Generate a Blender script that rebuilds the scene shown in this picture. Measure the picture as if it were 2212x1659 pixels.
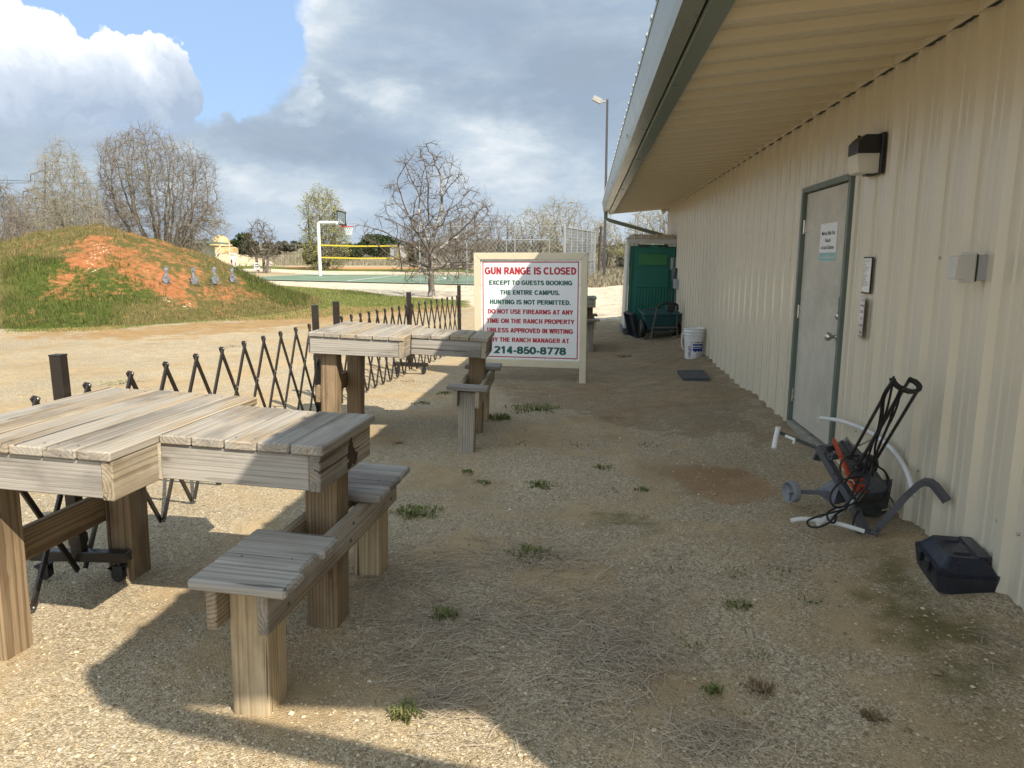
import bpy, bmesh, math, random
import numpy as np
from mathutils import Vector, Matrix, Euler
R=math.radians
random.seed(7); rng=np.random.default_rng(7)
for o in list(bpy.data.objects): bpy.data.objects.remove(o)
S=bpy.context.scene; COL=S.collection

# ------------------------------------------------------------------ camera
EYE=1.45; PITCH=math.atan(268/1534); YAW=R(5.9)
cam=bpy.data.cameras.new('camera'); camo=bpy.data.objects.new('camera',cam); COL.objects.link(camo)
cam.sensor_width=36; cam.lens=36*1534/2212; cam.clip_start=0.05; cam.clip_end=6000
camo.location=(0,0,EYE); camo.rotation_euler=(math.pi/2-PITCH,0,YAW)
S.camera=camo

# ------------------------------------------------------------------ light
SUN_DIR=Vector((-0.78,0.76,-1.0)).normalized()      # the way the light travels
sun=bpy.data.lights.new('sun','SUN'); suno=bpy.data.objects.new('sun',sun); COL.objects.link(suno)
sun.energy=4.15; sun.angle=R(0.55); sun.color=(1,.90,.74)
suno.rotation_euler=SUN_DIR.to_track_quat('-Z','Y').to_euler(); suno.location=(20,-20,30)
S.view_settings.view_transform='Standard'; S.view_settings.look='None'
S.view_settings.exposure=0.92; S.view_settings.gamma=1; S.view_settings.use_curve_mapping=False

# ------------------------------------------------------------------ pixel helpers (measured on the photo, 2212 px wide)
_cp,_sp,_cy,_sy=math.cos(PITCH),math.sin(PITCH),math.cos(YAW),math.sin(YAW)
def ray(px,py):
    x=(px-1106)/1534; u=-(py-829.5)/1534; f=_cp+_sp*u
    return (x*_cy-f*_sy, x*_sy+f*_cy, -_sp+_cp*u)
def sm(t): t=max(0.,min(1.,t)); return t*t*(3-2*t)
def ter(X,Y):
    d=math.hypot(X,Y); t=max(0,d-14); a=t*min(1,t/8)
    return -0.12*sm((1.85-X)/1.6)+0.0125*min(t,400)+6e-5*min(t,250)**2
# the berm: an earth mound in front of the trees
BC=(-15.8,21.5); _b=math.atan2(-15.8,21.5); BR=(math.sin(_b),math.cos(_b)); BT=(math.cos(_b),-math.sin(_b))
def berm_h(X,Y):
    dx,dy=X-BC[0],Y-BC[1]; dr=dx*BR[0]+dy*BR[1]; dt=dx*BT[0]+dy*BT[1]
    a=8.2
    b=7.4 if dt>0 else 6.9
    r2=(dr/a)**2+(dt/b)**2
    if r2>=1: return 0.
    f=(1-r2)
    return 2.36*(f**1.8)+0.10*f*(math.sin(dx*1.3+1)*math.cos(dy*1.1)+.5*math.sin(dx*2.9)*math.sin(dy*2.3+2))
def hgt(X,Y): return ter(X,Y)+berm_h(X,Y)
def gt(px,py,h=ter):
    r=ray(px,py); t=.5; k=1.004
    while t<1500:
        if EYE+r[2]*t<=h(r[0]*t,r[1]*t): break
        t*=k
    lo,hi=t/k,t
    for _ in range(20):
        m=(lo+hi)/2
        if EYE+r[2]*m<=h(r[0]*m,r[1]*m): hi=m
        else: lo=m
    return Vector((r[0]*hi,r[1]*hi,EYE+r[2]*hi))
def gz(px,py,z): r=ray(px,py); t=(z-EYE)/r[2]; return Vector((r[0]*t,r[1]*t,z))
def aY(px,py,Y): r=ray(px,py); t=Y/r[1]; return Vector((r[0]*t,Y,EYE+r[2]*t))
def aX(px,py,X): r=ray(px,py); t=X/r[0]; return Vector((X,r[1]*t,EYE+r[2]*t))

# ------------------------------------------------------------------ material helpers
def mat(name):
    m=bpy.data.materials.new(name); m.use_nodes=True
    nt=m.node_tree; b=nt.nodes['Principled BSDF']; return m,nt,b
def N(nt,t,**k):
    n=nt.nodes.new(t)
    for a,v in k.items(): setattr(n,a,v)
    return n
def L(nt,a,b): nt.links.new(a,b)
def noise(nt,vec,scale,detail=4,rough=.55,dist=0.):
    n=N(nt,'ShaderNodeTexNoise'); n.inputs['Scale'].default_value=scale; n.inputs['Detail'].default_value=detail
    n.inputs['Roughness'].default_value=rough; n.inputs['Distortion'].default_value=dist
    if vec is not None: L(nt,vec,n.inputs['Vector'])
    return n.outputs[0]
def ramp(nt,fac,stops,interp='LINEAR'):
    n=N(nt,'ShaderNodeValToRGB'); e=n.color_ramp.elements; n.color_ramp.interpolation=interp
    while len(e)<len(stops): e.new(.5)
    for x,(p,c) in zip(e,stops):
        x.position=p; x.color=(c[0],c[1],c[2],1) if hasattr(c,'__len__') else (c,c,c,1)
    L(nt,fac,n.inputs[0]); return n.outputs[0]
def mix(nt,fac,a,b,mode='MIX'):
    n=N(nt,'ShaderNodeMix',data_type='RGBA',blend_type=mode)
    for i,v in ((0,fac),(6,a),(7,b)):
        s=n.inputs[i]
        if hasattr(v,'node'): L(nt,v,s)
        elif isinstance(v,(int,float)): s.default_value=v if i==0 else (v,v,v,1)
        else: s.default_value=(v[0],v[1],v[2],1)
    return n.outputs[2]
def mth(nt,op,a,b=None,c=None,clamp=False):
    n=N(nt,'ShaderNodeMath',operation=op,use_clamp=clamp)
    for s,v in zip(n.inputs,(a,b,c)):
        if v is None: continue
        if hasattr(v,'node'): L(nt,v,s)
        else: s.default_value=v
    return n.outputs[0]
def mrange(nt,v,a,b,c=0.,d=1.,smooth=True):
    n=N(nt,'ShaderNodeMapRange',interpolation_type='SMOOTHSTEP' if smooth else 'LINEAR')
    L(nt,v,n.inputs[0])
    for i,x in zip((1,2,3,4),(a,b,c,d)): n.inputs[i].default_value=x
    return n.outputs[0]
def mapping(nt,vec,scale=(1,1,1),loc=(0,0,0),rot=(0,0,0)):
    n=N(nt,'ShaderNodeMapping'); L(nt,vec,n.inputs[0])
    n.inputs[1].default_value=loc; n.inputs[2].default_value=rot; n.inputs[3].default_value=scale
    return n.outputs[0]
def bump(nt,b,h,strength=.3,dist=.01):
    n=N(nt,'ShaderNodeBump'); n.inputs['Strength'].default_value=strength; n.inputs['Distance'].default_value=dist
    L(nt,h,n.inputs['Height']); L(nt,n.outputs[0],b.inputs['Normal'])
def objco(nt): return N(nt,'ShaderNodeTexCoord').outputs['Object']
def geopos(nt): return N(nt,'ShaderNodeNewGeometry').outputs['Position']
def attr(nt,name,out='Vector'): return N(nt,'ShaderNodeAttribute',attribute_name=name).outputs[out]

def paint(name,col,rough=.5,metal=0.,var=.12,scale=6,dirt=None,dirtamt=.35,bmp=0,spec=.5,stretch=None,rv=1.):
    m,nt,b=mat(name); p=geopos(nt)
    if stretch: p=mapping(nt,p,stretch)
    n=noise(nt,p,scale,6,.62)
    dk=tuple(c*(1-var*1.6) for c in col); lt=tuple(min(1,c*(1+var)) for c in col)
    c=ramp(nt,n,[(.3,dk),(.7,lt)])
    if dirt:
        f=mrange(nt,noise(nt,p,scale*.45,8,.7),.5,.72); f=mth(nt,'MULTIPLY',f,dirtamt); c=mix(nt,f,c,dirt)
    L(nt,c,b.inputs['Base Color']); b.inputs['Metallic'].default_value=metal
    b.inputs['Specular IOR Level'].default_value=spec
    r=mrange(nt,noise(nt,p,scale*3,4,.6),.3,.7,max(.02,rough-.09*rv),min(1,rough+.12*rv)); L(nt,r,b.inputs['Roughness'])
    if bmp: bump(nt,b,noise(nt,p,scale*12,4,.6),bmp,.004)
    return m

# ------------------------------------------------------------------ world: Nishita sky with drifting cloud
def build_world():
    w=bpy.data.worlds.new('World'); S.world=w; w.use_nodes=True; nt=w.node_tree; nt.nodes.clear()
    out=N(nt,'ShaderNodeOutputWorld'); bg=N(nt,'ShaderNodeBackground'); bg.inputs[1].default_value=.092
    sky=N(nt,'ShaderNodeTexSky',sky_type='NISHITA'); sky.sun_disc=False
    to=-SUN_DIR; sky.sun_elevation=math.asin(to.z); sky.sun_rotation=math.atan2(to.x,to.y)
    sky.air_density=1.; sky.dust_density=.6; sky.ozone_density=1.4
    d=N(nt,'ShaderNodeTexCoord').outputs['Generated']
    sep=N(nt,'ShaderNodeSeparateXYZ'); L(nt,d,sep.inputs[0])
    den=mth(nt,'ADD',mth(nt,'MAXIMUM',sep.outputs[2],0.),.30)
    cmb=N(nt,'ShaderNodeCombineXYZ')
    L(nt,mth(nt,'DIVIDE',sep.outputs[0],den),cmb.inputs[0]); L(nt,mth(nt,'DIVIDE',sep.outputs[1],den),cmb.inputs[1])
    pl=cmb.outputs[0]
    # directions, wobbled so that no patch has a clean edge
    def wob(vec,scale,amt,det=6):
        n=N(nt,'ShaderNodeTexNoise'); n.inputs['Scale'].default_value=scale; n.inputs['Detail'].default_value=det; n.inputs['Roughness'].default_value=.6
        L(nt,vec,n.inputs['Vector'])
        s=N(nt,'ShaderNodeVectorMath',operation='SUBTRACT'); L(nt,n.outputs[1],s.inputs[0]); s.inputs[1].default_value=(.5,.5,.5)
        m=N(nt,'ShaderNodeVectorMath',operation='MULTIPLY_ADD'); L(nt,s.outputs[0],m.inputs[0]); m.inputs[1].default_value=(amt,amt,amt); L(nt,vec,m.inputs[2])
        u=N(nt,'ShaderNodeVectorMath',operation='NORMALIZE'); L(nt,m.outputs[0],u.inputs[0])
        return u.outputs[0]
    dw=wob(d,3.4,.30); dw2=wob(d,9.,.10); dsq=N(nt,'ShaderNodeVectorMath',operation='MULTIPLY'); L(nt,d,dsq.inputs[0]); dsq.inputs[1].default_value=(1,1,2); dnm=N(nt,'ShaderNodeVectorMath',operation='NORMALIZE'); L(nt,dsq.outputs[0],dnm.inputs[0]); dws=wob(dnm.outputs[0],4.2,.36,8)
    def blobs(vec,lst,sq=False,lo=1.35,hi=.45):
        acc=None
        for px,py,rad,a in lst:
            v=Vector(ray(px,py)).normalized(); ang=rad/1534
            if sq: v.z*=2; v.normalize()
            dot=N(nt,'ShaderNodeVectorMath',operation='DOT_PRODUCT'); L(nt,vec,dot.inputs[0]); dot.inputs[1].default_value=v
            f=mrange(nt,dot.outputs['Value'],math.cos(ang*lo),math.cos(ang*hi),0,a)
            acc=f if acc is None else mth(nt,'ADD',acc,f)
        return acc
    n1=noise(nt,pl,2.4,6,.56,.3); n3=noise(nt,mapping(nt,d,(1,1,2.8),(7,2,0)),5.6,8,.62,.3)
    hole=blobs(dw,[(230,10,130,.6),(370,40,130,.6),(480,105,115,.6),(570,160,85,.5),(130,-60,170,.6),(330,-110,240,.6),(545,215,55,.25),(250,140,60,.5)])
    cov=mth(nt,'SUBTRACT',mth(nt,'ADD',mth(nt,'MULTIPLY',n3,.35),.52),hole)
    cov=mrange(nt,cov,.30,.72)
    dark=blobs(dws,[(840,265,210,.24),(690,300,170,.20),(1190,120,230,.34),(1290,235,190,.34),(1040,75,190,.18),(980,345,170,.16),(540,335,170,.14),(60,345,160,.08),(900,200,100,.12),(1090,180,130,.12),(300,330,200,.06)],True)
    lite=blobs(dws,[(640,25,170,.20),(790,95,190,.24),(930,165,110,.26),(985,275,150,.24),(890,235,90,.26),(1100,300,160,.20),(1210,30,160,.12),(520,372,110,.30),(600,390,90,.22),(775,395,110,.26),(1130,350,180,.18),(1180,440,220,.18),(640,440,220,.10),(668,192,42,.42),(560,190,60,.18),(430,445,200,.08)],True)
    t=mth(nt,'ADD',mth(nt,'MULTIPLY',mth(nt,'SUBTRACT',n1,.5),.75),mth(nt,'MULTIPLY',mth(nt,'SUBTRACT',n3,.5),1.15))
    t=mth(nt,'ADD',mth(nt,'ADD',mth(nt,'MULTIPLY',mth(nt,'SUBTRACT',lite,dark),.62),.42),t)
    gcol=ramp(nt,t,[(.0,(2.05,2.55,3.2)),(.22,(2.35,2.9,3.6)),(.45,(2.85,3.45,4.1)),(.68,(3.95,4.45,4.9)),(1.,(6.2,6.3,6.4))])
    blue=mix(nt,1.,sky.outputs[0],(1.05,1.04,1.0),'MULTIPLY')
    blue=mix(nt,.75,blue,(2.45,3.65,5.7))
    c=mix(nt,cov,blue,gcol)
    # the bright cumulus bank, upper left
    cu=blobs(dw2,[(-60,150,130,1),(20,130,75,1),(60,110,50,.9),(90,170,90,1),(150,190,60,.9),(180,235,70,1),(260,150,40,.8),(300,180,70,1),(330,140,35,.8),(370,160,50,.9),(400,195,45,.9),(350,230,70,.9),(240,250,70,.9),(80,250,110,.9),(-40,260,120,.9)],False,1.25,.75)
    cm=mrange(nt,mth(nt,'ADD',cu,mth(nt,'MULTIPLY',mth(nt,'SUBTRACT',noise(nt,d,14,8,.62,.2),.5),1.0)),.32,.60)
    cs=mth(nt,'ADD',mth(nt,'ADD',mth(nt,'MULTIPLY',noise(nt,wob(d,7,.12),10,6,.58),.9),.04),mrange(nt,sep.outputs[2],.15,.28,-.34,.08))
    ccol=ramp(nt,cs,[(.10,(2.6,3.2,4.1)),(.33,(4.2,4.7,5.4)),(.50,(6.6,6.8,7.1)),(.72,(8.0,8.0,8.0))])
    cm=mth(nt,'MULTIPLY',cm,mrange(nt,sep.outputs[2],.12,.17))
    c=mix(nt,cm,c,ccol)
    # towards the horizon everything thins to one pale blue grey
    hz=mrange(nt,sep.outputs[2],0.,.14,.60,0.); c=mix(nt,hz,c,(3.0,3.65,4.4))
    # unseen sky behind the camera, towards the sun, brightened to fill the shade
    back=mrange(nt,sep.outputs[1],.25,-.65,0,1); c=mix(nt,back,c,mix(nt,1.,c,(2.2,2.1,1.95),'MULTIPLY'))
    L(nt,c,bg.inputs[0]); L(nt,bg.outputs[0],out.inputs[0])
build_world()

# ------------------------------------------------------------------ mesh helpers
class MB:
    def __init__(s): s.v=[]; s.f=[]; s.g=[]; s.t=[]; s.mi=[]; s.smooth=[]
    def add(s,vs,fs,M=None,g=None,tone=0.,mi=0,smooth=False):
        b=len(s.v)
        for i,p in enumerate(vs):
            p=Vector(p); s.g.append(tuple(g[i]) if g else (p.x,p.y,p.z))
            s.v.append(tuple(M@p) if M else tuple(p)); s.t.append(tone)
        for f in fs: s.f.append([b+i for i in f]); s.mi.append(mi); s.smooth.append(smooth)
        return s
    def box(s,c,d,M=None,ch=.003,axis=None,tone=0.,mi=0,rz=0,rx=0,ry=0):
        # chamfered box; axis = grain direction of a wooden board
        hx,hy,hz=d[0]/2,d[1]/2,d[2]/2; ch=min(ch,hx*.6,hy*.6,hz*.6)
        vs=[];idx={}
        for sx in (-1,1):
            for sy in (-1,1):
                for sz in (-1,1):
                    for k in range(3):
                        p=[sx*hx,sy*hy,sz*hz]
                        for j in range(3):
                            if j!=k: p[j]-=(sx,sy,sz)[j]*ch
                        idx[(sx,sy,sz,k)]=len(vs); vs.append(p)
        fs=[]
        def q(ids): 
            a,b_,c_=[Vector(vs[i]) for i in ids[:3]]; n=(b_-a).cross(c_-a); m=sum((Vector(vs[i]) for i in ids),Vector())/len(ids)
            fs.append(ids if n.dot(m)>0 else ids[::-1])
        for sgn in (-1,1):
            q([idx[(sgn,a,b_,0)] for a,b_ in((-1,-1),(1,-1),(1,1),(-1,1))])
            q([idx[(a,sgn,b_,1)] for a,b_ in((-1,-1),(1,-1),(1,1),(-1,1))])
            q([idx[(a,b_,sgn,2)] for a,b_ in((-1,-1),(1,-1),(1,1),(-1,1))])
        for a in (-1,1):
            for b_ in (-1,1):
                q([idx[(a,b_,-1,0)],idx[(a,b_,1,0)],idx[(a,b_,1,1)],idx[(a,b_,-1,1)]])
                q([idx[(a,-1,b_,0)],idx[(a,1,b_,0)],idx[(a,1,b_,2)],idx[(a,-1,b_,2)]])
                q([idx[(-1,a,b_,1)],idx[(1,a,b_,1)],idx[(1,a,b_,2)],idx[(-1,a,b_,2)]])
                for e in (-1,1): q([idx[(a,b_,e,0)],idx[(a,b_,e,1)],idx[(a,b_,e,2)]])
        g=None
        if axis is not None:
            o=[random.uniform(0,30),random.uniform(.02,.09)*random.choice((-1,1)),random.uniform(.03,.12)*random.choice((-1,1))]
            oth=[j for j in range(3) if j!=axis]
            g=[(p[axis]+o[0],p[oth[0]]+o[1],p[oth[1]]+o[2]) for p in vs]
        T=Matrix.Translation(c)@Euler((rx,ry,rz)).to_matrix().to_4x4()
        if M: T=M@T
        return s.add(vs,fs,T,g,tone,mi)
    def tube(s,pts,r,n=8,M=None,mi=0,cap=True,smooth=True,square=False,tone=0.):
        pts=[Vector(p) for p in pts]; m=len(pts); rr=r if hasattr(r,'__len__') else [r]*m
        if square: n=4; smooth=False
        vs=[];fs=[]; up=None
        for i,p in enumerate(pts):
            t=(pts[min(i+1,m-1)]-pts[max(i-1,0)]).normalized()
            if up is None: up=Vector((0,0,1)) if abs(t.z)<.9 else Vector((0,1,0))
            a=t.cross(up).normalized(); b=a.cross(t).normalized(); up=b
            k=1.
            if 0<i<m-1:
                ca=(pts[i]-pts[i-1]).normalized().dot((pts[i+1]-pts[i]).normalized()); k=1/max(.6,math.sqrt(max(0.,(1+ca)/2)))
            for j in range(n):
                an=2*math.pi*(j+(.5 if square else 0))/n; q=(1.41421 if square else 1)*rr[i]
                vs.append(p+a*math.cos(an)*q+b*math.sin(an)*q)
        for i in range(m-1):
            for j in range(n):
                fs.append([i*n+j,i*n+(j+1)%n,(i+1)*n+(j+1)%n,(i+1)*n+j])
        s.add(vs,fs,M,mi=mi,smooth=smooth,tone=tone)
        if cap:
            s.add(vs[:n],[list(range(n))],M,mi=mi); s.add(vs[-n:],[list(range(n))[::-1]],M,mi=mi)
        return s
    def lathe(s,prof,n=24,M=None,mi=0,smooth=True,capb=True,capt=True):
        vs=[(r*math.cos(2*math.pi*j/n),r*math.sin(2*math.pi*j/n),z) for r,z in prof for j in range(n)]; fs=[]
        for i in range(len(prof)-1):
            for j in range(n): fs.append([i*n+j,i*n+(j+1)%n,(i+1)*n+(j+1)%n,(i+1)*n+j])
        s.add(vs,fs,M,mi=mi,smooth=smooth)
        if capb: s.add(vs[:n],[list(range(n))[::-1]],M,mi=mi)
        if capt: s.add(vs[-n:],[list(range(n))],M,mi=mi)
        return s
    def prism(s,poly,depth,M=None,mi=0,axis=None,tone=0.):
        # polygon in local xy, thickness along z
        n=len(poly); vs=[(x,y,0) for x,y in poly]+[(x,y,depth) for x,y in poly]
        fs=[list(range(n))[::-1],[i+n for i in range(n)]]+[[i,(i+1)%n,(i+1)%n+n,i+n] for i in range(n)]
        return s.add(vs,fs,M,mi=mi,tone=tone)
    def build(s,name,m,parent=None,loc=None):
        me=bpy.data.meshes.new(name); me.from_pydata(s.v,[],s.f); me.update()
        for x in (m if isinstance(m,(list,tuple)) else [m]): me.materials.append(x)
        if any(s.mi): me.polygons.foreach_set('material_index',s.mi)
        me.polygons.foreach_set('use_smooth',s.smooth)
        a=me.attributes.new('grain','FLOAT_VECTOR','POINT'); a.data.foreach_set('vector',[c for g in s.g for c in g])
        a=me.attributes.new('tone','FLOAT','POINT'); a.data.foreach_set('value',s.t)
        o=bpy.data.objects.new(name,me); COL.objects.link(o)
        if parent: o.parent=parent
        if loc: o.location=loc
        return o
def npmesh(name,v,f,m,parent=None,attrs=None,smooth=False):
    # v (n,3), f (k,3 or 4)
    v=np.asarray(v,dtype=np.float32); f=np.asarray(f,dtype=np.int32); k=f.shape[1]
    me=bpy.data.meshes.new(name); me.vertices.add(len(v)); me.vertices.foreach_set('co',v.ravel())
    me.loops.add(f.size); me.loops.foreach_set('vertex_index',f.ravel())
    me.polygons.add(len(f)); me.polygons.foreach_set('loop_start',np.arange(0,f.size,k,dtype=np.int32))
    me.polygons.foreach_set('loop_total',np.full(len(f),k,dtype=np.int32))
    if smooth: me.polygons.foreach_set('use_smooth',np.ones(len(f),dtype=bool))
    for x in (m if isinstance(m,(list,tuple)) else [m]): me.materials.append(x)
    for n,(ty,arr) in (attrs or {}).items():
        a=me.attributes.new(n,ty,'POINT'); a.data.foreach_set({'FLOAT':'value','FLOAT_VECTOR':'vector','FLOAT_COLOR':'color'}[ty],np.asarray(arr,dtype=np.float32).ravel())
    me.update(); me.validate()
    o=bpy.data.objects.new(name,me); COL.objects.link(o)
    if parent: o.parent=parent
    return o
def tag(o,label=None,cat=None,group=None,kind=None):
    if label: o['label']=label
    if cat: o['category']=cat
    if group: o['group']=group
    if kind: o['kind']=kind
    return o
def empty(name,loc,rz=0,rx=0,ry=0):
    o=bpy.data.objects.new(name,None); COL.objects.link(o); o.location=loc; o.rotation_euler=(rx,ry,rz); o.empty_display_size=.2
    return o
def text_mesh(txt,bold=.0,spacing=1.0):
    cu=bpy.data.curves.new('lettering','FONT'); cu.body=txt; cu.size=1; cu.offset=bold; cu.space_character=spacing; cu.resolution_u=4; cu.fill_mode='FRONT'
    o=bpy.data.objects.new('lettering',cu); COL.objects.link(o)
    bpy.context.view_layer.update()
    me=bpy.data.meshes.new_from_object(o.evaluated_get(bpy.context.evaluated_depsgraph_get()))
    vs=[tuple(v.co) for v in me.vertices]; fs=[list(p.vertices) for p in me.polygons]
    bpy.data.objects.remove(o); bpy.data.curves.remove(cu); bpy.data.meshes.remove(me)
    return vs,fs
def lettering(mb,txt,x0,x1,y0,y1,M,mi=0,bold=.02,spacing=1.0):
    # fit the text into the box x0..x1, y0..y1 (cap height) of the local xy plane
    vs,fs=text_mesh(txt,bold,spacing)
    ref,_=text_mesh('H',bold)
    hy0=min(v[1] for v in ref); hy1=max(v[1] for v in ref)
    ax=min(v[0] for v in vs); bx=max(v[0] for v in vs)
    vv=[(x0+(x-ax)/(bx-ax)*(x1-x0), y0+(y-hy0)/(hy1-hy0)*(y1-y0), 0) for x,y,z in vs]
    mb.add(vv,fs,M,mi=mi)

# ------------------------------------------------------------------ block letters drawn as broad strokes
def _arc(cx,cy,rx,ry,a0,a1,n=14): return [(cx+rx*math.cos(R(a0+(a1-a0)*i/n)),cy+ry*math.sin(R(a0+(a1-a0)*i/n))) for i in range(n+1)]
GL={'A':[[(.11,0),(.41,1)],[(.45,1),(.75,0)],[(.24,.30),(.62,.30)]],'B':[[(.17,.1),(.17,.9),(.42,.9)]+_arc(.42,.715,.24,.185,90,-90)+[(.25,.53)],[(.17,.1),(.46,.1)]+_arc(.46,.31,.26,.21,-90,90)+[(.25,.52)]],
'C':[_arc(.47,.5,.36,.4,42,318,20)],'D':[[(.17,.5),(.17,.9),(.36,.9)]+_arc(.36,.5,.36,.4,90,-90)+[(.17,.1),(.17,.55)]],'E':[[(.17,0),(.17,1)],[(.2,.91),(.70,.91)],[(.2,.52),(.66,.52)],[(.2,.09),(.72,.09)]],'F':[[(.17,0),(.17,1)],[(.2,.91),(.68,.91)],[(.2,.50),(.60,.50)]],
'G':[_arc(.47,.5,.36,.4,45,318,20)+[(.80,.22),(.80,.47),(.50,.47)]],'H':[[(.17,0),(.17,1)],[(.70,0),(.70,1)],[(.2,.52),(.68,.52)]],'I':[[(.17,0),(.17,1)]],'K':[[(.17,0),(.17,1)],[(.72,1),(.2,.42)],[(.38,.58),(.74,0)]],'L':[[(.17,0),(.17,1)],[(.2,.09),(.66,.09)]],
'M':[[(.17,0),(.17,1)],[(.83,0),(.83,1)],[(.2,1),(.50,.12)],[(.50,.12),(.80,1)]],'N':[[(.17,0),(.17,1)],[(.70,0),(.70,1)],[(.17,1),(.70,0)]],'O':[_arc(.48,.5,.37,.4,90,455,28)],'P':[[(.17,0),(.17,1)],[(.2,.91),(.44,.91)]+_arc(.44,.69,.25,.215,90,-90)+[(.2,.475)]],
'Q':[_arc(.48,.5,.37,.4,90,455,28)],'R':[[(.17,0),(.17,1)],[(.2,.91),(.46,.91)]+_arc(.46,.70,.24,.205,90,-90)+[(.2,.495)],[(.46,.5),(.74,0)]],'S':[_arc(.41,.715,.27,.19,15,270,14)[:-1]+_arc(.42,.30,.29,.205,90,-165,14)],'T':[[(.38,0),(.38,1)],[(.04,.91),(.72,.91)]],
'U':[[(.17,1),(.17,.36)]+_arc(.435,.36,.265,.265,180,360,14)+[(.70,1)]],'V':[[(.09,1),(.40,0)],[(.40,0),(.71,1)]],'W':[[(.08,1),(.30,0)],[(.30,0),(.54,1)],[(.54,1),(.78,0)],[(.78,0),(1.0,1)]],'X':[[(.08,1),(.68,0)],[(.68,1),(.08,0)]],'Y':[[(.08,1),(.40,.44)],[(.72,1),(.40,.44)],[(.40,0),(.40,.46)]],
'0':[_arc(.38,.5,.27,.4,90,455,24)],'1':[[(.42,0),(.42,1)],[(.42,.92),(.14,.72)]],'2':[_arc(.38,.69,.27,.215,165,-30,14)+[(.16,.09),(.68,.09)]],'4':[[(.50,0),(.50,1)],[(.50,.98),(.10,.28)],[(.06,.27),(.70,.27)]],'5':[[(.63,.91),(.24,.91),(.18,.50)]+_arc(.38,.335,.27,.24,125,-155,16)],'7':[[(.08,.91),(.66,.91),(.30,0)]],
'8':[_arc(.38,.725,.23,.185,90,455,20),_arc(.38,.30,.27,.21,90,455,20)],'-':[[(.06,.36),(.40,.36)]],'.':[[(.17,0),(.17,.19)]]}
GW={'A':.86,'B':.84,'C':.92,'D':.86,'E':.80,'F':.74,'G':.95,'H':.87,'I':.34,'K':.84,'L':.72,'M':1.0,'N':.87,'O':.96,'P':.78,'Q':.96,'R':.86,'S':.82,'T':.76,'U':.87,'V':.80,'W':1.08,'X':.76,'Y':.80,'-':.46,'.':.34,' ':.36}
def block_text(mb,txt,x0,x1,y0,y1,M,t=.2,mi=0):
    adv=[GW.get(c,.76)+.02 for c in txt]; tot=sum(adv); x=0; sx=(x1-x0)/tot; sy=y1-y0; lay=0
    for c,a in zip(txt,adv):
        for st in GL.get(c,[]):
            P=[Vector((px,py)) for px,py in st]; P=[P[0]]+[q for p,q in zip(P,P[1:]) if (q-p).length>1e-4]; n=len(P); lt=[];rt=[]; closed=(P[0]-P[-1]).length<.02 and n>6
            for i,p in enumerate(P):
                a_=P[i-1] if i>0 else (P[-2] if closed else None); b_=P[i+1] if i<n-1 else (P[1] if closed else None)
                d1=(p-a_).normalized() if a_ is not None else None; d2=(b_-p).normalized() if b_ is not None else None
                if d1 is None: d1=d2
                if d2 is None: d2=d1
                m=(Vector((-d1.y,d1.x))+Vector((-d2.y,d2.x))); m=m.normalized() if m.length>1e-6 else Vector((-d1.y,d1.x)); k=1/max(.45,m.dot(Vector((-d1.y,d1.x))))
                w=t/2*(.92 if abs(d1.x)>.8 else 1.12); lt.append(p+m*w*k); rt.append(p-m*w*k)
            vs=[]; 
            for p in lt+rt: vs.append((x0+(x+p.x)*sx,y0+max(0,min(1,p.y))*sy,lay*.00009))
            mb.add(vs,[[i+n,i+1+n,i+1,i] for i in range(n-1)],M,mi=mi); lay=(lay+1)%5
        x+=a
# ------------------------------------------------------------------ ground
def ter_np(X,Y):
    d=np.hypot(X,Y); t=np.maximum(0,d-14); a=np.clip((1.85-X)/1.6,0,1); a=a*a*(3-2*a)
    return -0.12*a+0.0125*np.minimum(t,400)+6e-5*np.minimum(t,250)**2
def inpoly(X,Y,poly):
    r=np.zeros(X.shape,bool); n=len(poly)
    for i in range(n):
        x1,y1=poly[i]; x2,y2=poly[(i+1)%n]
        if y1==y2: continue
        c=((y1>Y)!=(y2>Y))&(X<(x2-x1)*(Y-y1)/(y2-y1)+x1); r^=c
    return r
def zone(X,Y,polys,jit,h=ter,raw=False,n=7):
    acc=np.zeros(X.shape); P=[[tuple(gt(a,b,h)[:2]) for a,b in p] if not raw else p for p in polys]
    jr=np.random.default_rng(3)
    for k in range(n):
        ox=0 if k==0 else jr.normal(0,jit); oy=0 if k==0 else jr.normal(0,jit)
        m=np.zeros(X.shape,bool)
        for p in P: m|=inpoly(X+ox,Y+oy,p)
        acc+=m
    return acc/n
def axis_lines(segs):
    out=[segs[0][0]]
    for a,b,st in segs:
        k=max(1,int(round((b-a)/st)))
        out+=[a+(b-a)*(i+1)/k for i in range(k)]
    return np.array(out)
gx=axis_lines([(-2600,-600,250),(-600,-150,30),(-150,-60,5),(-60,-30,1),(-30,-10,.4),(-10,-3.5,.16),(-3.5,2.2,.075),(2.2,6,.35),(6,60,3),(60,200,20),(200,2600,240)])
gy=axis_lines([(-300,-20,40),(-20,-2,2),(-2,1.2,.2),(1.2,8,.075),(8,18,.14),(18,34,.3),(34,60,.45),(60,110,1.2),(110,250,6),(250,800,40),(800,3200,240)])
GX,GY=np.meshgrid(gx,gy); GZ=ter_np(GX,GY)
near=np.clip(1-np.hypot(GX,GY)/30,0,1)
GZ+=near*(.012*np.sin(GX*2.1+.6)*np.sin(GY*1.7)+.006*np.sin(GX*5.3+GY*3.1)+.004*np.sin(GY*7.7-GX*4.4))
GZ+=.05*np.exp(-((1.8-GX)/.16)**2)*(GX<1.85)*(GY>.5)*(GY<16.3)*(.5+.5*np.sin(GY*3.1)*np.sin(GY*1.27+1))    # earth banked up against the wall
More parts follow.
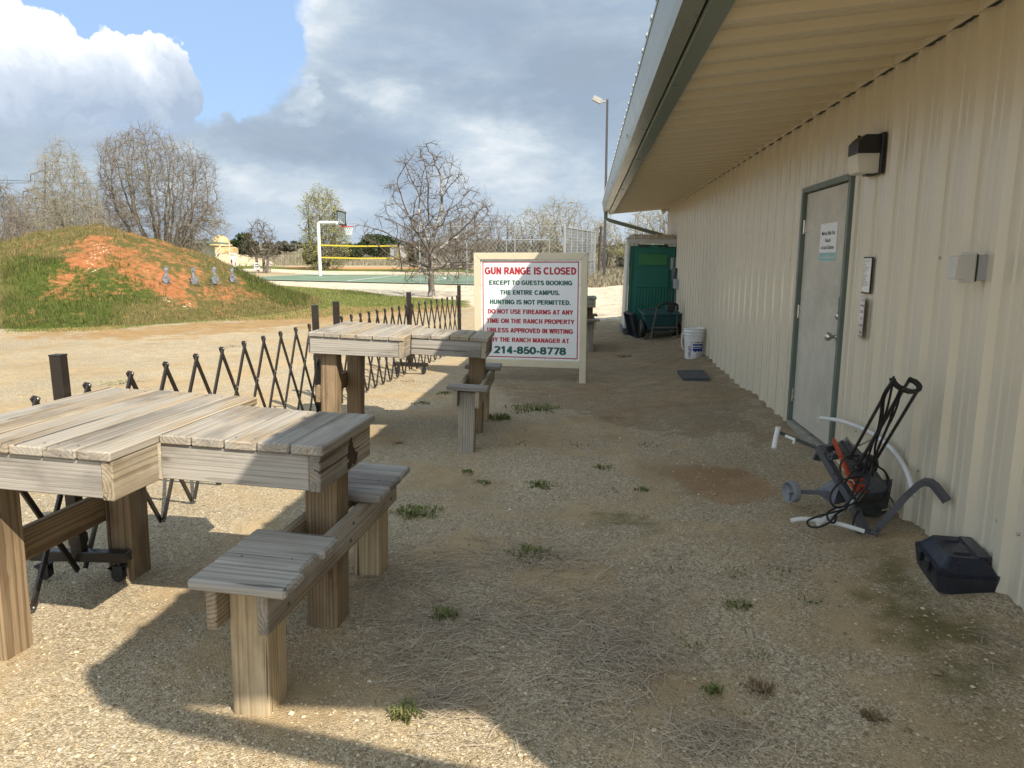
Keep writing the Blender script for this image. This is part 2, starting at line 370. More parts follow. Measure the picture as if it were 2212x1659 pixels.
z_grass=[[(0,630),(0,722),(120,719),(200,716),(330,702),(520,693),(660,690),(760,680),(900,670),(1022,664),(1022,650),(930,646),(850,640),(780,629),(640,620),(500,612),(200,606)]]
z_dry=[[(0,708),(200,712),(420,696),(560,676),(700,664),(860,662),(1000,655),(1022,664),(900,680),(760,694),(640,708),(420,722),(300,736),(120,740),(0,736)]]
z_pale=[[(640,621),(780,629),(850,640),(930,646),(1022,650),(1022,615),(900,612),(700,606),(560,603),(470,602)],
        [(1018,606),(1018,662),(1130,690),(1340,692),(1345,650),(1345,607)],
        [(470,603),(440,596),(470,589),(560,586),(690,594),(800,592),(1000,590),(1000,588),(700,585.5),(560,580),(470,582),(380,596)]]
z_grass2=[[(380,590),(470,582),(560,580),(700,585.5),(1000,588),(1100,600),(1000,578),(820,577.5),(640,576.5),(470,573),(380,573)]]
z_orange=[[(600,577.3),(640,580.5),(760,581.5),(960,580.5),(960,578.5),(820,578),(640,576)],[(1060,600),(1160,598),(1160,603),(1060,604)]]
z_mott=[[(0,735),(400,712),(660,700),(660,765),(420,790),(0,800)],[(700,700),(1020,672),(1022,720),(880,760),(700,760)]]
zA=np.stack([np.maximum(zone(GX,GY,z_pale,.5),.46*zone(GX,GY,z_mott,1.,n=12)),
             np.clip(zone(GX,GY,z_grass,.8,n=12)+zone(GX,GY,z_grass2,.7),0,1),
             zone(GX,GY,z_dry,1.1,n=12), np.ones_like(GX)],-1)
# dirt zone near the wall and on the path; moss; dry field
z_dirt=[[(1050,800),(1260,690),(1345,690),(1480,735),(1560,800),(1650,870),(1780,1000),(1560,960),(1300,900),(1120,880)],[(1420,1010),(1560,1000),(1700,1040),(1690,1080),(1560,1110),(1440,1070)]]
z_red=[[(1470,1020),(1560,1005),(1690,1040),(1690,1085),(1600,1110),(1500,1080)]]
z_moss=[[(1800,1175),(1970,1180),(2020,1280),(2200,1300),(2212,1400),(2212,1659),(2090,1659),(1990,1560),(1900,1420),(1820,1290)],[(1240,1115),(1430,1105),(1460,1165),(1260,1180)],[(1560,1300),(1640,1290),(1660,1330),(1570,1340)]]
field=(np.hypot(GX,GY)>78)|((GX>0)&(GY>33)&(np.hypot(GX,GY)>36))|((GX<-45))|(GY>72)
field=field.astype(float)
zB=np.stack([zone(GX,GY,z_dirt,.55,n=16),field,zone(GX,GY,z_moss,.09,n=12),zone(GX,GY,z_red,.2,n=12)],-1)
zC=np.stack([zone(GX,GY,z_orange,.6)]*3+[np.ones_like(GX)],-1)
nx,ny=len(gx),len(gy); ii=(np.arange(ny-1)[:,None]*nx+np.arange(nx-1)[None,:]).ravel()
F=np.stack([ii,ii+1,ii+nx+1,ii+nx],-1)
def ground_mat():
    m,nt,b=mat('ground_gravel'); p=geopos(nt)
    A=N(nt,'ShaderNodeSeparateColor'); L(nt,attr(nt,'zone_a','Color'),A.inputs[0]); aa=N(nt,'ShaderNodeAttribute',attribute_name='zone_a')
    B=N(nt,'ShaderNodeSeparateColor'); L(nt,attr(nt,'zone_b','Color'),B.inputs[0]); ba=N(nt,'ShaderNodeAttribute',attribute_name='zone_b')
    Cc=N(nt,'ShaderNodeSeparateColor'); L(nt,attr(nt,'zone_c','Color'),Cc.inputs[0])
    nb=noise(nt,p,1.1,8,.62); nm=noise(nt,p,5.,8,.65); nf=noise(nt,p,38.,6,.65); nl=noise(nt,p,.35,6,.6)
    def vor(scale,rnd=1.):
        v=N(nt,'ShaderNodeTexVoronoi'); v.inputs['Scale'].default_value=scale; v.inputs['Randomness'].default_value=rnd
        pw=N(nt,'ShaderNodeVectorMath',operation='MULTIPLY_ADD'); 
        nn=N(nt,'ShaderNodeTexNoise'); nn.inputs['Scale'].default_value=scale*.8; L(nt,p,nn.inputs['Vector'])
        L(nt,nn.outputs[1],pw.inputs[0]); k=.28/scale; pw.inputs[1].default_value=(k,k,k); L(nt,p,pw.inputs[2]); L(nt,pw.outputs[0],v.inputs['Vector']); return v
    v1=vor(150); v2=vor(80); 
    s1=N(nt,'ShaderNodeSeparateColor'); L(nt,v1.outputs['Color'],s1.inputs[0])
    s2=N(nt,'ShaderNodeSeparateColor'); L(nt,v2.outputs['Color'],s2.inputs[0])
    stone=ramp(nt,s1.outputs[0],[(0,(.175,.135,.085)),(.3,(.32,.255,.165)),(.65,(.45,.37,.25)),(1,(.60,.52,.38))])
    stone2=ramp(nt,s2.outputs[1],[(0,(.23,.185,.125)),(.6,(.43,.36,.25)),(1,(.62,.55,.42))])
    grav=mix(nt,mrange(nt,nf,.45,.6),stone,stone2)
    fines=ramp(nt,nm,[(.3,(.34,.24,.13)),(.7,(.47,.355,.21))])
    grav=mix(nt,mth(nt,'MULTIPLY',mrange(nt,mth(nt,'ADD',nb,mth(nt,'MULTIPLY',nm,.35)),.60,.82),.85),grav,fines)
    c=mix(nt,1.,grav,ramp(nt,mth(nt,'ADD',nl,mth(nt,'MULTIPLY',nm,.3)),[(.45,.80),(.85,1.1)]),'MULTIPLY')
    def cover(z,soft=.55): # zone weight broken up by noise
        return mrange(nt,mth(nt,'ADD',z,mth(nt,'MULTIPLY',mth(nt,'SUBTRACT',mth(nt,'ADD',mth(nt,'MULTIPLY',nb,.5),mth(nt,'MULTIPLY',nm,.5)),.5),soft*2.6)),.38,.62)
    pale=ramp(nt,s2.outputs[0],[(0,(.40,.335,.24)),(.4,(.54,.47,.365)),(1,(.70,.64,.54))])
    pale=mix(nt,mth(nt,'MULTIPLY',mrange(nt,mth(nt,'ADD',mth(nt,'MULTIPLY',nb,.5),mth(nt,'MULTIPLY',nm,.5)),.50,.60),.75),pale,ramp(nt,nf,[(.35,(.17,.145,.06)),(.65,(.36,.27,.16))]))
    c=mix(nt,cover(A.outputs[0]),c,pale)
    field=ramp(nt,mth(nt,'ADD',mth(nt,'MULTIPLY',nb,.6),mth(nt,'MULTIPLY',nm,.4)),[(.3,(.125,.115,.065)),(.55,(.225,.20,.14)),(.75,(.30,.27,.20))])
    c=mix(nt,cover(B.outputs[1],.3),c,field)
    grass=ramp(nt,mth(nt,'ADD',mth(nt,'MULTIPLY',nm,.6),mth(nt,'MULTIPLY',nf,.4)),[(.3,(.060,.085,.018)),(.5,(.12,.145,.035)),(.72,(.22,.20,.075))])
    c=mix(nt,cover(A.outputs[1]),c,grass)
    dry=ramp(nt,nm,[(.3,(.24,.145,.06)),(.6,(.34,.22,.10)),(.8,(.42,.31,.18))])
    c=mix(nt,mth(nt,'MULTIPLY',cover(A.outputs[2],1.2),.85),c,dry)
    c=mix(nt,cover(Cc.outputs[0],.2),c,(.48,.24,.11))
    soil=ramp(nt,nm,[(.3,(.15,.105,.065)),(.55,(.235,.175,.115)),(.8,(.34,.265,.18))])
    c=mix(nt,mth(nt,'MULTIPLY',cover(B.outputs[0],1.),.62),c,soil)
    c=mix(nt,mth(nt,'MULTIPLY',cover(ba.outputs['Alpha'],.9),.42),c,(.30,.155,.07))
    moss=ramp(nt,nf,[(.3,(.035,.045,.008)),(.7,(.10,.10,.03))])
    mossy=mth(nt,'MULTIPLY',mrange(nt,mth(nt,'ADD',B.outputs[2],mth(nt,'SUBTRACT',mth(nt,'ADD',mth(nt,'MULTIPLY',nb,1.6),mth(nt,'MULTIPLY',nm,1.8)),1.7)),.66,1.30),.72)
    c=mix(nt,mossy,c,moss)
    # scattered brown leaf-litter and damp stains of their own shape
    st=mrange(nt,noise(nt,mapping(nt,p,(1,1,1),(9,4,0)),1.7,8,.68),.62,.74); c=mix(nt,mth(nt,'MULTIPLY',st,.45),c,(.17,.12,.07))
    L(nt,c,b.inputs['Base Color']); b.inputs['Roughness'].default_value=.95; b.inputs['Specular IOR Level'].default_value=.12
    h=mth(nt,'ADD',mth(nt,'MULTIPLY',v1.outputs['Distance'],-1.),mth(nt,'MULTIPLY',s1.outputs[2],.35))
    h=mth(nt,'ADD',h,mth(nt,'MULTIPLY',s2.outputs[2],.3)); h=mth(nt,'ADD',h,mth(nt,'MULTIPLY',nm,.8))
    bump(nt,b,h,.75,.006)
    return m
M_ground=ground_mat()
ground=npmesh('ground',np.stack([GX,GY,GZ],-1).reshape(-1,3),F,M_ground,attrs={'zone_a':('FLOAT_COLOR',zA.reshape(-1,4)),'zone_b':('FLOAT_COLOR',zB.reshape(-1,4)),'zone_c':('FLOAT_COLOR',zC.reshape(-1,4))},smooth=True)
tag(ground,kind='structure')

# ------------------------------------------------------------------ berm
def build_berm():
    u=np.linspace(-1.02,1.02,230); U,V=np.meshgrid(u,u)
    X=BC[0]+U*8.6*BR[0]+V*7.8*BT[0]; Y=BC[1]+U*8.6*BR[1]+V*7.8*BT[1]
    H=np.array([berm_h(a,b) for a,b in zip(X.ravel(),Y.ravel())]).reshape(X.shape)
    Z=ter_np(X,Y)+H-.03+(H>0.02)*(.035*np.sin(X*4.1+Y*2)*np.sin(Y*3.7)+.02*np.sin(X*9+1)*np.sin(Y*8.3)+rng.normal(0,.012,X.shape))
    def zz(p): return [(x*.2604,230.4+y*.2604) for x,y in p]
    clay=[zz([(620,1095),(840,1065),(930,1095),(960,1160),(1060,1190),(1190,1215),(1080,1260),(1010,1260),(940,1230),(890,1270),(820,1350),(760,1400),(660,1360),(640,1330),(520,1300),(560,1240),(690,1200),(640,1150)]),
      zz([(970,1330),(1180,1320),(1400,1400),(1500,1490),(1580,1590),(1480,1640),(1300,1560),(1240,1520),(1180,1480),(1060,1440),(960,1400)]),
      zz([(390,1490),(500,1365),(570,1385),(640,1430),(600,1500),(500,1520),(420,1520)]),zz([(240,1630),(420,1555),(520,1520),(560,1560),(430,1610),(340,1640)]),
      zz([(780,1530),(890,1475),(920,1530),(830,1570)]),zz([(1690,1490),(1850,1560),(1800,1610),(1710,1570)]),zz([(190,1135),(340,1145),(300,1190),(210,1180)]),
      zz([(1380,1330),(1600,1420),(1660,1480),(1560,1500),(1440,1440)]),zz([(370,1200),(440,1225),(430,1250),(370,1240)]),zz([(1890,1560),(2050,1620),(2000,1650),(1900,1620)])]
    stone=[zz([(770,1140),(870,1120),(900,1190),(820,1280),(760,1240)]),zz([(1280,1580),(1450,1565),(1450,1650),(1320,1630)]),zz([(700,1280),(770,1290),(830,1390),(720,1400)]),zz([(1520,1640),(1600,1620),(1600,1680),(1530,1680)])]
    lush=[[(0,560),(0,720),(130,715),(230,690),(260,640),(180,590),(100,560)],[(200,560),(260,560),(330,620),(330,660),(230,660)],[(540,640),(500,600),(560,600),(660,630),(640,660)]]
    a=np.stack([np.maximum(zone(X,Y,clay,.42,hgt,n=14),.42*zone(X,Y,[[(215,500),(330,510),(440,565),(560,625),(590,655),(420,668),(300,655),(150,645),(105,600),(180,555)]],.6,hgt,n=10)),zone(X,Y,stone,.22,hgt,n=10),zone(X,Y,lush,.6,hgt,n=10),np.ones_like(X)],-1)
    n=len(u); ii=(np.arange(n-1)[:,None]*n+np.arange(n-1)[None,:]).ravel(); f=np.stack([ii,ii+1,ii+n+1,ii+n],-1)
    keep=((H.ravel()[f]).max(1)>0); f=f[keep]
    m,nt,b=mat('berm_earth'); p=geopos(nt); s=N(nt,'ShaderNodeSeparateColor'); L(nt,attr(nt,'zone_a','Color'),s.inputs[0])
    nb=noise(nt,p,1.3,8,.66); nm=noise(nt,p,6,8,.68); nf=noise(nt,p,30,5,.7)
    g=ramp(nt,mth(nt,'ADD',mth(nt,'MULTIPLY',nb,.4),mth(nt,'MULTIPLY',nm,.6)),[(.28,(.055,.06,.018)),(.5,(.115,.105,.038)),(.72,(.21,.165,.08))])
    g2=ramp(nt,nm,[(.3,(.035,.055,.012)),(.7,(.10,.125,.03))]); 
    nz=mth(nt,'SUBTRACT',mth(nt,'ADD',mth(nt,'MULTIPLY',nb,.5),mth(nt,'MULTIPLY',nm,.5)),.5)
    g=mix(nt,mrange(nt,mth(nt,'ADD',s.outputs[2],mth(nt,'MULTIPLY',nz,1.5)),.3,.7),g,g2)
    cl=ramp(nt,mth(nt,'ADD',mth(nt,'MULTIPLY',nm,.6),mth(nt,'MULTIPLY',nf,.4)),[(.3,(.20,.075,.03)),(.5,(.315,.128,.055)),(.66,(.40,.20,.10)),(.8,(.50,.35,.21))])
    c=mix(nt,mrange(nt,mth(nt,'ADD',s.outputs[0],mth(nt,'MULTIPLY',nz,4.2)),.22,.80),g,cl)
    v=N(nt,'ShaderNodeTexVoronoi'); v.inputs['Scale'].default_value=9; L(nt,p,v.inputs['Vector'])
    stn=mth(nt,'MULTIPLY',mrange(nt,v.outputs['Distance'],.35,.2),mrange(nt,mth(nt,'ADD',s.outputs[1],mth(nt,'MULTIPLY',nz,1.6)),.25,.6))
    c=mix(nt,stn,c,(.68,.56,.40))
    L(nt,c,b.inputs['Base Color']); b.inputs['Roughness'].default_value=1; b.inputs['Specular IOR Level'].default_value=.05
    bump(nt,b,mth(nt,'ADD',nm,mth(nt,'MULTIPLY',nf,.5)),.8,.06)
    o=npmesh('berm',np.stack([X,Y,Z],-1).reshape(-1,3),f,m,attrs={'zone_a':('FLOAT_COLOR',a.reshape(-1,4))},smooth=True)
    tag(o,kind='structure')
    return X,Y,Z,a,H
BERM=build_berm()

# ------------------------------------------------------------------ grass blades (beyond counting)
def blades(name,P,h,col_stops,width=.006,lean=.5,shade=None):
    # P (n,3) roots, h (n,) heights: one bent triangle or two quads each
    n=len(P); az=rng.uniform(0,2*math.pi,n); ln=rng.uniform(0,lean,n)*h; w=width*rng.uniform(.6,1.4,n)
    dx=np.cos(az); dy=np.sin(az); px,py=-dy,dx
    tip=P+np.stack([dx*ln,dy*ln,np.sqrt(np.maximum(h*h-ln*ln,1e-6))],-1)
    a=P+np.stack([px*w,py*w,np.zeros(n)],-1); b=P-np.stack([px*w,py*w,np.zeros(n)],-1)
    V=np.stack([a,b,tip],1).reshape(-1,3); F=np.arange(3*n).reshape(-1,3)
    sh=np.repeat(rng.uniform(0,1,n) if shade is None else shade,3)
    m,nt,bs=mat(name+'_blades'); c=ramp(nt,attr(nt,'shade','Fac'),col_stops); L(nt,c,bs.inputs['Base Color']); bs.inputs['Roughness'].default_value=.8; bs.inputs['Specular IOR Level'].default_value=.15
    o=npmesh(name,V,F,m,attrs={'shade':('FLOAT',sh)}); tag(o,kind='stuff'); return o
def scatter_zone(n,xr,yr,polys,jit,h=ter,thr=.5):
    X=rng.uniform(*xr,n); Y=rng.uniform(*yr,n); w=zone(X,Y,polys,jit,h); k=w>thr*rng.uniform(.6,1.4,n); return X[k],Y[k]
X,Y=scatter_zone(150000,(-22,-4.5),(13,42),z_grass,.5)
k=np.array([berm_h(a,b)<.02 for a,b in zip(X,Y)]); X,Y=X[k],Y[k]; dist=np.hypot(X,Y)
g=blades('grass',np.stack([X,Y,ter_np(X,Y)-.01],-1),rng.uniform(.03,.09,len(X)),[(0,(.06,.09,.018)),(.5,(.13,.16,.04)),(.8,(.24,.22,.09)),(1,(.36,.27,.13))],.008)
tag(g,'short green and straw grass between the berm and the pale gravel')
def berm_grass():
    Xb,Yb,Zb,a,H=BERM; w=a[...,0]; ok=(H>.03); idx=np.argwhere(ok); n=100000
    s=idx[rng.integers(0,len(idx),n)]; u=Xb[1,0]-Xb[0,0]
    x=Xb[s[:,0],s[:,1]]+rng.uniform(-.05,.05,n); y=Yb[s[:,0],s[:,1]]+rng.uniform(-.05,.05,n); z=Zb[s[:,0],s[:,1]]-.02
    cl=w[s[:,0],s[:,1]]; lu=a[s[:,0],s[:,1],2]
    pn=.5+.5*np.sin(x*2.1+1)*np.sin(y*1.9)+.3*np.sin(x*5.1)*np.sin(y*4.7)
    k=rng.uniform(0,1,n)<np.where(cl>.35,.30*(pn>.55),np.clip(.45+.4*pn,0,1)); 
    h=rng.uniform(.05,.16,n)*(1+.5*(lu>.3)); 
    tall=rng.uniform(0,1,n)<.008; h=np.where(tall,rng.uniform(.2,.38,n),h)
    o=blades('berm_grass',np.stack([x,y,z],-1)[k],h[k],[(0,(.04,.058,.014)),(.35,(.085,.10,.028)),(.62,(.15,.125,.05)),(1,(.26,.19,.10))],.008,.8,shade=np.clip(rng.uniform(0,.62,k.sum())+np.where(lu[k]>.35,0,.34+.12*pn[k]),0,1))
    tag(o,'tufted green and straw grass growing over the earth berm')
berm_grass()
def field_grass():
    n=42000; r=75+rng.uniform(0,1,n)**1.4*90; an=rng.uniform(R(-42),R(16),n); X=r*np.sin(an); Y=r*np.cos(an)
    n2=26000; X2=rng.uniform(-.5,5,n2); Y2=rng.uniform(34,75,n2); k2=(X2<Y2*.085)&(X2>Y2*-.02)
    X=np.r_[X,X2[k2]]; Y=np.r_[Y,Y2[k2]]; d=np.hypot(X,Y)
    o=blades('dry_field_grass',np.stack([X,Y,ter_np(X,Y)-.03],-1),rng.uniform(.2,.6,len(X))*np.clip(d/90,.6,1.2),[(0,(.11,.10,.06)),(.4,(.20,.175,.12)),(.8,(.28,.245,.18)),(1,(.36,.32,.24))],.03,.6)
    tag(o,'knee high dry grey tan grass of the field in front of the tree line')
field_grass()
# ------------------------------------------------------------------ metal building
XW=1.82; Y0,Y1=.17,16.57; ZS=2.61
DY0,DY1,DZ0,DZ1=5.195,6.319,.02,2.035
M_wall=paint('beige_steel',(.62,.565,.45),.24,var=.02,scale=1.2,spec=.8,rv=.15)
M_soffit=paint('beige_soffit',(.62,.55,.41),.40,var=.02,scale=1.,spec=.5,rv=.2)
M_seam=paint('seam_dark',(.16,.14,.10),.7)
M_screw=paint('screw_zinc',(.42,.42,.40),.35,.6)
M_green=paint('greygreen_trim',(.15,.185,.155),.33,var=.04,scale=1.5,spec=.6,rv=.2)
M_gutter=paint('gutter_greygreen',(.205,.235,.205),.28,var=.03,scale=1.,spec=.65,rv=.15)
M_roof=paint('roof_steel',(.34,.38,.35),.4,var=.05)
M_dark=paint('shadow_gap',(.05,.055,.05),.8)
bld=empty('metal_building',(XW,8,0)); tag(bld,'long beige ribbed metal building with deep soffit and grey green gutter','building')
B_inv=Matrix.Translation((-XW,-8,0))
def rib_profile(a,b,dep=.034,minor=.007,main=.095,top=.05,per=.305):
    # lapped panel: one trapezoid rib a foot, two low swages between
    pts=[]
    for k in range(math.floor(a/per)-1,math.ceil(b/per)+1):
        s=k*per; e=(main-top)/2
        pts+=[(s,0),(s+e,dep),(s+e+top,dep),(s+main,0)]
        for c in (.333,.667):
            q=s+main+(per-main)*c; pts+=[(q-.021,0),(q-.012,minor),(q+.012,minor),(q+.021,0)]
    full=pts; pts=[p for p in pts if a<p[0]<b]
    def at(x):
        return float(np.interp(x,[p[0] for p in full],[p[1] for p in full]))
    return [(a,at(a))]+pts+[(b,at(b))]
mb=MB()
def wall_strip(a,b,z0,z1):
    pr=rib_profile(a,b)
    for (s0,o0),(s1,o1) in zip(pr,pr[1:]):
        mb.add([(XW-o0,s0,z0),(XW-o1,s1,z0),(XW-o1,s1,z1),(XW-o0,s0,z1)],[[0,3,2,1]],B_inv)
wall_strip(Y0,DY0,-.25,ZS+.03); wall_strip(DY1,Y1,-.25,ZS+.03); wall_strip(DY0,DY1,DZ1,ZS+.03)
# lapped panel joints and screws
y=Y0+.33
kk=0
while y<Y1:
    yy=math.floor(y/.305)*.305+.0965
    zlo=-.1
    if DY0-.02<yy<DY1+.02: zlo=DZ1+.05
    mb.add([(XW-.0025,yy,zlo),(XW-.0025,yy+.005,zlo),(XW-.0025,yy+.005,ZS),(XW-.0025,yy,ZS)],[[0,3,2,1]],B_inv,mi=1)
    for z in (1.46,.32,2.25):
        for dy in (-.125,.03):
            if DY0-.06<yy+dy<DY1+.06 and z<DZ1+.1: continue
            if z==2.25 and dy<-.06: continue
            mb.lathe([(.0085,0),(.0085,.003),(.005,.0075),(.0,.008)],8,B_inv@Matrix.Translation((XW-.001,yy+dy,z))@Matrix.Rotation(-math.pi/2,4,'Y'),mi=2,capt=False)
    y+=.915
# gable end walls and back wall (plain ribbed sheets far from view)
XB=12.5
for yy,sg in ((Y0,1),(Y1,-1)):
    pr=rib_profile(XW,XB)
    for (s0,o0),(s1,o1) in zip(pr,pr[1:]):
        zt=lambda s: 2.66+.1*min(s-XW,XB-s)
        mb.add([(s0,yy-sg*o0,-.25),(s1,yy-sg*o1,-.25),(s1,yy-sg*o1,zt(s1)),(s0,yy-sg*o0,zt(s0))],[[0,1,2,3]],B_inv)
mb.add([(XB,Y0,-.25),(XB,Y1,-.25),(XB,Y1,2.66),(XB,Y0,2.66)],[[0,1,2,3]],B_inv)
mb.build('wall',[M_wall,M_seam,M_screw],bld)
# soffit, ribs across
mb=MB(); pr=rib_profile(Y0,Y1,.042,.010,.10,.05)
xe,ze=.53,2.497
for (s0,o0),(s1,o1) in zip(pr,pr[1:]):
    mb.add([(XW+.02,s0,ZS+.004-o0),(XW+.02,s1,ZS+.004-o1),(xe,s1,ze-o1+.01),(xe,s0,ze-o0+.01)],[[0,1,2,3]],B_inv)
mb.build('soffit',M_soffit,bld)
mb=MB()
pr=[(xe+.035,ze+.01),(xe+.035,ze-.042),(.475,2.458),(.475,2.53)]
mb.prism([(x,z) for x,z in pr],Y1-Y0,B_inv@Matrix.Translation((0,Y1,0))@Matrix.Rotation(math.pi/2,4,'X'))
for k in range(5): mb.box((.52,Y0+1.2+k*3.1,2.4560),(.075,.012,.004),B_inv,ry=-.2)
mb.build('soffit_trim',M_green,bld)
mb=MB(); mb.box((XW-.058,(Y0+Y1)/2,ZS-.030),(.016,Y1-Y0-.02,.026),B_inv,.002)
mb.box((XW-.068,(Y0+Y1)/2,ZS-.004),(.004,Y1-Y0-.03,.05),B_inv,.001); mb.build('soffit_molding',[M_wall],bld)
mb=MB(); mb.box((XW-.024,(Y0+Y1)/2,ZS-.024),(.046,Y1-Y0-.04,.012),B_inv,.001); mb.build('gap_shade_strip',M_dark,bld)  # black strip standing in for the shade between wall flats and molding
# gutter: folded box section with a rolled lip
mb=MB()
pr=[(.463,2.486),(.372,2.492),(.357,2.54),(.336,2.66),(.330,2.70),(.340,2.712),(.352,2.70),(.36,2.66),(.38,2.55),(.39,2.51),(.452,2.504),(.463,2.55)]
mb.prism(pr,Y1-Y0+.06,B_inv@Matrix.Translation((0,Y1+.03,0))@Matrix.Rotation(math.pi/2,4,'X'))
for yy in (Y0-.03,Y1+.026): mb.prism([(.463,2.486),(.372,2.492),(.357,2.54),(.336,2.66),(.33,2.70),(.463,2.70)],.004,B_inv@Matrix.Translation((0,yy+.004,0))@Matrix.Rotation(math.pi/2,4,'X'))
for k in range(4): mb.box((.352,Y0+2.8+k*3.9,2.60),(.004,.03,.13),B_inv,.001,ry=.17)
mb.build('gutter',M_gutter,bld)
# roof sheet with standing ribs
mb=MB(); ridge=(XW+XB)/2
for x0,z0,x1,z1 in ((.325,2.725,ridge,2.725+.1*(ridge-.325)),(XB+.6,2.70,ridge,2.725+.1*(ridge-.325))):
    a=[(x0,Y0-.02,z0),(x0,Y1+.02,z0),(x1,Y1+.02,z1),(x1,Y0-.02,z1)]; b=[(x,y,z-.02) for x,y,z in a]
    mb.add(a+b,[[0,3,2,1],[4,5,6,7],[0,1,5,4],[2,3,7,6],[0,4,7,3],[1,2,6,5]],B_inv)
    y=Y0
    while y<Y1:
        c=[(x0-.004,y,z0+.001),(x0-.004,y+.06,z0+.001),(x0-.004,y+.045,z0+.02),(x0-.004,y+.015,z0+.02)]
        e=[(x1,p[1],p[2]+z1-z0) for p in c]
        mb.add(c+e,[[0,1,2,3],[0,4,5,1],[1,5,6,2],[2,6,7,3],[3,7,4,0]],B_inv); y+=.305
for yy in (Y0+.001,Y1-.001):   # gable rake closing board
    mb.add([(.36,yy,2.53),(XW,yy,2.62),(XW,yy,2.86),(.36,yy,2.715)],[[0,1,2,3]],B_inv)
mb.build('roof',M_roof,bld)
for yy in (Y0,Y1): 
    mb=MB(); mb.box((XW-.022,yy+(.03 if yy==Y0 else -.03),1.25),(.006,.09,2.72),B_inv,.001); mb.box((XW+.03,yy+(-.022 if yy==Y0 else .022),1.25),(.1,.006,2.72),B_inv,.001)
    mb.build('corner_trim',M_green,bld)
for yy in (Y0+.07,Y1-.07):
    mb=MB(); w=.04
    zb=1.98
    mb.tube([(.415,yy,2.50),(.415,yy,2.37),(.50,yy,2.325),(XW-.10,yy,zb),(XW-.06,yy,zb-.10),(XW-.06,yy,.15)],w,square=True,M=B_inv)
    mb.build('downspout',M_green,bld)
# door
def door_mat():
    m,nt,b=mat('galvanised_door'); p=geopos(nt)
    n1=noise(nt,p,3,8,.65); n2=noise(nt,mapping(nt,p,(1,1,.5)),60,3,.6); n3=noise(nt,mapping(nt,p,(1,6,.6)),5,6,.6)
    c=ramp(nt,n1,[(.3,(.44,.42,.355)),(.55,(.55,.52,.445)),(.75,(.62,.59,.515))])
    c=mix(nt,mth(nt,'MULTIPLY',mrange(nt,n2,.4,.7),.18),c,(.28,.27,.24)); c=mix(nt,mth(nt,'MULTIPLY',mrange(nt,n3,.5,.75),.25),c,(.60,.60,.58))
    L(nt,c,b.inputs['Base Color']); L(nt,mrange(nt,n2,.3,.7,.45,.65),b.inputs['Roughness']); b.inputs['Metallic'].default_value=.15; bump(nt,b,n2,.08,.002); return m
M_door=door_mat(); M_steel=paint('brushed_steel',(.55,.54,.50),.28,.9,var=.05,scale=20)
M_frame=paint('door_frame_green',(.115,.15,.125),.42,var=.08,scale=4,dirt=(.2,.2,.17),dirtamt=.3)
mb=MB(); fw=.043
mb.box((XW-.008,DY0+fw/2,(DZ0+DZ1)/2-.06),(.075,fw,DZ1-DZ0+.12),B_inv,.003); mb.box((XW-.008,DY1-fw/2,(DZ0+DZ1)/2-.06),(.075,fw,DZ1-DZ0+.12),B_inv,.003)
mb.box((XW-.008,(DY0+DY1)/2,DZ1-fw/2),(.0735,DY1-DY0-2*fw,fw),B_inv,.003)
mb.build('door_frame',M_frame,bld)
mb=MB(); mb.box((XW+.02,(DY0+DY1)/2,.0),(.15,DY1-DY0-2*fw-.004,.15),B_inv,.008); mb.build('threshold',paint('old_concrete',(.27,.25,.215),.9,var=.2,scale=8,bmp=.4),bld)
door=MB().box((XW+.012,(DY0+DY1)/2,(.085+DZ1-fw-.006)/2),(.044,DY1-DY0-2*fw-.010,DZ1-fw-.006-.085),B_inv,.003).build('door',M_door,bld)
for z in (1.72,1.02,.30):
    mb=MB(); yh=DY1-fw-.004
    mb.lathe([(.0085,-.055),(.0085,.055)],10,B_inv@Matrix.Translation((XW-.0215,yh,z)))
    for q in range(4): mb.lathe([(.0092,-.002+q*.036-.054),(.0092,.002+q*.036-.054)],10,B_inv@Matrix.Translation((XW-.0215,yh,z)))
    mb.box((XW-.0125,yh-.020,z),(.005,.032,.10),B_inv,.001)
    mb.build('hinge',M_steel,door)
yk=DY0+fw+.075
mb=MB(); T=B_inv@Matrix.Translation((XW-.0105,yk,.905))@Matrix.Rotation(-math.pi/2,4,'Y')
mb.lathe([(.034,0),(.034,.005),(.028,.010),(.013,.014),(.012,.034),(.020,.042),(.029,.052),(.032,.066),(.027,.080),(.012,.088),(0,.0885)],28,T,capt=False); mb.build('knob',M_steel,door)
mb=MB(); mb.box((XW-.018,yk-.03,1.115),(.018,.05,.155),B_inv,.006,mi=1); mb.lathe([(.027,0),(.027,.012),(.018,.02),(0,.021)],18,B_inv@Matrix.Translation((XW-.025,yk-.03,1.055))@Matrix.Rotation(-math.pi/2,4,'Y'),capt=False)
mb.build('deadbolt',[M_steel,paint('lock_black',(.02,.02,.022),.4)],door)
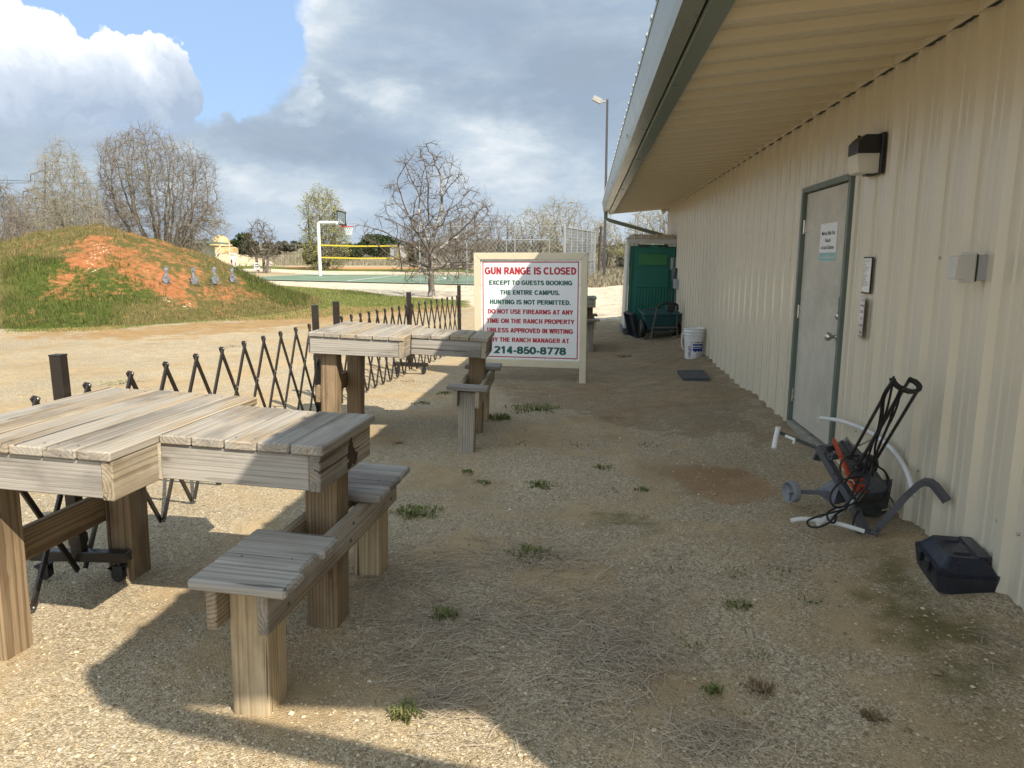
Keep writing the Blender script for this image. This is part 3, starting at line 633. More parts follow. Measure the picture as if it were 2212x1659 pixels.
# ------------------------------------------------------------------ wood
def wood_mat(name,early,late,grey,greydark,greyamt,fresh=.0):
    m,nt,b=mat(name); g=attr(nt,'grain'); tone=attr(nt,'tone','Fac')
    gs=mapping(nt,g,(.07,1,1))
    w=N(nt,'ShaderNodeTexWave',wave_type='RINGS',rings_direction='X',wave_profile='SAW'); L(nt,gs,w.inputs['Vector'])
    w.inputs['Scale'].default_value=21; w.inputs['Distortion'].default_value=4.2; w.inputs['Detail'].default_value=3.5; w.inputs['Detail Scale'].default_value=.9; w.inputs['Detail Roughness'].default_value=.55
    ring=w.outputs['Fac']
    fib=noise(nt,mapping(nt,g,(2.2,95,95)),1,5,.7); patch=noise(nt,mapping(nt,g,(1.6,7,7)),1,6,.62); big=noise(nt,mapping(nt,g,(.9,2.2,2.2)),1.4,5,.6)
    v=N(nt,'ShaderNodeTexVoronoi'); v.inputs['Scale'].default_value=1; L(nt,mapping(nt,g,(2.6,11,11)),v.inputs['Vector'])
    knot=mth(nt,'MULTIPLY',mrange(nt,v.outputs['Distance'],.16,.05),mrange(nt,big,.50,.58))
    rr=mrange(nt,ring,.45,.95)
    warm=mix(nt,mth(nt,'MULTIPLY',rr,.85),early,late); strk=mrange(nt,noise(nt,mapping(nt,g,(.45,17,17),(2,7,1)),1,5,.62),.42,.74); gry=mix(nt,mth(nt,'MAXIMUM',mth(nt,'MULTIPLY',rr,.42),mth(nt,'MULTIPLY',strk,.62)),grey,greydark)
    gm=mrange(nt,mth(nt,'ADD',patch,mth(nt,'SUBTRACT',mth(nt,'MULTIPLY',tone,-.5),.5-greyamt*.75)),.30,.62)
    c=mix(nt,gm,warm,gry)
    c=mix(nt,1.,c,ramp(nt,fib,[(.28,.74),(.5,1.),(.72,1.16)]),'MULTIPLY')
    c=mix(nt,mth(nt,'MULTIPLY',mrange(nt,big,.48,.62),.62),c,mix(nt,1.,c,(.50,.48,.47),'MULTIPLY'))
    crack=mrange(nt,noise(nt,mapping(nt,g,(.8,38,38),(4,4,4)),1,3,.6,.3),.635,.70)
    c=mix(nt,mth(nt,'MULTIPLY',crack,.75),c,(.035,.028,.022)); c=mix(nt,mth(nt,'MULTIPLY',knot,.8),c,(.07,.045,.028))
    L(nt,c,b.inputs['Base Color']); b.inputs['Roughness'].default_value=.82; b.inputs['Specular IOR Level'].default_value=.22
    h=mth(nt,'ADD',mth(nt,'MULTIPLY',fib,.55),mth(nt,'MULTIPLY',rr,-.45)); h=mth(nt,'SUBTRACT',h,mth(nt,'MULTIPLY',crack,1.6))
    bump(nt,b,h,.55,.004); return m
W_top=wood_mat('weathered_board',(.36,.285,.19),(.20,.145,.09),(.345,.315,.27),(.165,.145,.125),.70)
W_beam=wood_mat('weathered_beam',(.38,.32,.23),(.21,.16,.105),(.35,.325,.29),(.135,.122,.11),.78)
W_post=wood_mat('treated_post',(.265,.195,.12),(.145,.098,.058),(.25,.21,.155),(.14,.112,.082),.46)
W_seatpost=wood_mat('pale_post',(.44,.35,.225),(.31,.225,.13),(.41,.345,.255),(.27,.215,.15),.45)
W_grey=wood_mat('grey_post',(.38,.33,.26),(.2,.165,.125),(.36,.335,.30),(.15,.135,.12),.9)
M_stain=paint('rust_stain',(.045,.022,.012),.8)
M_nail=paint('nail_head',(.10,.095,.09),.5,.6)
M_black=paint('black_steel',(.018,.018,.018),.5)
h_=.178; D=dict(hT=.908,xL=-1.357,xR=-.544,xE=.126,yF=-.584,yB=.451,sF=-.323,sB=.243,lx=-1.226+.015,lyF=-.414,lyB=.342,hS=.556,sxL=-.163,sxR=.172,sy1=-.759,sy2=-.296,sy3=.156,sy4=.651,py1=-.579,py2=.542)
def make_bench(name,loc,rz,tilt,second=False,seed=1):
    random.seed(seed); t=empty(name,loc,rz,0,tilt)
    q=D; p=.07; top=q['hT']; bt=top-.038; W=W_top
    def boards(x0,x1,y0,y1,n,nm):
        w=(x1-x0)/n
        for k in range(n):
            mb=MB(); j=random.uniform(-.008,.008)
            mb.box((x0+w*(k+.5),(y0+y1)/2+j*.5,top-.019+random.uniform(-.0012,.0012)),(w-.005,y1-y0+j,.038),None,.006,axis=1,tone=random.uniform(-.2,.22),rz=random.uniform(-.003,.003))
            for yy in (y0+.05,y1-.05): 
                for dx in (-.3,.3): mb.lathe([(.0055,0),(.0055,.0014),(0,.0016)],6,Matrix.Translation((x0+w*(k+.5+dx),yy,top-.0012)),mi=1,capt=False)
            mb.build(nm,[W,M_nail],t)
    boards(q['xL'],q['xR'],q['yF'],q['yB'],6,'tabletop_board'); boards(q['xR']+.001,q['xE'],q['sF'],q['sB'],5 if not second else 4,'tabletop_board')
    zc=bt-.0705; i=.012; th=.038
    def beam(c,d,ax,tone,nm='apron_board',m=None):
        mb=MB(); mb.box(c,d,None,.004,axis=ax,tone=tone)
        n=mb.build(nm,m or W_beam,t); return n
    x0,x1,y0,y1=q['xL']+i,q['xR']-.004,q['yF']+.016,q['yB']-i; th2=.045
    beam(((x0+x1-th2)/2,y0+th/2,zc),(x1-x0-th2-.002+.0,th,.14),0,-.3); beam(((x0+x1)/2,y1-th/2,zc),(x1-x0-2*th2-.002,th,.14),0,0.)
    beam((x0-.001+.0,(y0+y1)/2+.02,zc-.001),(th2,y1-y0-.042,.141),1,.3)
    beam((x1-th2/2,(y0+q['sF'])/2,zc-.002),(th2,q['sF']+i-y0-.001,.146),1,.45)
    beam((x1-th2/2,(q['sB']-i+y1)/2,zc-.001),(th2,y1-q['sB']+i-.001,.142),1,.3)
    sx0,sx1=x1-th2,q['xE']-.018; s0,s1=q['sF']+i,q['sB']-i
    beam(((x1+sx1-th2)/2+.001,s0+th/2,zc),(sx1-x1-th2-.004,th,.14),0,-.2); beam(((x1+sx1-th2)/2+.001,s1-th/2,zc),(sx1-x1-th2-.004,th,.14),0,0.)
    e=beam((sx1-th2/2,(s0+s1)/2,zc-.002),(th2,s1-s0,.145),1,.35)
    mb=MB()    # dark wet stain with its own ragged outline on the end board
    rs=random.Random(4+seed)
    for cyy,czz,ry_,rzz in ((.03,.012,.035,.05),(.055,-.02,.05,.035),(.02,-.045,.03,.018),(.075,-.045,.025,.02),(.035,.045,.016,.02)):
        n=22; pts=[]
        for k in range(n):
            a=2*math.pi*k/n; r=1+rs.uniform(-.35,.3); pts.append((sx1+.0018+.0002*cyy*10,(s0+s1)/2+cyy+ry_*r*math.cos(a),zc+czz+rzz*r*math.sin(a)))
        mb.add(pts,[list(range(n))])
    mb.build('dark_stain',M_stain,e)
    ex=.12
    def post(nm,x,y,h,m,tone,w=.138):
        mb=MB(); mb.box((x,y,(h-ex)/2),(w,w,h+ex),None,.006,axis=2,tone=tone); return mb.build(nm,m,t)
    hp=bt-.003
    post('leg',0,0,hp,W_post,.2); post('leg',q['lx'],q['lyF'],hp,W_post,.5); post('leg',q['lx'],q['lyB'],hp,W_post,.0)
    # tie rail between the two legs of the wide end
    xr=q['lx']-p-.021
    beam((xr,(q['lyF']+q['lyB'])/2,.37 if second else .335),(.038,q['lyB']-q['lyF']+.16,.145),1,.8 if second else .5,'tie_rail',W_post)
    # seat arm: two beams past the stem leg, a post and a plank seat at each end
    hs=q['hS']; zb=hs-.038-.071
    for sx in (-1,1):
        mb=MB(); x=sx*(p+.0195)
        y0b,y1b=q['sy1']+.02,q['sy4']-.03
        mb.box((x,(y0b+y1b)/2,zb),(.038,y1b-y0b,.14),None,.004,axis=1,tone=.35 if sx>0 else .5)
        for yy in (q['py1'],q['py2'],0):
            for dz in (-.03,.035):
                mb.lathe([(.008,0),(.008,.003),(.004,.006),(0,.0062)],8,Matrix.Translation((x+sx*.0185,yy+dz*.5,zb+dz))@Matrix.Rotation(sx*math.pi/2,4,'Y'),mi=1,capt=False)
        mb.build('seat_beam',[W_beam,M_nail],t)
    post('seat_post',0,q['py1']-.02,hs-.040-(0.02 if second else 0),W_grey if second else W_seatpost,.5); post('seat_post',0,q['py2'],hs-.042,W_seatpost,.9)
    def seat(a,b,n):
        w=(b-a)/n
        for k in range(n):
            mb=MB(); j=random.uniform(-.012,.012)
            mb.box(((q['sxL']+q['sxR'])/2+j*.5,a+w*(k+.5),hs-.019+random.uniform(-.002,.002)),(q['sxR']-q['sxL']+j,w-.005,.038),None,.009,axis=0,tone=random.uniform(-.6,-.1),rz=random.uniform(-.01,.01))
            for dx in (-.09,.09): mb.lathe([(.0055,0),(.0055,.0014),(0,.0016)],6,Matrix.Translation(((q['sxL']+q['sxR'])/2+dx,a+w*(k+.5)+random.uniform(-.02,.02),hs-.001)),mi=1,capt=False)
            mb.build('seat_board',[W_beam,M_nail],t)
    if second: seat(q['sy1'],q['sy1']+.145,1); seat(q['sy4']-.29,q['sy4'],2)
    else: seat(q['sy1'],q['sy2'],3); seat(q['sy3'],q['sy4'],3)
    return t
G1='weathered wooden shooting benches along the range'
b=make_bench('shooting_bench',(-1.10,2.797,-.138),-.049,.035,False,3); tag(b,'grey weathered T shaped shooting bench in the foreground, three seat boards near the camera','shooting bench',G1)
b=make_bench('shooting_bench',(-.994,6.29,-.106),.036,.045,True,8); tag(b,'second weathered shooting bench just left of the big sign, single board on its near seat','shooting bench',G1)
b=make_bench('shooting_bench',(.06,12.9,-.10),.02,.0,True,12); tag(b,'far shooting bench mostly hidden behind the gun range sign','shooting bench',G1)

# ------------------------------------------------------------------ folding lattice barriers on castors
M_brown=paint('dark_bronze_paint',(.021,.016,.013),.36,var=.1,scale=8,spec=.5)
M_rubber=paint('black_rubber',(.012,.012,.012),.6); M_grey=paint('castor_grey',(.30,.30,.31),.4)
def caster(parent,x,y,z):
    mb=MB(); mb.tube([(x,y-.012,z+.032),(x,y+.012,z+.032)],.032,18); mb.build('wheel',M_rubber,parent)
    mb=MB(); mb.tube([(x,y-.0135,z+.032),(x,y+.0135,z+.032)],.017,14,mi=1)
    for s in (-1,1): mb.box((x+.006,y+s*.0175,z+.050),(.05,.004,.062),None,.001)
    mb.box((x+.008,y,z+.083),(.055,.042,.006),None,.001); mb.box((x-.034,y,z+.062),(.035,.03,.006),None,.001,ry=.5)
    mb.lathe([(.012,z+.085),(.012,z+.105)],10,Matrix.Translation((x+.008,y,0)))
    mb.build('caster_fork',[M_black,M_grey],parent)
def barrier(name,posts,label,per,top=.90,bot=.035,mid=()):
    # posts: ground points; lattice runs through them
    t=empty(name,posts[0]); o=Vector(posts[0]); M_=M_brown
    P=[Vector(p)-o for p in posts]
    for i,p in enumerate(P):
        mb=MB(); hb=.16 if i in mid else .02
        d=(P[min(i+1,len(P)-1)]-P[max(i-1,0)]); az=math.atan2(d.y,d.x)
        mb.box((p.x,p.y,p.z+(1.13+hb)/2),(.055,.055,1.13-hb),None,.003,rz=az); mb.box((p.x,p.y,p.z+1.131),(.058,.058,.006),None,.002,rz=az)
        for zz in (.22,.62): mb.box((p.x+.0,p.y,p.z+zz),(.062,.062,.05),None,.002,rz=az)
        mb.build('post',M_,t)
        if i in mid:
            f=MB().box((p.x,p.y,p.z+.135),(.50,.052,.052),None,.004,rz=az+math.pi/2+.0).build('foot',M_,t)
            nx_,ny_=-math.sin(az),math.cos(az)
            for s in (-.19,.19): caster(f,p.x+nx_*s,p.y+ny_*s,p.z+.004)
    for i in range(len(P)-1):
        a,b=P[i],P[i+1]; d=b-a; ln=d.length; n=per[i]; s=ln/n; u=d/ln; nrm=Vector((-u.y,u.x,0))
        mb=MB(); H=top-bot
        def pt(k,h): 
            q=a+u*(k*s); return q+Vector((0,0,bot+h*H))
        for k in range(-1,n+2):
            kc=k+.5
            for sg in (-1,1):
                # a bar leaving the peak at kc and reaching the foot 1.5 periods away
                k0,h0,k1,h1=kc,1.,kc+sg*1.5,0.
                lo,hi=.04,n-.04
                def clip(ka,ha,kb,hb):
                    pts=[]
                    for (x,hh) in ((ka,ha),(kb,hb)):
                        x2=min(max(x,lo),hi); hh=ha+(hb-ha)*(x2-ka)/(kb-ka); pts.append((x2,hh))
                    return pts
                if max(k0,k1)<=lo or min(k0,k1)>=hi: continue
                (xa,ha),(xb,hb)=clip(k0,h0,k1,h1)
                A=pt(xa,ha)+nrm*.009*sg; B=pt(xb,hb)+nrm*.009*sg; dd=(B-A).normalized(); e=.009
                if ha>.99: A-=dd*e
                if hb<.01: B+=dd*e
                tw=dd.cross(nrm).normalized()*.0125; th=nrm*.006
                vs=[A+tw+th,A-tw+th,A-tw-th,A+tw-th,B+tw+th,B-tw+th,B-tw-th,B+tw-th]
                mb.add(vs,[[0,1,2,3],[7,6,5,4],[0,4,5,1],[1,5,6,2],[2,6,7,3],[3,7,4,0]])
            for kk,h in ((kc,1.),(kc+.5,2/3),(kc,1/3.),(kc+.5,0.)):
                if not 0<kk<n: continue
                for sg in (-1,1):
                    c=pt(kk,h)+nrm*.0142*sg
                    T=Matrix.Translation(c)@(nrm*sg).to_track_quat('Z','Y').to_matrix().to_4x4(); mb.lathe([(.007,-.002),(.007,.002),(.003,.004),(0,.004)],8,T,mi=1,capt=False)
        mb.build('lattice',[M_,M_screw],t)
    return t
def gp_(X,Y): return (X,Y,ter(X,Y))
t=barrier('folding_barrier',[gp_(-2.40,1.0),gp_(-2.46,3.07),gp_(-2.64,6.75)],'',[6,10],mid=(1,),top=.955)
tag(t,'dark bronze folding lattice barrier behind the foreground shooting bench','barrier','folding lattice barriers')
t=barrier('folding_barrier',[gp_(-2.66,7.40),gp_(-2.42,9.62),gp_(-2.20,12.3)],'',[9,9],mid=(1,),top=.955)
tag(t,'dark bronze folding lattice barrier running behind the second bench toward the big sign','barrier','folding lattice barriers')

# ------------------------------------------------------------------ gun range sign
M_cream=paint('cream_steel',(.60,.535,.39),.38,var=.04,scale=3,dirt=(.45,.38,.27),dirtamt=.25)
M_white=paint('sign_white',(.76,.77,.78),.35,var=.02,scale=3); M_red=paint('sign_red',(.42,.018,.035),.4,var=.05); M_ink=paint('sign_green_ink',(.012,.10,.075),.4,var=.05)
sg=gt(1257,828); rzs=R(-6.2)
SW=1.475; SH=1.66
sign=empty('range_sign',(sg.x+.05,sg.y-.0,sg.z),rzs); tag(sign,'big white gun range is closed sign in a cream steel frame','sign')
# local x runs left (-SW) to 0 along the board, -y faces the camera
fwid=.085
mb=MB()
for x in (-fwid/2,-SW+fwid/2): mb.box((x,0,(SH-fwid*.5)/2-.1),(fwid,.06,SH-fwid*.5+.2-.0),None,.003)
zb=.24
mb.box((-SW/2,0,SH-fwid/2+.0008),(SW+.003,.0615,fwid),None,.003); mb.box((-SW/2,0,zb),(SW-2*fwid-.002,.058,.09),None,.003)
for s in (-1,1):
    x=(0 if s>0 else -SW); mb.add([(x,-.0312,SH),(x-s*.004,-.0312,SH),(x-s*fwid-s*.002,-.0312,SH-fwid),(x-s*fwid+s*.002,-.0312,SH-fwid)],[[0,1,2,3] if s<0 else [3,2,1,0]],mi=1)
mb.build('frame',[M_cream,M_seam],sign)
px0,px1=-SW+fwid+.004,-fwid-.004; pz0,pz1=zb+.049,SH-fwid-.004; PW=px1-px0; PH=pz1-pz0
mb=MB(); mb.box(((px0+px1)/2,-.002,(pz0+pz1)/2),(PW,.006,PH),None,.001)
for k in range(4):
    for z in (pz0+.014,pz1-.014): mb.lathe([(.006,0),(.006,.002),(0,.003)],8,Matrix.Translation((px0+PW*(.04+.307*k),-.005,z))@Matrix.Rotation(math.pi/2,4,'X'),mi=1,capt=False)
for k in range(1,4):
    for x in (px0+.012,px1-.012): mb.lathe([(.006,0),(.006,.002),(0,.003)],8,Matrix.Translation((x,-.005,pz0+PH*.25*k))@Matrix.Rotation(math.pi/2,4,'X'),mi=1,capt=False)
panel=mb.build('panel',[M_white,M_screw],sign)
T=Matrix.Translation((0,-.0062,0))@Matrix.Rotation(math.pi/2,4,'X')
mb=MB(); b0,b1,c0,c1=px0+.022,px1-.022,pz0+.022,pz1-.022; w=.0125
for (x0,x1,y0,y1) in ((b0,b1,c0,c0+w),(b0,b1,c1-w,c1),(b0,b0+w,c0+w,c1-w),(b1-w,b1,c0+w,c1-w)): mb.add([(x0,y0,0),(x1,y0,0),(x1,y1,0),(x0,y1,0)],[[0,1,2,3]],T)
mb.build('border',M_red,panel)
# fractions measured inside the red border: (text, left, right, bottom, top, colour)
lines=[('GUN RANGE IS CLOSED',.025,.975,.868,.943,0),('EXCEPT TO GUESTS BOOKING',.068,.935,.760,.808,1),('THE ENTIRE CAMPUS.',.186,.812,.660,.708,1),('HUNTING IS NOT PERMITTED.',.075,.925,.560,.608,1),
 ('DO NOT USE FIREARMS AT ANY',.053,.948,.460,.508,0),('TIME ON THE RANCH PROPERTY',.040,.962,.362,.410,0),('UNLESS APPROVED IN WRITING',.045,.950,.262,.312,0),('BY THE RANCH MANAGER AT',.085,.912,.164,.212,0),('214-850-8778',.120,.880,.040,.118,1)]
for txt,l,r,bt_,tp,cidx in lines:
    mb=MB(); block_text(mb,txt,b0+(b1-b0)*l,b0+(b1-b0)*r,c0+(c1-c0)*bt_,c0+(c1-c0)*tp,T,.25); mb.build('lettering',M_red if cidx==0 else M_ink,panel)
S.cycles.max_bounces=6; S.cycles.diffuse_bounces=4; S.cycles.glossy_bounces=3; S.cycles.transparent_max_bounces=8
# ------------------------------------------------------------------ things on the wall
M_blk=paint('black_plastic',(.016,.016,.017),.42,spec=.5); M_gbox=paint('grey_box',(.36,.37,.38),.45,var=.05)
def lens_mat(name,col,rough,alpha_mix):
    m,nt,b=mat(name); b.inputs['Base Color'].default_value=(*col,1); b.inputs['Roughness'].default_value=rough
    b.inputs['Alpha'].default_value=1-alpha_mix; return m
M_lens=lens_mat('frosted_lens',(.80,.77,.68),.35,.35); M_clear=lens_mat('clear_cover',(.62,.60,.54),.15,.35)
w=empty('wall_lamp',(XW-.019,4.82,2.095)); tag(w,'black wall lamp with frosted lens above the corner of the door frame','wall lamp')
MB().box((-.012,0,0),(.022,.215,.245),None,.004).build('back_plate',M_blk,w)
mb=MB(); hw=.088; mb.prism([(-.024,.112),(-.115,.112),(-.155,.072),(-.155,.002),(-.024,.002)],2*hw,Matrix.Translation((0,hw,0))@Matrix.Rotation(math.pi/2,4,'X'))
mb.lathe([(.009,0),(.009,.01),(0,.012)],10,Matrix.Translation((-.115,.03,.112)),capt=False); mb.build('housing',M_blk,w)
mb=MB(); mb.prism([(-.026,0.),(-.152,0.),(-.152,-.045),(-.14,-.108),(-.12,-.114),(-.026,-.114)],2*hw-.006,Matrix.Translation((0,hw-.003,0))@Matrix.Rotation(math.pi/2,4,'X')); mb.build('lens',M_lens,w)
mb=MB(); mb.box((-.05,.02,-.1195),(.04,.06,.01),None,.002); mb.build('latch',M_blk,w)
w=empty('outlet_box',(XW-.019,3.475,1.415)); tag(w,'grey weatherproof outlet box with clear bubble cover on the beige wall','outlet box')
MB().box((-.0275,0,0),(.055,.10,.115),None,.004).build('box',M_gbox,w); MB().box((-.0605,-.0,.0),(.010,.104,.122),None,.002).build('gasket',M_blk,w)
mb=MB(); mb.box((-.072,0,0),(.012,.118,.135),None,.003); 
mb.add([(-.078,-.052,-.058),(-.078,.052,-.058),(-.078,.052,.058),(-.078,-.052,.058),(-.145,-.044,-.048),(-.145,.044,-.048),(-.138,.044,.05),(-.138,-.044,.05)],[[4,5,6,7],[0,1,5,4],[1,2,6,5],[2,3,7,6],[3,0,4,7]]); mb.build('cover',M_clear,w)
mb=MB(); mb.box((-.0685,.012,0),(.004,.035,.07),None,.001); mb.build('socket',M_white,w)
# signs on the wall and the door: flat sheets facing -x; local x of the sheet = -Y
def sheet(name,x,y0,y1,z0,z1,m,label,cat,th=.003,parent=None):
    o=MB().box((0,0,0),(th,abs(y1-y0),z1-z0),None,.0006).build(name,m,parent,(x,(y0+y1)/2,(z0+z1)/2)); return o
def wallT(x,y,z): return Matrix(((0,0,-1,x),(-1,0,0,y),(0,1,0,z),(0,0,0,1)))     # sheet x -> -Y, sheet y -> +Z, normal -> -X
M_teal=paint('sign_teal',(.22,.44,.44),.4,var=.04); M_navy=paint('navy_ink',(.02,.028,.055),.5)
dsx=XW-.0125
a=aX(1773,488,dsx); b=aX(1811,485,dsx); c=aX(1773,562,dsx)
t=empty('door_sign',(dsx,(a.y+b.y)/2,1.58)); tag(t,'white and teal ranch name sign on the grey door','sign')
wd=a.y-b.y-.02; ht=.285
bs=MB().box((0,0,0),(.003,wd,ht),None,.0008).build('panel',M_white,t)
mb=MB(); mb.add([(-wd/2+.004,-ht/2+.003,0),(wd/2-.004,-ht/2+.003,0),(wd/2-.004,-ht/2+.067,0),(-wd/2+.004,-ht/2+.067,0)],[[0,1,2,3]],wallT(-.0021,0,0)); mb.build('teal_band',M_teal,bs)
mb=MB()
for tx,l,r,y in (('Marluc Bella Vita',-.40,.40,.055),('Ranch',-.16,.16,.002),('on Lake Godstone',-.38,.38,-.050)): lettering(mb,tx,l*wd,r*wd,y,y+.030,wallT(-.0022,0,0),bold=.02)
mb.build('lettering',M_navy,bs)
mb=MB(); lettering(mb,'www.LakeGodstone.com',-.41*wd,.41*wd,-ht/2+.026,-ht/2+.042,wallT(-.0030,0,0),bold=.015); mb.build('web_address',M_white,bs)
nx=XW-.0225
t=empty('notice',(nx,4.85,1.353)); tag(t,'printed notice in a thin black frame right of the door, above the red bordered sign','notice')
mb=MB(); 
for (y,z,dy,dz) in ((.088,0,.008,.232),(-.088,0,.008,.232),(0,.112,.168,.008),(0,-.112,.168,.008)): mb.box((0,y,z),(.010,dy,dz),None,.001)
mb.build('frame',M_blk,t)
pp=MB().box((.001,0,0),(.004,.168,.216),None,.0005).build('paper',paint('paper',(.78,.80,.77),.18,var=.05,scale=9,spec=.7),t)
mb=MB(); rs=random.Random(2)
for k in range(17):
    z=.088-k*.0098; x0=-.06; x1=x0+rs.uniform(.05,.115)
    if k in (1,8): continue
    mb.add([(x0,z,0),(x1,z,0),(x1,z+.0028,0),(x0,z+.0028,0)],[[0,1,2,3]],wallT(-.0016,0,0))
mb.build('printed_lines',paint('print_grey',(.16,.17,.17),.5),pp)
# curled plastic sign
t=empty('closed_sign',(nx+.001,4.853,1.075)); tag(t,'small white sign with red border, curling outward, below the framed notice','sign')
cw,chh=.185,.262; n=14
def curl(u): # u 0..1 across, near edge lifts off the wall
    return -.028*max(0,(u-.35)/.65)**1.6
def curl_sheet(x0,x1,y0,y1,off,mi,mb,k=10):
    vs=[];fs=[]
    for i in range(k+1):
        x=x0+(x1-x0)*i/k; u=x/cw+.5
        vs+=[(curl(u)-off,-x,y0),(curl(u)-off,-x,y1)]
    for i in range(k): fs.append([2*i,2*i+1,2*i+3,2*i+2])
    mb.add(vs,fs,None,mi=mi,smooth=True)
mb=MB(); curl_sheet(-cw/2,cw/2,-chh/2,chh/2,.0,0,mb,16); pnl=mb.build('panel',M_white,t); pnl.modifiers.new('thick','SOLIDIFY').thickness=.0016
mb=MB(); i_=.012; w_=.004
for x0,x1,y0,y1 in ((-cw/2+i_,cw/2-i_,-chh/2+i_,-chh/2+i_+w_),(-cw/2+i_,cw/2-i_,chh/2-i_-w_,chh/2-i_),(-cw/2+i_,-cw/2+i_+w_,-chh/2+i_,chh/2-i_),(cw/2-i_-w_,cw/2-i_,-chh/2+i_,chh/2-i_)): curl_sheet(x0,x1,y0,y1,.0022,0,mb)
mb.build('border',M_red,pnl)
mb=MB()
for tx,l,r,y in (('Gun Range is',-.33,.36,.076),('CLOSED',-.22,.22,.034),('When',-.16,.16,-.010),('Sports Field is',-.36,.38,-.054),('In use',-.15,.15,-.098)):
    tm=MB(); lettering(tm,tx,l*cw,r*cw,y,y+.018,None,bold=.02)
    mb.add([(curl(v[0]/cw+.5)-.0024,-v[0],v[1]) for v in tm.v],tm.f)
mb.build('lettering',M_red,pnl)
# grey boxes, conduit and cable near the far end of the wall
def small_box(name,px,py,wd,ht,dp,m,label,cat,Y=14.25,group=None):
    p=aX(px,py,XW-.02-dp/2); o=MB().box((0,0,0),(dp,wd,ht),None,.006).build(name,m,None,(p.x,p.y,p.z)); tag(o,label,cat,group); return o
small_box('meter_box',1453,570,.30,.25,.12,M_gbox,'upper grey electric box on the far wall beside the green toilet','electric box')
small_box('switch_box',1457,594,.22,.26,.09,paint('dark_grey_box',(.16,.165,.17),.5),'narrow dark grey electric box between the two paler boxes','electric box')
small_box('junction_box',1461,613,.24,.18,.10,M_gbox,'lowest pale grey electric box on the far wall, cable hanging below','electric box')
p0=aX(1460,622,XW-.05)
mb=MB(); mb.tube([(p0.x,p0.y,p0.z),(p0.x,p0.y,p0.z-.5),(p0.x-.01,p0.y+.03,.1)],.010,8); tag(mb.build('wall_cable',M_blk),'thin dark cable hanging down the wall under the electric boxes','cable')
# small white flood lamp on the far corner
p=aX(1440,454,XW-.06); t=empty('flood_lamp',(XW-.06,Y1-.05,2.55)); tag(t,'small white flood lamp at the far corner of the building under the soffit','flood lamp')
mb=MB(); mb.box((.02,0,0),(.04,.08,.08),None,.01); mb.build('base',M_white,t); mb=MB(); mb.lathe([(.015,0),(.03,.03),(.055,.10),(.055,.12)],14,Matrix.Translation((0,0,0))@Matrix.Rotation(-2.0,4,'Y')); mb.build('lamp_head',M_white,t)

# ------------------------------------------------------------------ portable toilet
M_tgreen=paint('toilet_green',(.008,.125,.088),.42,var=.08,scale=3,spec=.4,dirt=(.012,.085,.062),dirtamt=.4); M_tgreen2=paint('toilet_decal',(.028,.16,.05),.5,var=.1,scale=3)
M_twhite=paint('toilet_grey_white',(.50,.50,.47),.5,var=.06,scale=4,dirt=(.3,.28,.22),dirtamt=.3); M_tbase=paint('toilet_base',(.055,.065,.075),.6,var=.1)
TY=14.72; tl=aY(1347,702,TY); tx0=.775; TW=1.02; TH=2.0
toi=empty('portable_toilet',(tx0,TY,ter(1.2,TY)-.0),0,0,R(1.2)); tag(toi,'green portable toilet with pale roof and corner strips against the far end of the wall','portable toilet')
mb=MB(); mb.box((TW/2,TW/2,.06),(TW+.03,TW+.03,.10),None,.012)
for k in range(4): mb.box((TW*(.14+.24*k),-.017,.045),(.13,.006,.05),None,.002)
mb.build('base',M_tbase,toi)
# ribbed back panel
mb=MB(); z0,z1=.11,1.80; xa,xb=.065,TW-.03
mb.box(((xa+xb)/2,.03,(z0+z1)/2),(xb-xa,.05,z1-z0),None,.008)
for x in (xa+.045,xb-.045): mb.box((x,-.002,(z0+.08+z1-.06)/2),(.030,.024,z1-z0-.16),None,.008); 
for k in range(11): 
    x=xa+.16+k*(xb-xa-.32)/10; mb.box((x,.001,.56),(.036,.016,.80),None,.007)
mb.box(((xa+xb)/2,-.004,1.14),(xb-xa-.26,.03,.40),None,.012)
mb.box(((xa+xb)/2,-.001,1.50),(xb-xa-.36,.02,.22),None,.01,mi=1)
mb.box(((xa+xb)/2,.0,.16),(xb-xa-.1,.02,.05),None,.008)
bp=mb.build('back_panel',[M_tgreen,M_tgreen2],toi)
mb=MB(); mb.box((.03,TW/2,.96),(.05,TW-.04,1.70),None,.012); mb.box((.027,TW/2,.96),(.05,TW-.3,1.4),None,.012); mb.build('side_panel',M_twhite,toi)
mb=MB(); mb.box((TW-.01,TW/2,.96),(.035,TW-.06,1.70),None,.01); mb.build('side_panel',M_tgreen,toi)
mb=MB(); mb.box((.028,-.001,.96),(.055,.05,1.72),None,.01); mb.build('corner_strip',M_twhite,toi)
mb=MB(); mb.box((TW/2,.008,1.865),(TW+.03,.06,.10),None,.012,mi=0)
for x in (.10,TW-.10): mb.box((x,.0095,1.795),(.22,.055,.06),None,.008)
for x in (.05,.14,TW-.14,TW-.05): mb.lathe([(.012,0),(.012,.006),(0,.007)],8,Matrix.Translation((x,-.018,1.80))@Matrix.Rotation(math.pi/2,4,'X'),mi=1,capt=False)
mb.build('top_rail',[M_twhite,M_blk],toi)
for x in (TW*.33,TW*.70):
    mb=MB(); mb.box((x,-.0,1.765),(.24,.022,.055),None,.004)
    for k in (-1,1): mb.box((x+k*.058,-.0015,1.765),(.10,.022,.040),None,.002,mi=1)
    mb.build('vent',[M_tgreen,M_blk],bp)
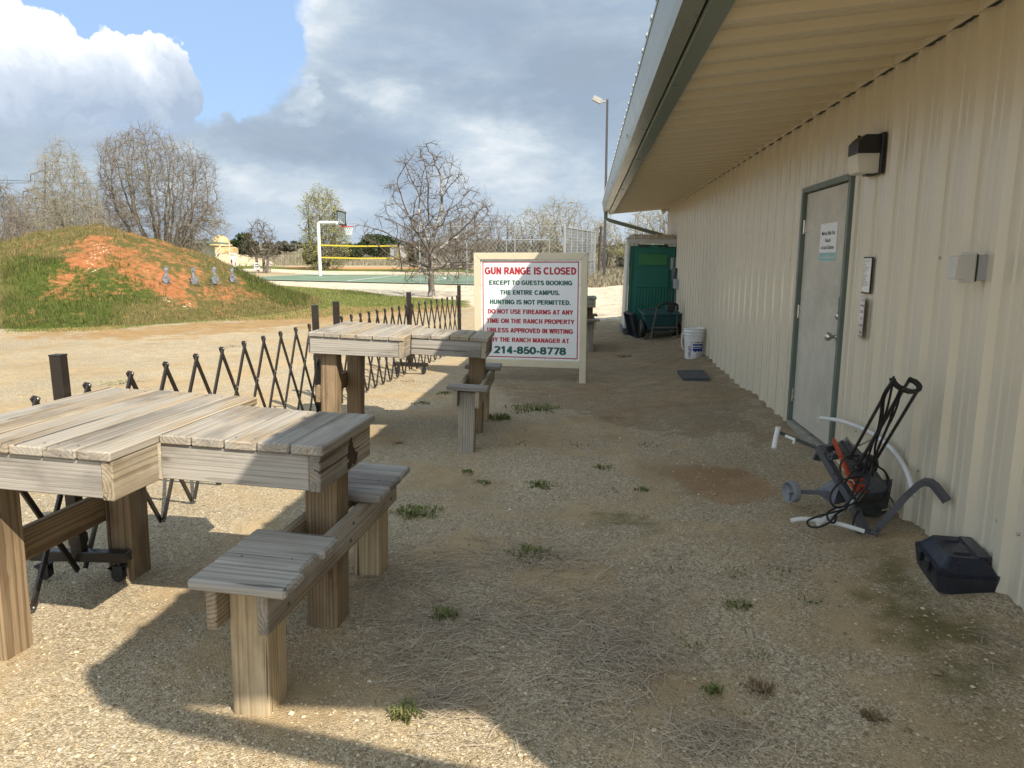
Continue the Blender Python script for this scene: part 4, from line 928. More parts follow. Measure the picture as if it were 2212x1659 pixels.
mb=MB(); mb.add([(-.02,-.03,1.915),(TW+.02,-.03,1.915),(TW+.02,TW+.02,1.915),(-.02,TW+.02,1.915),(.10,.12,2.0),(TW-.10,.12,2.0),(TW-.10,TW-.1,2.0),(.10,TW-.1,2.0)],[[4,5,6,7],[0,1,5,4],[1,2,6,5],[2,3,7,6],[3,0,4,7],[0,3,2,1]])
for k in range(6): mb.box((.14+k*.148,.05,1.962),(.03,.19,.03),None,.006,rx=.50)
mb.build('roof',paint('toilet_roof',(.55,.50,.42),.5,var=.06),toi)

# ------------------------------------------------------------------ garden cart, leaning black tray, rake, bucket, pipe, mat
M_tub=paint('cart_tub',(.022,.085,.095),.45,var=.1,scale=5); M_ctube=paint('cart_tube',(.10,.105,.10),.4,.3,var=.1); M_foam=paint('foam_grip',(.02,.02,.02),.75)
CY=13.55; k=1/ (1534/CY)      # metres per photo pixel at the cart
c0=aY(1430,722,CY); cart=empty('garden_cart',(c0.x+.01,CY,ter(c0.x,CY)),R(4)); tag(cart,'dark blue green two wheeled garden cart, handle towards the camera, in front of the toilet','cart')
mb=MB()  # tapered tub, open top
o=[(-.36,-.02,.46),(.36,-.02,.46),(.36,.82,.50),(-.36,.82,.50)]; i_=[(-.26,.10,.16),(.26,.10,.16),(.24,.62,.16),(-.24,.62,.16)]
def sc(ps,f,dz): 
    cx=sum(p[0] for p in ps)/4; cy_=sum(p[1] for p in ps)/4; return [(cx+(p[0]-cx)*f,cy_+(p[1]-cy_)*f,p[2]+dz) for p in ps]
o2=sc(o,.95,0.0); i2=sc(i_,.95,.012); vs=o+i_+o2+i2
fs=[[4,7,6,5]]+[[a,(a+1)%4,(a+1)%4+4,a+4] for a in range(4)]+[[12,13,14,15]]+[[8+a,12+a,12+(a+1)%4,8+(a+1)%4] for a in range(4)]+[[a,8+a,8+(a+1)%4,(a+1)%4] for a in range(4)]
mb.add(vs,fs); mb.tube([o[0],o[1],o[2],o[3],o[0]],.013,6); mb.build('tub',M_tub,cart)
mb=MB(); mb.tube([(-.245,-.22,0),(-.245,-.22,.03),(-.22,-.20,.22),(-.17,-.28,.55),(-.13,-.33,.66),(-.05,-.34,.69),(.12,-.34,.69),(.19,-.33,.66),(.205,-.28,.55),(.225,-.20,.22),(.245,-.22,.03),(.245,-.22,0)],.0165,10)
mb.tube([(-.222,-.20,.235),(.226,-.20,.235)],.020,8); mb.tube([(-.225,-.205,.165),(.23,-.205,.165)],.009,8)
for x in (-.22,.22): mb.tube([(x,-.20,.24),(x*1.05,.15,.17),(x*1.05,.6,.17)],.015,8)
mb.build('frame',M_ctube,cart)
mb=MB(); mb.tube([(-.155,-.30,.60),(-.13,-.332,.66),(-.05,-.342,.69),(.12,-.342,.69),(.19,-.332,.66),(.202,-.30,.58)],.024,10); mb.build('grip',M_foam,cart)
mb=MB(); mb.box((.07,-.32,.62),(.15,.09,.16),None,.02,ry=.1); mb.tube([(-.12,-.25,.60),(-.33,-.05,.55)],.016,8); mb.box((.07,-.30,.52),(.03,.03,.12),None,.005); mb.build('dump_latch',M_blk,cart)
for x in (-.34,.34):
    mb=MB(); T=Matrix.Translation((x,.30,.17))@Matrix.Rotation(math.pi/2,4,'Y'); mb.lathe([(.10,-.04),(.15,-.045),(.168,-.03),(.172,0),(.168,.03),(.15,.045),(.10,.04)],28,T,capb=False,capt=False); wl=mb.build('tyre',M_rubber,cart)
    mb=MB(); mb.lathe([(.0,-.035),(.1,-.03),(.1,.03),(.0,.035)],20,T,capb=False,capt=False); mb.build('rim',M_ctube,wl)
# leaning tray
bt0=gt(1372,714); t=empty('mixing_tray',(1.03,14.42,ter(1.03,14.42)),R(-78)); tag(t,'black plastic tray standing on edge and leaning against the green toilet','tray')
mb=MB(); T=Matrix.Rotation(R(14),4,'X')
mb.box((0,.0,.24),(.62,.012,.50),T,.004); 
for (x,z,dx,dz) in ((-.30,.24,.025,.5),(.30,.24,.025,.5),(0,.0,.6,.025),(0,.485,.6,.025)): mb.box((x,-.045,z),(dx,.09,dz),T,.006)
mb.build('tray_body',paint('tray_black',(.012,.016,.022),.5),t)
a=aX(1462,590,XW-.06); t=empty('rake',(1.48,14.35,ter(1.5,14.35))); tag(t,'dark long handled rake leaning on the wall beside the green toilet','rake')
top=Vector((XW-.05-1.48,.1,1.30)); bot=Vector((.02,0,.05))
mb=MB(); mb.tube([bot,top],.014,8); mb.build('handle',M_blk,t)
mb=MB(); mb.tube([bot+Vector((-.18,0,0)),bot+Vector((.18,0,0))],.008,6)
for kk in range(12): mb.tube([bot+Vector((-.18+kk*.0327,0,0)),bot+Vector((-.18+kk*.0327,-.05,-.03))],.004,5)
mb.build('rake_head',M_blk,t)
# bucket
bp_=gt(1498,774); bk=empty('bucket',(bp_.x,bp_.y,bp_.z)); tag(bk,'white plastic bucket with blue print and a wire handle standing by the wall','bucket')
M_bucket=paint('bucket_white',(.72,.73,.73),.38,var=.03,scale=4,dirt=(.5,.46,.38),dirtamt=.25); M_blue=paint('label_blue',(.012,.035,.24),.4)
mb=MB(); mb.lathe([(.128,0),(.131,.008),(.146,.35),(.146,.352),(.158,.353),(.158,.372),(.149,.374),(.1495,.396),(.162,.397),(.162,.416),(.152,.417),(.1525,.44),(.159,.442),(.159,.458),(.154,.46),(.148,.44),(.143,.36),(.127,.012)],40,capt=False)
mb.add([(.127*math.cos(2*math.pi*j/40),.127*math.sin(2*math.pi*j/40),.013) for j in range(40)],[list(range(40))]); body=mb.build('bucket_body',M_bucket,bk)
hb=[]
for i in range(15):
    f=i/14; hb.append((-.163-.028*math.sin(f*math.pi)-.0*f,-.05+.03*f-.0*f,.415-.275*f))
mb=MB(); mb.tube([(-.10,.125,.42),(-.15,.06,.425)]+hb[:1],.003,6); mb.tube(hb,.0095,8); mb.tube([hb[-1],(-.155,-.055,.135),(-.10,-.13,.30),(-.06,-.155,.42)],.003,6); mb.build('handle',M_bucket,bk)
def cyl_patch(mb,poly_v,poly_f,a0,z0,mi):   # wrap a flat layout (metres) round the bucket; a0 = heading of its middle
    vs=[]
    for x,y,_ in poly_v:
        z=z0+y; r=.131+.015*z/.35+.0012; an=a0+x/.145; vs.append((r*math.cos(an),r*math.sin(an),z))
    mb.add(vs,poly_f,None,mi=mi)
def rect(x0,x1,y0,y1,k=8):
    v=[];f=[]
    for i in range(k+1):
        x=x0+(x1-x0)*i/k; v+=[(x,y0,0),(x,y1,0)]
    for i in range(k): f.append([2*i,2*i+2,2*i+3,2*i+1])
    return v,f
mb=MB(); A0=R(-76)
for r_ in ((-.075,.10,.205,.232),(-.075,.10,.175,.192)): cyl_patch(mb,*rect(*r_),A0,0,0)
v=[];f=[]
for i in range(17):
    x=-.075+.175*i/16; v+=[(x,.118+.010*math.sin(i*1.25)+.004*math.sin(i*2.9),0),(x,.166,0)]
for i in range(16): f.append([2*i,2*i+2,2*i+3,2*i+1])
cyl_patch(mb,v,f,A0,0,0)
for tx,x0,x1,y0,y1 in (('3" JUMBO TABS',-.065,.10,.243,.265),): 
    tm=MB(); lettering(tm,tx,x0,x1,y0,y1,None,bold=.03); cyl_patch(mb,tm.v,tm.f,A0,0,1)
for tx,off,x0,x1,y0,y1 in (("LESLIE'S",-.128,.03,.20,-.02,.016),('SWIMMING POOL SUPPLIES',-.098,.12,.27,-.004,.006)):
    tm=MB(); lettering(tm,tx,x0,x1,y0,y1,None,bold=.03); cyl_patch(mb,[(off-y,x,0) for x,y,z in tm.v],tm.f,A0,0,0)
rs=random.Random(5)
for kk in range(9): 
    y=.095-kk*.0085; cyl_patch(mb,*rect(-.02,-.02+rs.uniform(.05,.11),y,y+.003,4),A0,0,2)
mb.build('printed_label',[M_blue,M_navy,paint('faint_print',(.35,.37,.40),.5)],body)
a=gt(1519,768); b=gt(1537,776); mb=MB(); mb.tube([(a.x,a.y,a.z+.04),(b.x,b.y,b.z+.025)],.02,10); t=mb.build('drain_pipe',M_bucket,None); tag(t,'short white pipe sticking out of the wall foot behind the bucket','pipe')
mb=MB(); d=(Vector(b)-Vector(a)).normalized(); mb.tube([Vector((b.x,b.y,b.z+.025))-d*.01,Vector((b.x,b.y,b.z+.022))+d*.03],.023,10); mb.build('pipe_end',M_blk,t)
q=[gt(1463,805),gt(1518,804),gt(1532,822),gt(1476,823)]
mb=MB(); vs=[(p.x,p.y,p.z+.035) for p in q]+[(p.x,p.y,p.z-.02) for p in q]; mb.add(vs,[[0,1,2,3],[4,7,6,5],[0,4,5,1],[1,5,6,2],[2,6,7,3],[3,7,4,0]])
if (Vector(vs[1])-Vector(vs[0])).cross(Vector(vs[2])-Vector(vs[0])).z<0: mb.f=[x[::-1] for x in mb.f]
tag(mb.build('ground_slab',paint('slab_dark',(.045,.05,.058),.6,var=.15)),'flat dark grey slab lying on the ground in front of the bucket','slab')

# ------------------------------------------------------------------ navy plastic case by the wall
M_case=paint('case_navy',(.010,.014,.026),.36,var=.15,scale=5,spec=.45); M_case_d=paint('case_dusty',(.018,.021,.030),.5,var=.2,scale=6,dirt=(.12,.10,.075),dirtamt=.5)
cs=empty('tool_case',(1.555,3.09,ter(1.55,3.1)+.015),R(-8)); tag(cs,'navy blue moulded plastic case lying on the gravel against the beige wall','case')
# local: x to the wall (0..CW), y away from camera (0..CL)
CW_,CL_=.245,.36
def frustum(mb,x0,x1,y0,y1,z0,z1,ins,r=.03,mi=0):
    def rr(x0,x1,y0,y1,z,r):
        pts=[]
        for cx,cy_,a in ((x1-r,y1-r,0),(x0+r,y1-r,90),(x0+r,y0+r,180),(x1-r,y0+r,270)):
            for kk in range(5): an=R(a+kk*22.5); pts.append((cx+r*math.cos(an),cy_+r*math.sin(an),z))
        return pts
    a=rr(x0,x1,y0,y1,z0,r); b=rr(x0+ins,x1-ins,y0+ins,y1-ins,z1,r*.9); n=len(a)
    mb.add(a+b,[[i,(i+1)%n,(i+1)%n+n,i+n] for i in range(n)],smooth=False,mi=mi); mb.add(a,[list(range(n))[::-1]],mi=mi); mb.add(b,[list(range(n))],mi=mi)
mb=MB(); frustum(mb,.012,CW_-.012,.012,CL_-.012,0,.012,-.0,.03); frustum(mb,.01,CW_-.01,.01,CL_-.01,.012,.085,-.010,.03); mb.build('case_base',M_case_d,cs)
mb=MB(); frustum(mb,-.002,CW_+.002,-.002,CL_+.002,.087,.104,.0,.032); frustum(mb,.0,CW_,.0,CL_,.104,.112,.012,.032); frustum(mb,.014,CW_-.014,.014,CL_-.014,.112,.160,.035,.03)
for y0 in (.085,.235): frustum(mb,.075,.155,y0,y0+.045,.158,.168,.006,.008)
frustum(mb,.165,.225,.06,CL_-.05,.158,.166,.004,.008); mb.box((.160,CL_/2,.1605),(.006,CL_-.13,.004),None,.001)
mb.build('case_lid',M_case,cs)
for y in (.12,.24):
    mb=MB(); mb.box((-.009,y,.085),(.012,.05,.05),None,.003); mb.build('latch',M_case,cs)
# ------------------------------------------------------------------ clay target thrower
def W(x,y,Y):
    if y<900 and x>560: Y-=.42*(900-y)/805
    return aY(1670.5+.24307*x,794.9+.24307*y,Y)
M_tg=paint('thrower_grey',(.080,.083,.095),.38,var=.08,scale=6,spec=.5); M_tg2=paint('thrower_dark',(.040,.045,.045),.45,var=.1,scale=6); M_tor=paint('thrower_orange',(.40,.055,.02),.45,var=.1,scale=8)
M_rod=paint('thrower_rod',(.10,.10,.095),.35,.7,var=.15,scale=10); M_pvc=paint('pvc_white',(.66,.67,.66),.35,var=.04); M_zinc=paint('zinc',(.42,.42,.42),.3,.8); M_gw=paint('wheel_grey',(.22,.23,.25),.5,var=.06)
th0=W(640,1250,4.05); thr=empty('target_thrower',(th0.x,th0.y,0)); tag(thr,'dark grey clay target thrower with tall rod magazine and small wheel leaning by the door','target thrower')
TI=Matrix.Translation((-th0.x,-th0.y,0))
def loc(p): return TI@Vector(p)
def bolt(mb,p,n,r=.011): 
    mb.lathe([(r,-.004),(r,.004),(r*.6,.005),(r*.6,.012),(0,.0125)],8,TI@Matrix.Translation(p)@Vector(n).to_track_quat('Z','Y').to_matrix().to_4x4(),capt=False)
# wheel on its axle
wc=W(160,1100,4.22); ax_dir=(Vector((.93,.37,0))).normalized()
Tw=TI@Matrix.Translation(wc)@(-ax_dir).to_track_quat('Z','Y').to_matrix().to_4x4()
mb=MB(); r=.064
mb.lathe([(r,-.022),(r*1.0,.020),(r*.93,.024),(r*.88,.02),(r*.86,-.0),(0,-.002)],30,Tw,capt=False)
mb.lathe([(.012,-.0),(.012,.024),(.007,.028),(0,.028)],14,Tw,capt=False,capb=False)
for kk in range(3): mb.box((r*.45,0,.006),(r*.85,.010,.012),Tw@Matrix.Rotation(kk*2*math.pi/3+.4,4,'Z'),.001)
mb.build('wheel',M_gw,thr)
mb=MB(); mb.tube([loc(wc+ax_dir*.02),loc(W(385,1105,4.12)),loc(W(590,1130,4.05))],.012,square=True); mb.build('axle',M_tg,thr)
# ground plate, bent sheet
mb=MB(); a,b,c,d=W(365,1092,4.22),W(592,945,4.16),W(600,1010,4.06),W(530,1225,3.98)
nrm=(b-a).cross(d-a).normalized()*.004
mb.add([loc(p) for p in (a,b,c,d)]+[loc(p+nrm) for p in (a,b,c,d)],[[0,1,2,3],[7,6,5,4],[0,4,5,1],[1,5,6,2],[2,6,7,3],[3,7,4,0]]); 
e=W(545,1215,3.98); g_=W(690,1180,4.05); h2=W(600,1010,4.10)
mb.add([loc(p) for p in (d,e,g_,h2)]+[loc(p+Vector((0,.004,0))) for p in (d,e,g_,h2)],[[0,1,2,3],[7,6,5,4]]); mb.build('ground_plate',M_tg,thr)
# main frame tube, dropping to the ground stake
fr=[W(405,700,4.20),W(560,960,4.08),W(690,1170,3.98),W(805,1440,3.86)]
mb=MB(); mb.tube([loc(p) for p in fr],.020,square=True)
for q in ((445,740,4.15),(530,930,4.05),(565,985,4.03),(490,775,4.14),(720,1190,3.92)): bolt(mb,W(*q)+Vector((-.005,-.022,.0)),(-.3,-.9,.2),.009)
mb.tube([loc(W(450,715,4.24)),loc(W(545,700,4.30)),loc(W(600,760,4.32))],.018,square=True); mb.tube([loc(W(500,790,4.12)),loc(W(560,780,4.16))],.017,square=True); mb.build('frame',M_tg,thr)
mb=MB(); mb.add([loc(p) for p in (W(355,820,4.32),W(405,735,4.34),W(530,720,4.36),W(520,840,4.30))]+[loc(p+Vector((.0,.012,.012))) for p in (W(355,820,4.32),W(405,735,4.34),W(530,720,4.36),W(520,840,4.30))],[[0,3,2,1],[4,5,6,7],[0,1,5,4],[1,2,6,5],[2,3,7,6],[3,0,4,7]]); mb.build('spring_cover',M_tg2,thr)
# carry handle with the bend
hd=[W(893,1470,3.78),W(1030,1310,3.74),W(1180,1140,3.70),W(1295,1035,3.66),W(1345,1012,3.64),W(1400,1020,3.61),W(1440,1050,3.59),W(1545,1185,3.54)]
mb=MB(); mb.tube([loc(p) for p in hd],.0165,square=True); bolt(mb,W(915,1425,3.76)+Vector((-.01,-.02,0)),(-.3,-.9,.2),.011); mb.tube([loc(W(805,1440,3.86)),loc(W(893,1470,3.80))],.014,square=True); mb.build('handle',M_tg,thr)
# deck plate and motor box
dk=[W(560,660,4.30),W(610,640,4.36),W(660,645,4.38),W(720,680,4.36),W(830,800,4.24),W(1045,1085,4.02),W(1020,1098,3.98),W(820,1110,3.93),W(740,990,3.98),W(640,850,4.10),W(565,740,4.22)]
ce=sum(dk,Vector())/len(dk); nd=(dk[0]-ce).cross(dk[5]-ce).normalized(); nd=nd if nd.z>0 else -nd
mb=MB(); n=len(dk); top=[loc(p) for p in dk]; bo=[loc(p-nd*.012) for p in dk]; cl=loc(ce)
mb.add(top+bo+[cl],[[i,(i+1)%n,2*n] for i in range(n)]+[[i,i+n,(i+1)%n+n,(i+1)%n] for i in range(n)]); mb.add(bo,[list(range(n))[::-1]])
for q in ((655,685,4.33),(690,740,4.28),(620,755,4.22),(855,1075,3.95),(1022,1075,4.0),(905,905,4.12)): bolt(mb,W(*q)+nd*.004,nd,.010)
mb.build('deck_plate',M_tg,thr)
bx=[W(825,1108,3.925),W(1045,1092,4.03),W(1005,1285,4.0),W(720,1240,3.93)]; dp=Vector((.06,.13,.03))
mb=MB(); mb.add([loc(p) for p in bx]+[loc(p+dp) for p in bx],[[0,1,2,3],[7,6,5,4],[0,4,5,1],[1,5,6,2],[2,6,7,3],[3,7,4,0]])
mb.add([loc(p) for p in (W(720,1240,3.94),W(700,1310,3.97),W(930,1330,3.98),W(1005,1285,4.01))]+[loc(p+Vector((.03,.1,.02))) for p in (W(720,1240,3.94),W(700,1310,3.97),W(930,1330,3.98),W(1005,1285,4.01))],[[0,1,2,3],[7,6,5,4],[0,4,5,1],[1,5,6,2],[2,6,7,3],[3,7,4,0]])
for q in ((765,1225,3.92),(880,1235,3.94),(880,1255,3.94)): bolt(mb,W(*q),(-.2,-1,.1),.006)
mb.build('motor_box',M_tg2,thr)
mb=MB(); Td=TI@Matrix.Translation(W(840,845,4.10)); mb.lathe([(.050,-.03),(.056,0),(.05,.028),(.03,.046),(0,.052)],18,Td,capt=False); mb.build('magazine_cap',M_blk,thr)
# orange throwing arm and latch
mb=MB(); ar=[W(537,640,4.27),W(600,790,4.12),W(660,930,4.02),W(712,1030,3.95),(W(735,1105,3.91))]
for p,q in zip(ar,ar[1:]): mb.tube([loc(p),loc(q)],.0095,square=True)
mb.tube([loc(W(670,1010,3.93)),loc(W(790,990,3.98))],.010,8); mb.tube([loc(W(690,1040,3.92)),loc(W(800,1050,3.95))],.012,8); mb.box(loc(W(770,1080,3.93)),(.05,.05,.025),None,.004,rz=.5,ry=.3); mb.build('throwing_arm',M_tor,thr)
mb=MB(); mb.tube([loc(p) for p in (W(630,650,4.30),W(645,615,4.33),W(715,700,4.27))],.006,8); mb.tube([loc(p) for p in (W(762,690,4.27),W(860,640,4.32))],.005,8); mb.tube([loc(p) for p in (W(690,775,4.17),W(780,790,4.16))],.007,8)
mb.tube([loc(p) for p in (W(1040,1150,4.05),W(1085,1225,3.98),W(1060,1250,3.97),W(960,1265,3.97))],.006,8); mb.build('spring_rods',M_zinc,thr)
# magazine: four rods and a horseshoe ring
rods=[((680,800,4.16),(1065,100,4.02)),((730,905,4.06),(1150,180,3.95)),((800,790,4.20),(1205,108,4.10)),((890,850,4.14),(1278,205,4.0))]
mb=MB()
for a,b in rods: mb.tube([loc(W(*a)),loc(W(*b))],.0085,10)
for a,_ in rods: mb.lathe([(.014,0),(.014,.03),(.009,.034)],10,Matrix.Translation(loc(W(*a)))@((W(*_)-W(*a)).to_track_quat('Z','Y')).to_matrix().to_4x4())
mb.build('magazine_rods',M_rod,thr)
ring=[(1062,95,4.02),(1072,125,4.0),(1100,155,3.975),(1140,182,3.955),(1200,203,3.955),(1250,206,3.975),(1285,195,4.0),(1296,172,4.03),(1285,148,4.06),(1255,122,4.085),(1205,103,4.10)]
mb=MB(); pr_=[loc(W(*q)) for q in ring]
vs=[];fs=[]; c_=sum(pr_,Vector())/len(pr_)
axz=((W(1065,100,4.02)-W(680,800,4.16))).normalized()
for p in pr_:
    d=(p-c_); d=(d-axz*d.dot(axz)).normalized(); 
    for s,u in ((.016,.005),(.016,-.005),(-.012,-.005),(-.012,.005)): vs.append(p+d*s+axz*u)
for i in range(len(pr_)-1):
    for j in range(4): fs.append([i*4+j,i*4+(j+1)%4,(i+1)*4+(j+1)%4,(i+1)*4+j])
fs+= [[0,3,2,1],[len(vs)-4,len(vs)-3,len(vs)-2,len(vs)-1]]
mb.add(vs,fs); 
for i in (0,3,6,10): bolt(mb,pr_[i]-TI.to_translation()+axz*.006,axz,.007)
mb.build('magazine_ring',M_blk,thr)
# cord draped over the rods
def spline(pts,k=8):
    P=[Vector(p) for p in pts]; out=[]
    for i in range(len(P)-1):
        p0,p1,p2,p3=P[max(i-1,0)],P[i],P[i+1],P[min(i+2,len(P)-1)]
        for j in range(k):
            t=j/k; out.append(.5*((2*p1)+(-p0+p2)*t+(2*p0-5*p1+4*p2-p3)*t*t+(-p0+3*p1-3*p2+p3)*t**3))
    return out+[P[-1]]
mb=MB()
cords=[[(1070,100,3.98),(1010,180,3.94),(965,270,3.93),(955,400,3.94),(925,560,3.98),(870,700,4.0),(830,840,4.02),(770,890,3.98)],
 [(1075,105,3.97),(990,260,3.93),(970,420,3.93),(940,560,3.95),(900,620,3.96),(860,740,3.98),(810,900,3.96),(740,1020,3.92),(650,1250,3.86)],
 [(1140,165,3.93),(1085,290,3.91),(1040,450,3.92),(980,600,3.94),(930,720,3.97),(900,860,3.98),(880,960,3.93)],
 [(1140,165,3.93),(1105,320,3.90),(1060,440,3.90),(1000,560,3.92),(890,830,3.96),(850,1000,3.9),(815,1080,3.88),(700,1210,3.84),(560,1240,3.83)],
 [(1060,140,3.97),(1020,330,3.92),(960,520,3.93),(905,700,3.97),(915,850,3.98),(990,920,3.97),(1025,1000,3.97),(1000,1100,3.94),(900,1160,3.91)],
 [(760,780,4.04),(660,785,4.0),(600,850,3.96),(600,960,3.92),(640,1010,3.90),(700,930,3.92),(790,880,3.96)],
 [(800,960,3.92),(640,990,3.88),(540,1070,3.84),(505,1150,3.83),(530,1220,3.82),(600,1240,3.83),(700,1160,3.85),(790,1060,3.88)],
 [(650,1250,3.86),(540,1280,3.80),(380,1325,3.78),(305,1360,3.78),(320,1405,3.76),(400,1415,3.75),(500,1370,3.76),(560,1300,3.80),(650,1250,3.84)],
 [(560,1240,3.83),(480,1290,3.80),(500,1365,3.76),(545,1370,3.76),(560,1310,3.79)],
 [(760,1270,3.88),(720,1330,3.85),(710,1410,3.82),(750,1460,3.80),(810,1470,3.79)],
 [(1000,930,3.99),(1020,1060,3.97),(960,1170,3.93),(800,1190,3.88),(720,1200,3.86)]]
for c in cords: mb.tube(spline([loc(W(*q)) for q in c]),.0058,7)
mb.tube(spline([loc(W(*q)) for q in ((620,1010,3.9),(650,990,3.9),(700,1000,3.91),(720,1030,3.92))]),.004,6,mi=1)
mb.build('power_cord',[M_rubber,M_pvc],thr)
mb=MB(); mb.tube([loc(W(405,722,4.2)),loc(W(300,675,4.28)),loc(W(48,568,4.46))],.011,8); mb.build('arm_rod',M_tg2,thr)
def pipe(name,pts,r,label,cap=None):
    P=spline([W(*q) for q in pts],6); o=P[0].copy(); mb=MB(); mb.tube([p-o for p in P],r,12); ob=mb.build(name,M_pvc,None,o); tag(ob,label,'pipe'); return ob
# the white tube bent round the machine, tied to it
def Wx(x,y,X): return aX(1670.5+.24307*x,794.9+.24307*y,X)
mb=MB(); mb.tube(spline([loc(Wx(*q)) for q in ((418,445,1.66),(520,455,1.69),(640,482,1.72),(850,565,1.745),(1000,672,1.755),(1110,790,1.755),(1190,930,1.75),(1235,1080,1.74),(1236,1140,1.73))],6),.0135,12); mb.build('bent_tube',M_pvc,thr)
mb=MB(); mb.tube([loc(p) for p in (W(42,540,4.46),W(25,610,4.42),W(5,720,4.36))],.016,12); mb.lathe([(.018,-.012),(.018,.012)],12,Matrix.Translation(loc(W(42,540,4.46)))); mb.build('stub_tube',M_pvc,thr)
mb=MB(); mb.tube([loc(p) for p in (W(112,605,4.40),W(190,635,4.34),W(180,672,4.34))],.010,8); mb.build('white_clip',M_pvc,thr)
mb=MB(); mb.tube(spline([loc(W(*q)) for q in ((395,1385,3.79),(470,1345,3.82),(560,1290,3.86),(640,1235,3.90),(710,1190,3.93))],5),.0165,12); mb.build('short_tube',M_pvc,thr)
pipe('white_pipe',((155,1356,3.84),(250,1342,3.84),(350,1348,3.83),(480,1365,3.81),(600,1390,3.79),(720,1425,3.77),(805,1452,3.76)),.0125,'thin bent white plastic pipe lying on the gravel under the target thrower')
mb=MB(); mb.tube([loc(W(1000,1200,4.12)),loc(W(1150,1205,4.10))],.013,10); mb.build('rear_tube',M_pvc,thr)

# ------------------------------------------------------------------ court, hoop, net
M_court=paint('court_green',(.145,.215,.145),.7,var=.08,scale=.8,spec=.25)
def flat(name,pxs,m,lift,label=None,cat=None):
    P=[gt(*p) for p in pxs]; o=Vector((sum(p.x for p in P)/len(P),sum(p.y for p in P)/len(P),0))
    return P
cA,cB,cC,cD=gt(468,603.5),gt(1060,617.5),gt(1075,596),gt(660,594.5)
n=26; vs=[];fs=[]
for i in range(n+1):
    for j in range(n+1):
        u,v=i/n,j/n; p=cA.lerp(cB,u).lerp(cD.lerp(cC,u),v); vs.append((p.x,p.y,ter(p.x,p.y)+.05))
for i in range(n):
    for j in range(n): a=i*(n+1)+j; fs.append([a,a+n+1,a+n+2,a+1])
court=MB().add(vs,fs).build('sports_court',M_court); tag(court,kind='structure')
mb=MB()
def cl(u,v,lift=.058):
    p=cA.lerp(cB,u).lerp(cD.lerp(cC,u),v); return Vector((p.x,p.y,ter(p.x,p.y)+lift))
def line(pts,w=.07):
    for a,b in zip(pts,pts[1:]):
        d=(b-a); s=Vector((-d.y,d.x,0)).normalized()*w; mb.add([a-s,b-s,b+s,a+s],[[0,1,2,3]])
line([cl(.04,.06),cl(.5,.06),cl(.97,.06)]); line([cl(.04,.94),cl(.5,.94),cl(.97,.94)]); line([cl(.04,.06),cl(.04,.94)]); line([cl(.2,.40),cl(.5,.40),cl(.78,.40)]); line([cl(.2,.62),cl(.5,.62),cl(.78,.62)])
line([cl(.55+.25*math.sin(a*.3),.5-.30*math.cos(a*.3)) for a in range(0,11)]); line([cl(.5,.06),cl(.5,.94)]); mb.build('court_lines',paint('line_white',(.7,.7,.68),.7),court)
# hoop
hb=gt(692,597.5); M_pole=paint('pole_white',(.66,.68,.66),.4,var=.03); sc_=1534/ (hb.length/1.0)
dep=hb.y*_cy-hb.x*_sy   # depth along the view
def at_d(px,py,dd):     # point on the pixel ray at depth dd
    r=ray(px,py); f=r[1]*_cy-r[0]*_sy; t=dd/f; return Vector((r[0]*t,r[1]*t,EYE+r[2]*t))
hoop=empty('basketball_hoop',hb); tag(hoop,'white gooseneck basketball hoop standing on the far edge of the green court','basketball hoop')
def hl(px,py,dd=None): return at_d(px,py,dd or dep)-hb
mb=MB(); mb.tube([(0,0,-.1),hl(690,545),hl(687.5,487),hl(688.5,482.5),hl(692,480.5),hl(728,481.2,dep-.9)],.105,12); mb.build('pole',M_pole,hoop)
d1=dep-1.0
bc=[hl(728.3,455.2,d1+.35),hl(747,459.5,d1-.35),hl(748,487,d1-.35),hl(730,483.5,d1+.35)]
bn=(bc[1]-bc[0]).cross(bc[3]-bc[0]).normalized(); bn=-bn if bn.y>0 else bn
mb=MB(); mb.add(bc+[p-bn*.05 for p in bc],[[0,1,2,3],[7,6,5,4],[0,4,5,1],[1,5,6,2],[2,6,7,3],[3,7,4,0]]); m_,nt_,b_=mat('backboard'); b_.inputs['Base Color'].default_value=(.42,.47,.52,1); b_.inputs['Roughness'].default_value=.15
bb=mb.build('backboard',m_,hoop)
mb=MB(); cen=sum(bc,Vector())/4
def bbp(u,v): return bc[0].lerp(bc[1],u).lerp(bc[3].lerp(bc[2],u),v)+bn*.01
for q in ([(0,0),(1,0),(1,1),(0,1),(0,0)],): mb.tube([bbp(*x) for x in q],.045,6)
mb.build('backboard_frame',M_blk,bb)
mb=MB(); mb.tube([bbp(*x) for x in ((.08,.08),(.92,.08),(.92,.92),(.08,.92),(.08,.08))],.022,6); mb.tube([bbp(*x) for x in ((.32,.42),(.68,.42),(.68,.82),(.32,.82),(.32,.42))],.022,6); mb.tube([bbp(.5,.1),bbp(.5,.4)],.014,6); mb.build('backboard_marking',M_pole,bb)
rc=hl(752.5,489.8,d1-.5); rr_=.235
mb=MB(); mb.tube([rc+Vector((rr_*1.25*math.cos(a*math.pi/12),rr_*math.sin(a*math.pi/12),.012*math.cos(a*math.pi/12))) for a in range(25)],.03,6,cap=False); mb.tube([rc-Vector((rr_*1.25,0,0)),hl(741,489.5,d1)],.05,6); mb.box(hl(740,489,d1),(.2,.12,.16),None,.01); mb.build('rim',paint('rim_red',(.45,.05,.06),.4),hoop)
mb=MB()
for kk in range(12):
    for s in (-1,1):
        pts=[]
        for j in range(5):
            a=kk*math.pi/6+s*j*.26; f=1-.13*j+.012*j*j; pts.append(rc+Vector((rr_*1.22*f*math.cos(a),rr_*f*math.sin(a),-.125*j)))
        mb.tube(pts,.014,4,cap=False)
mb.build('net',M_pole,hoop)
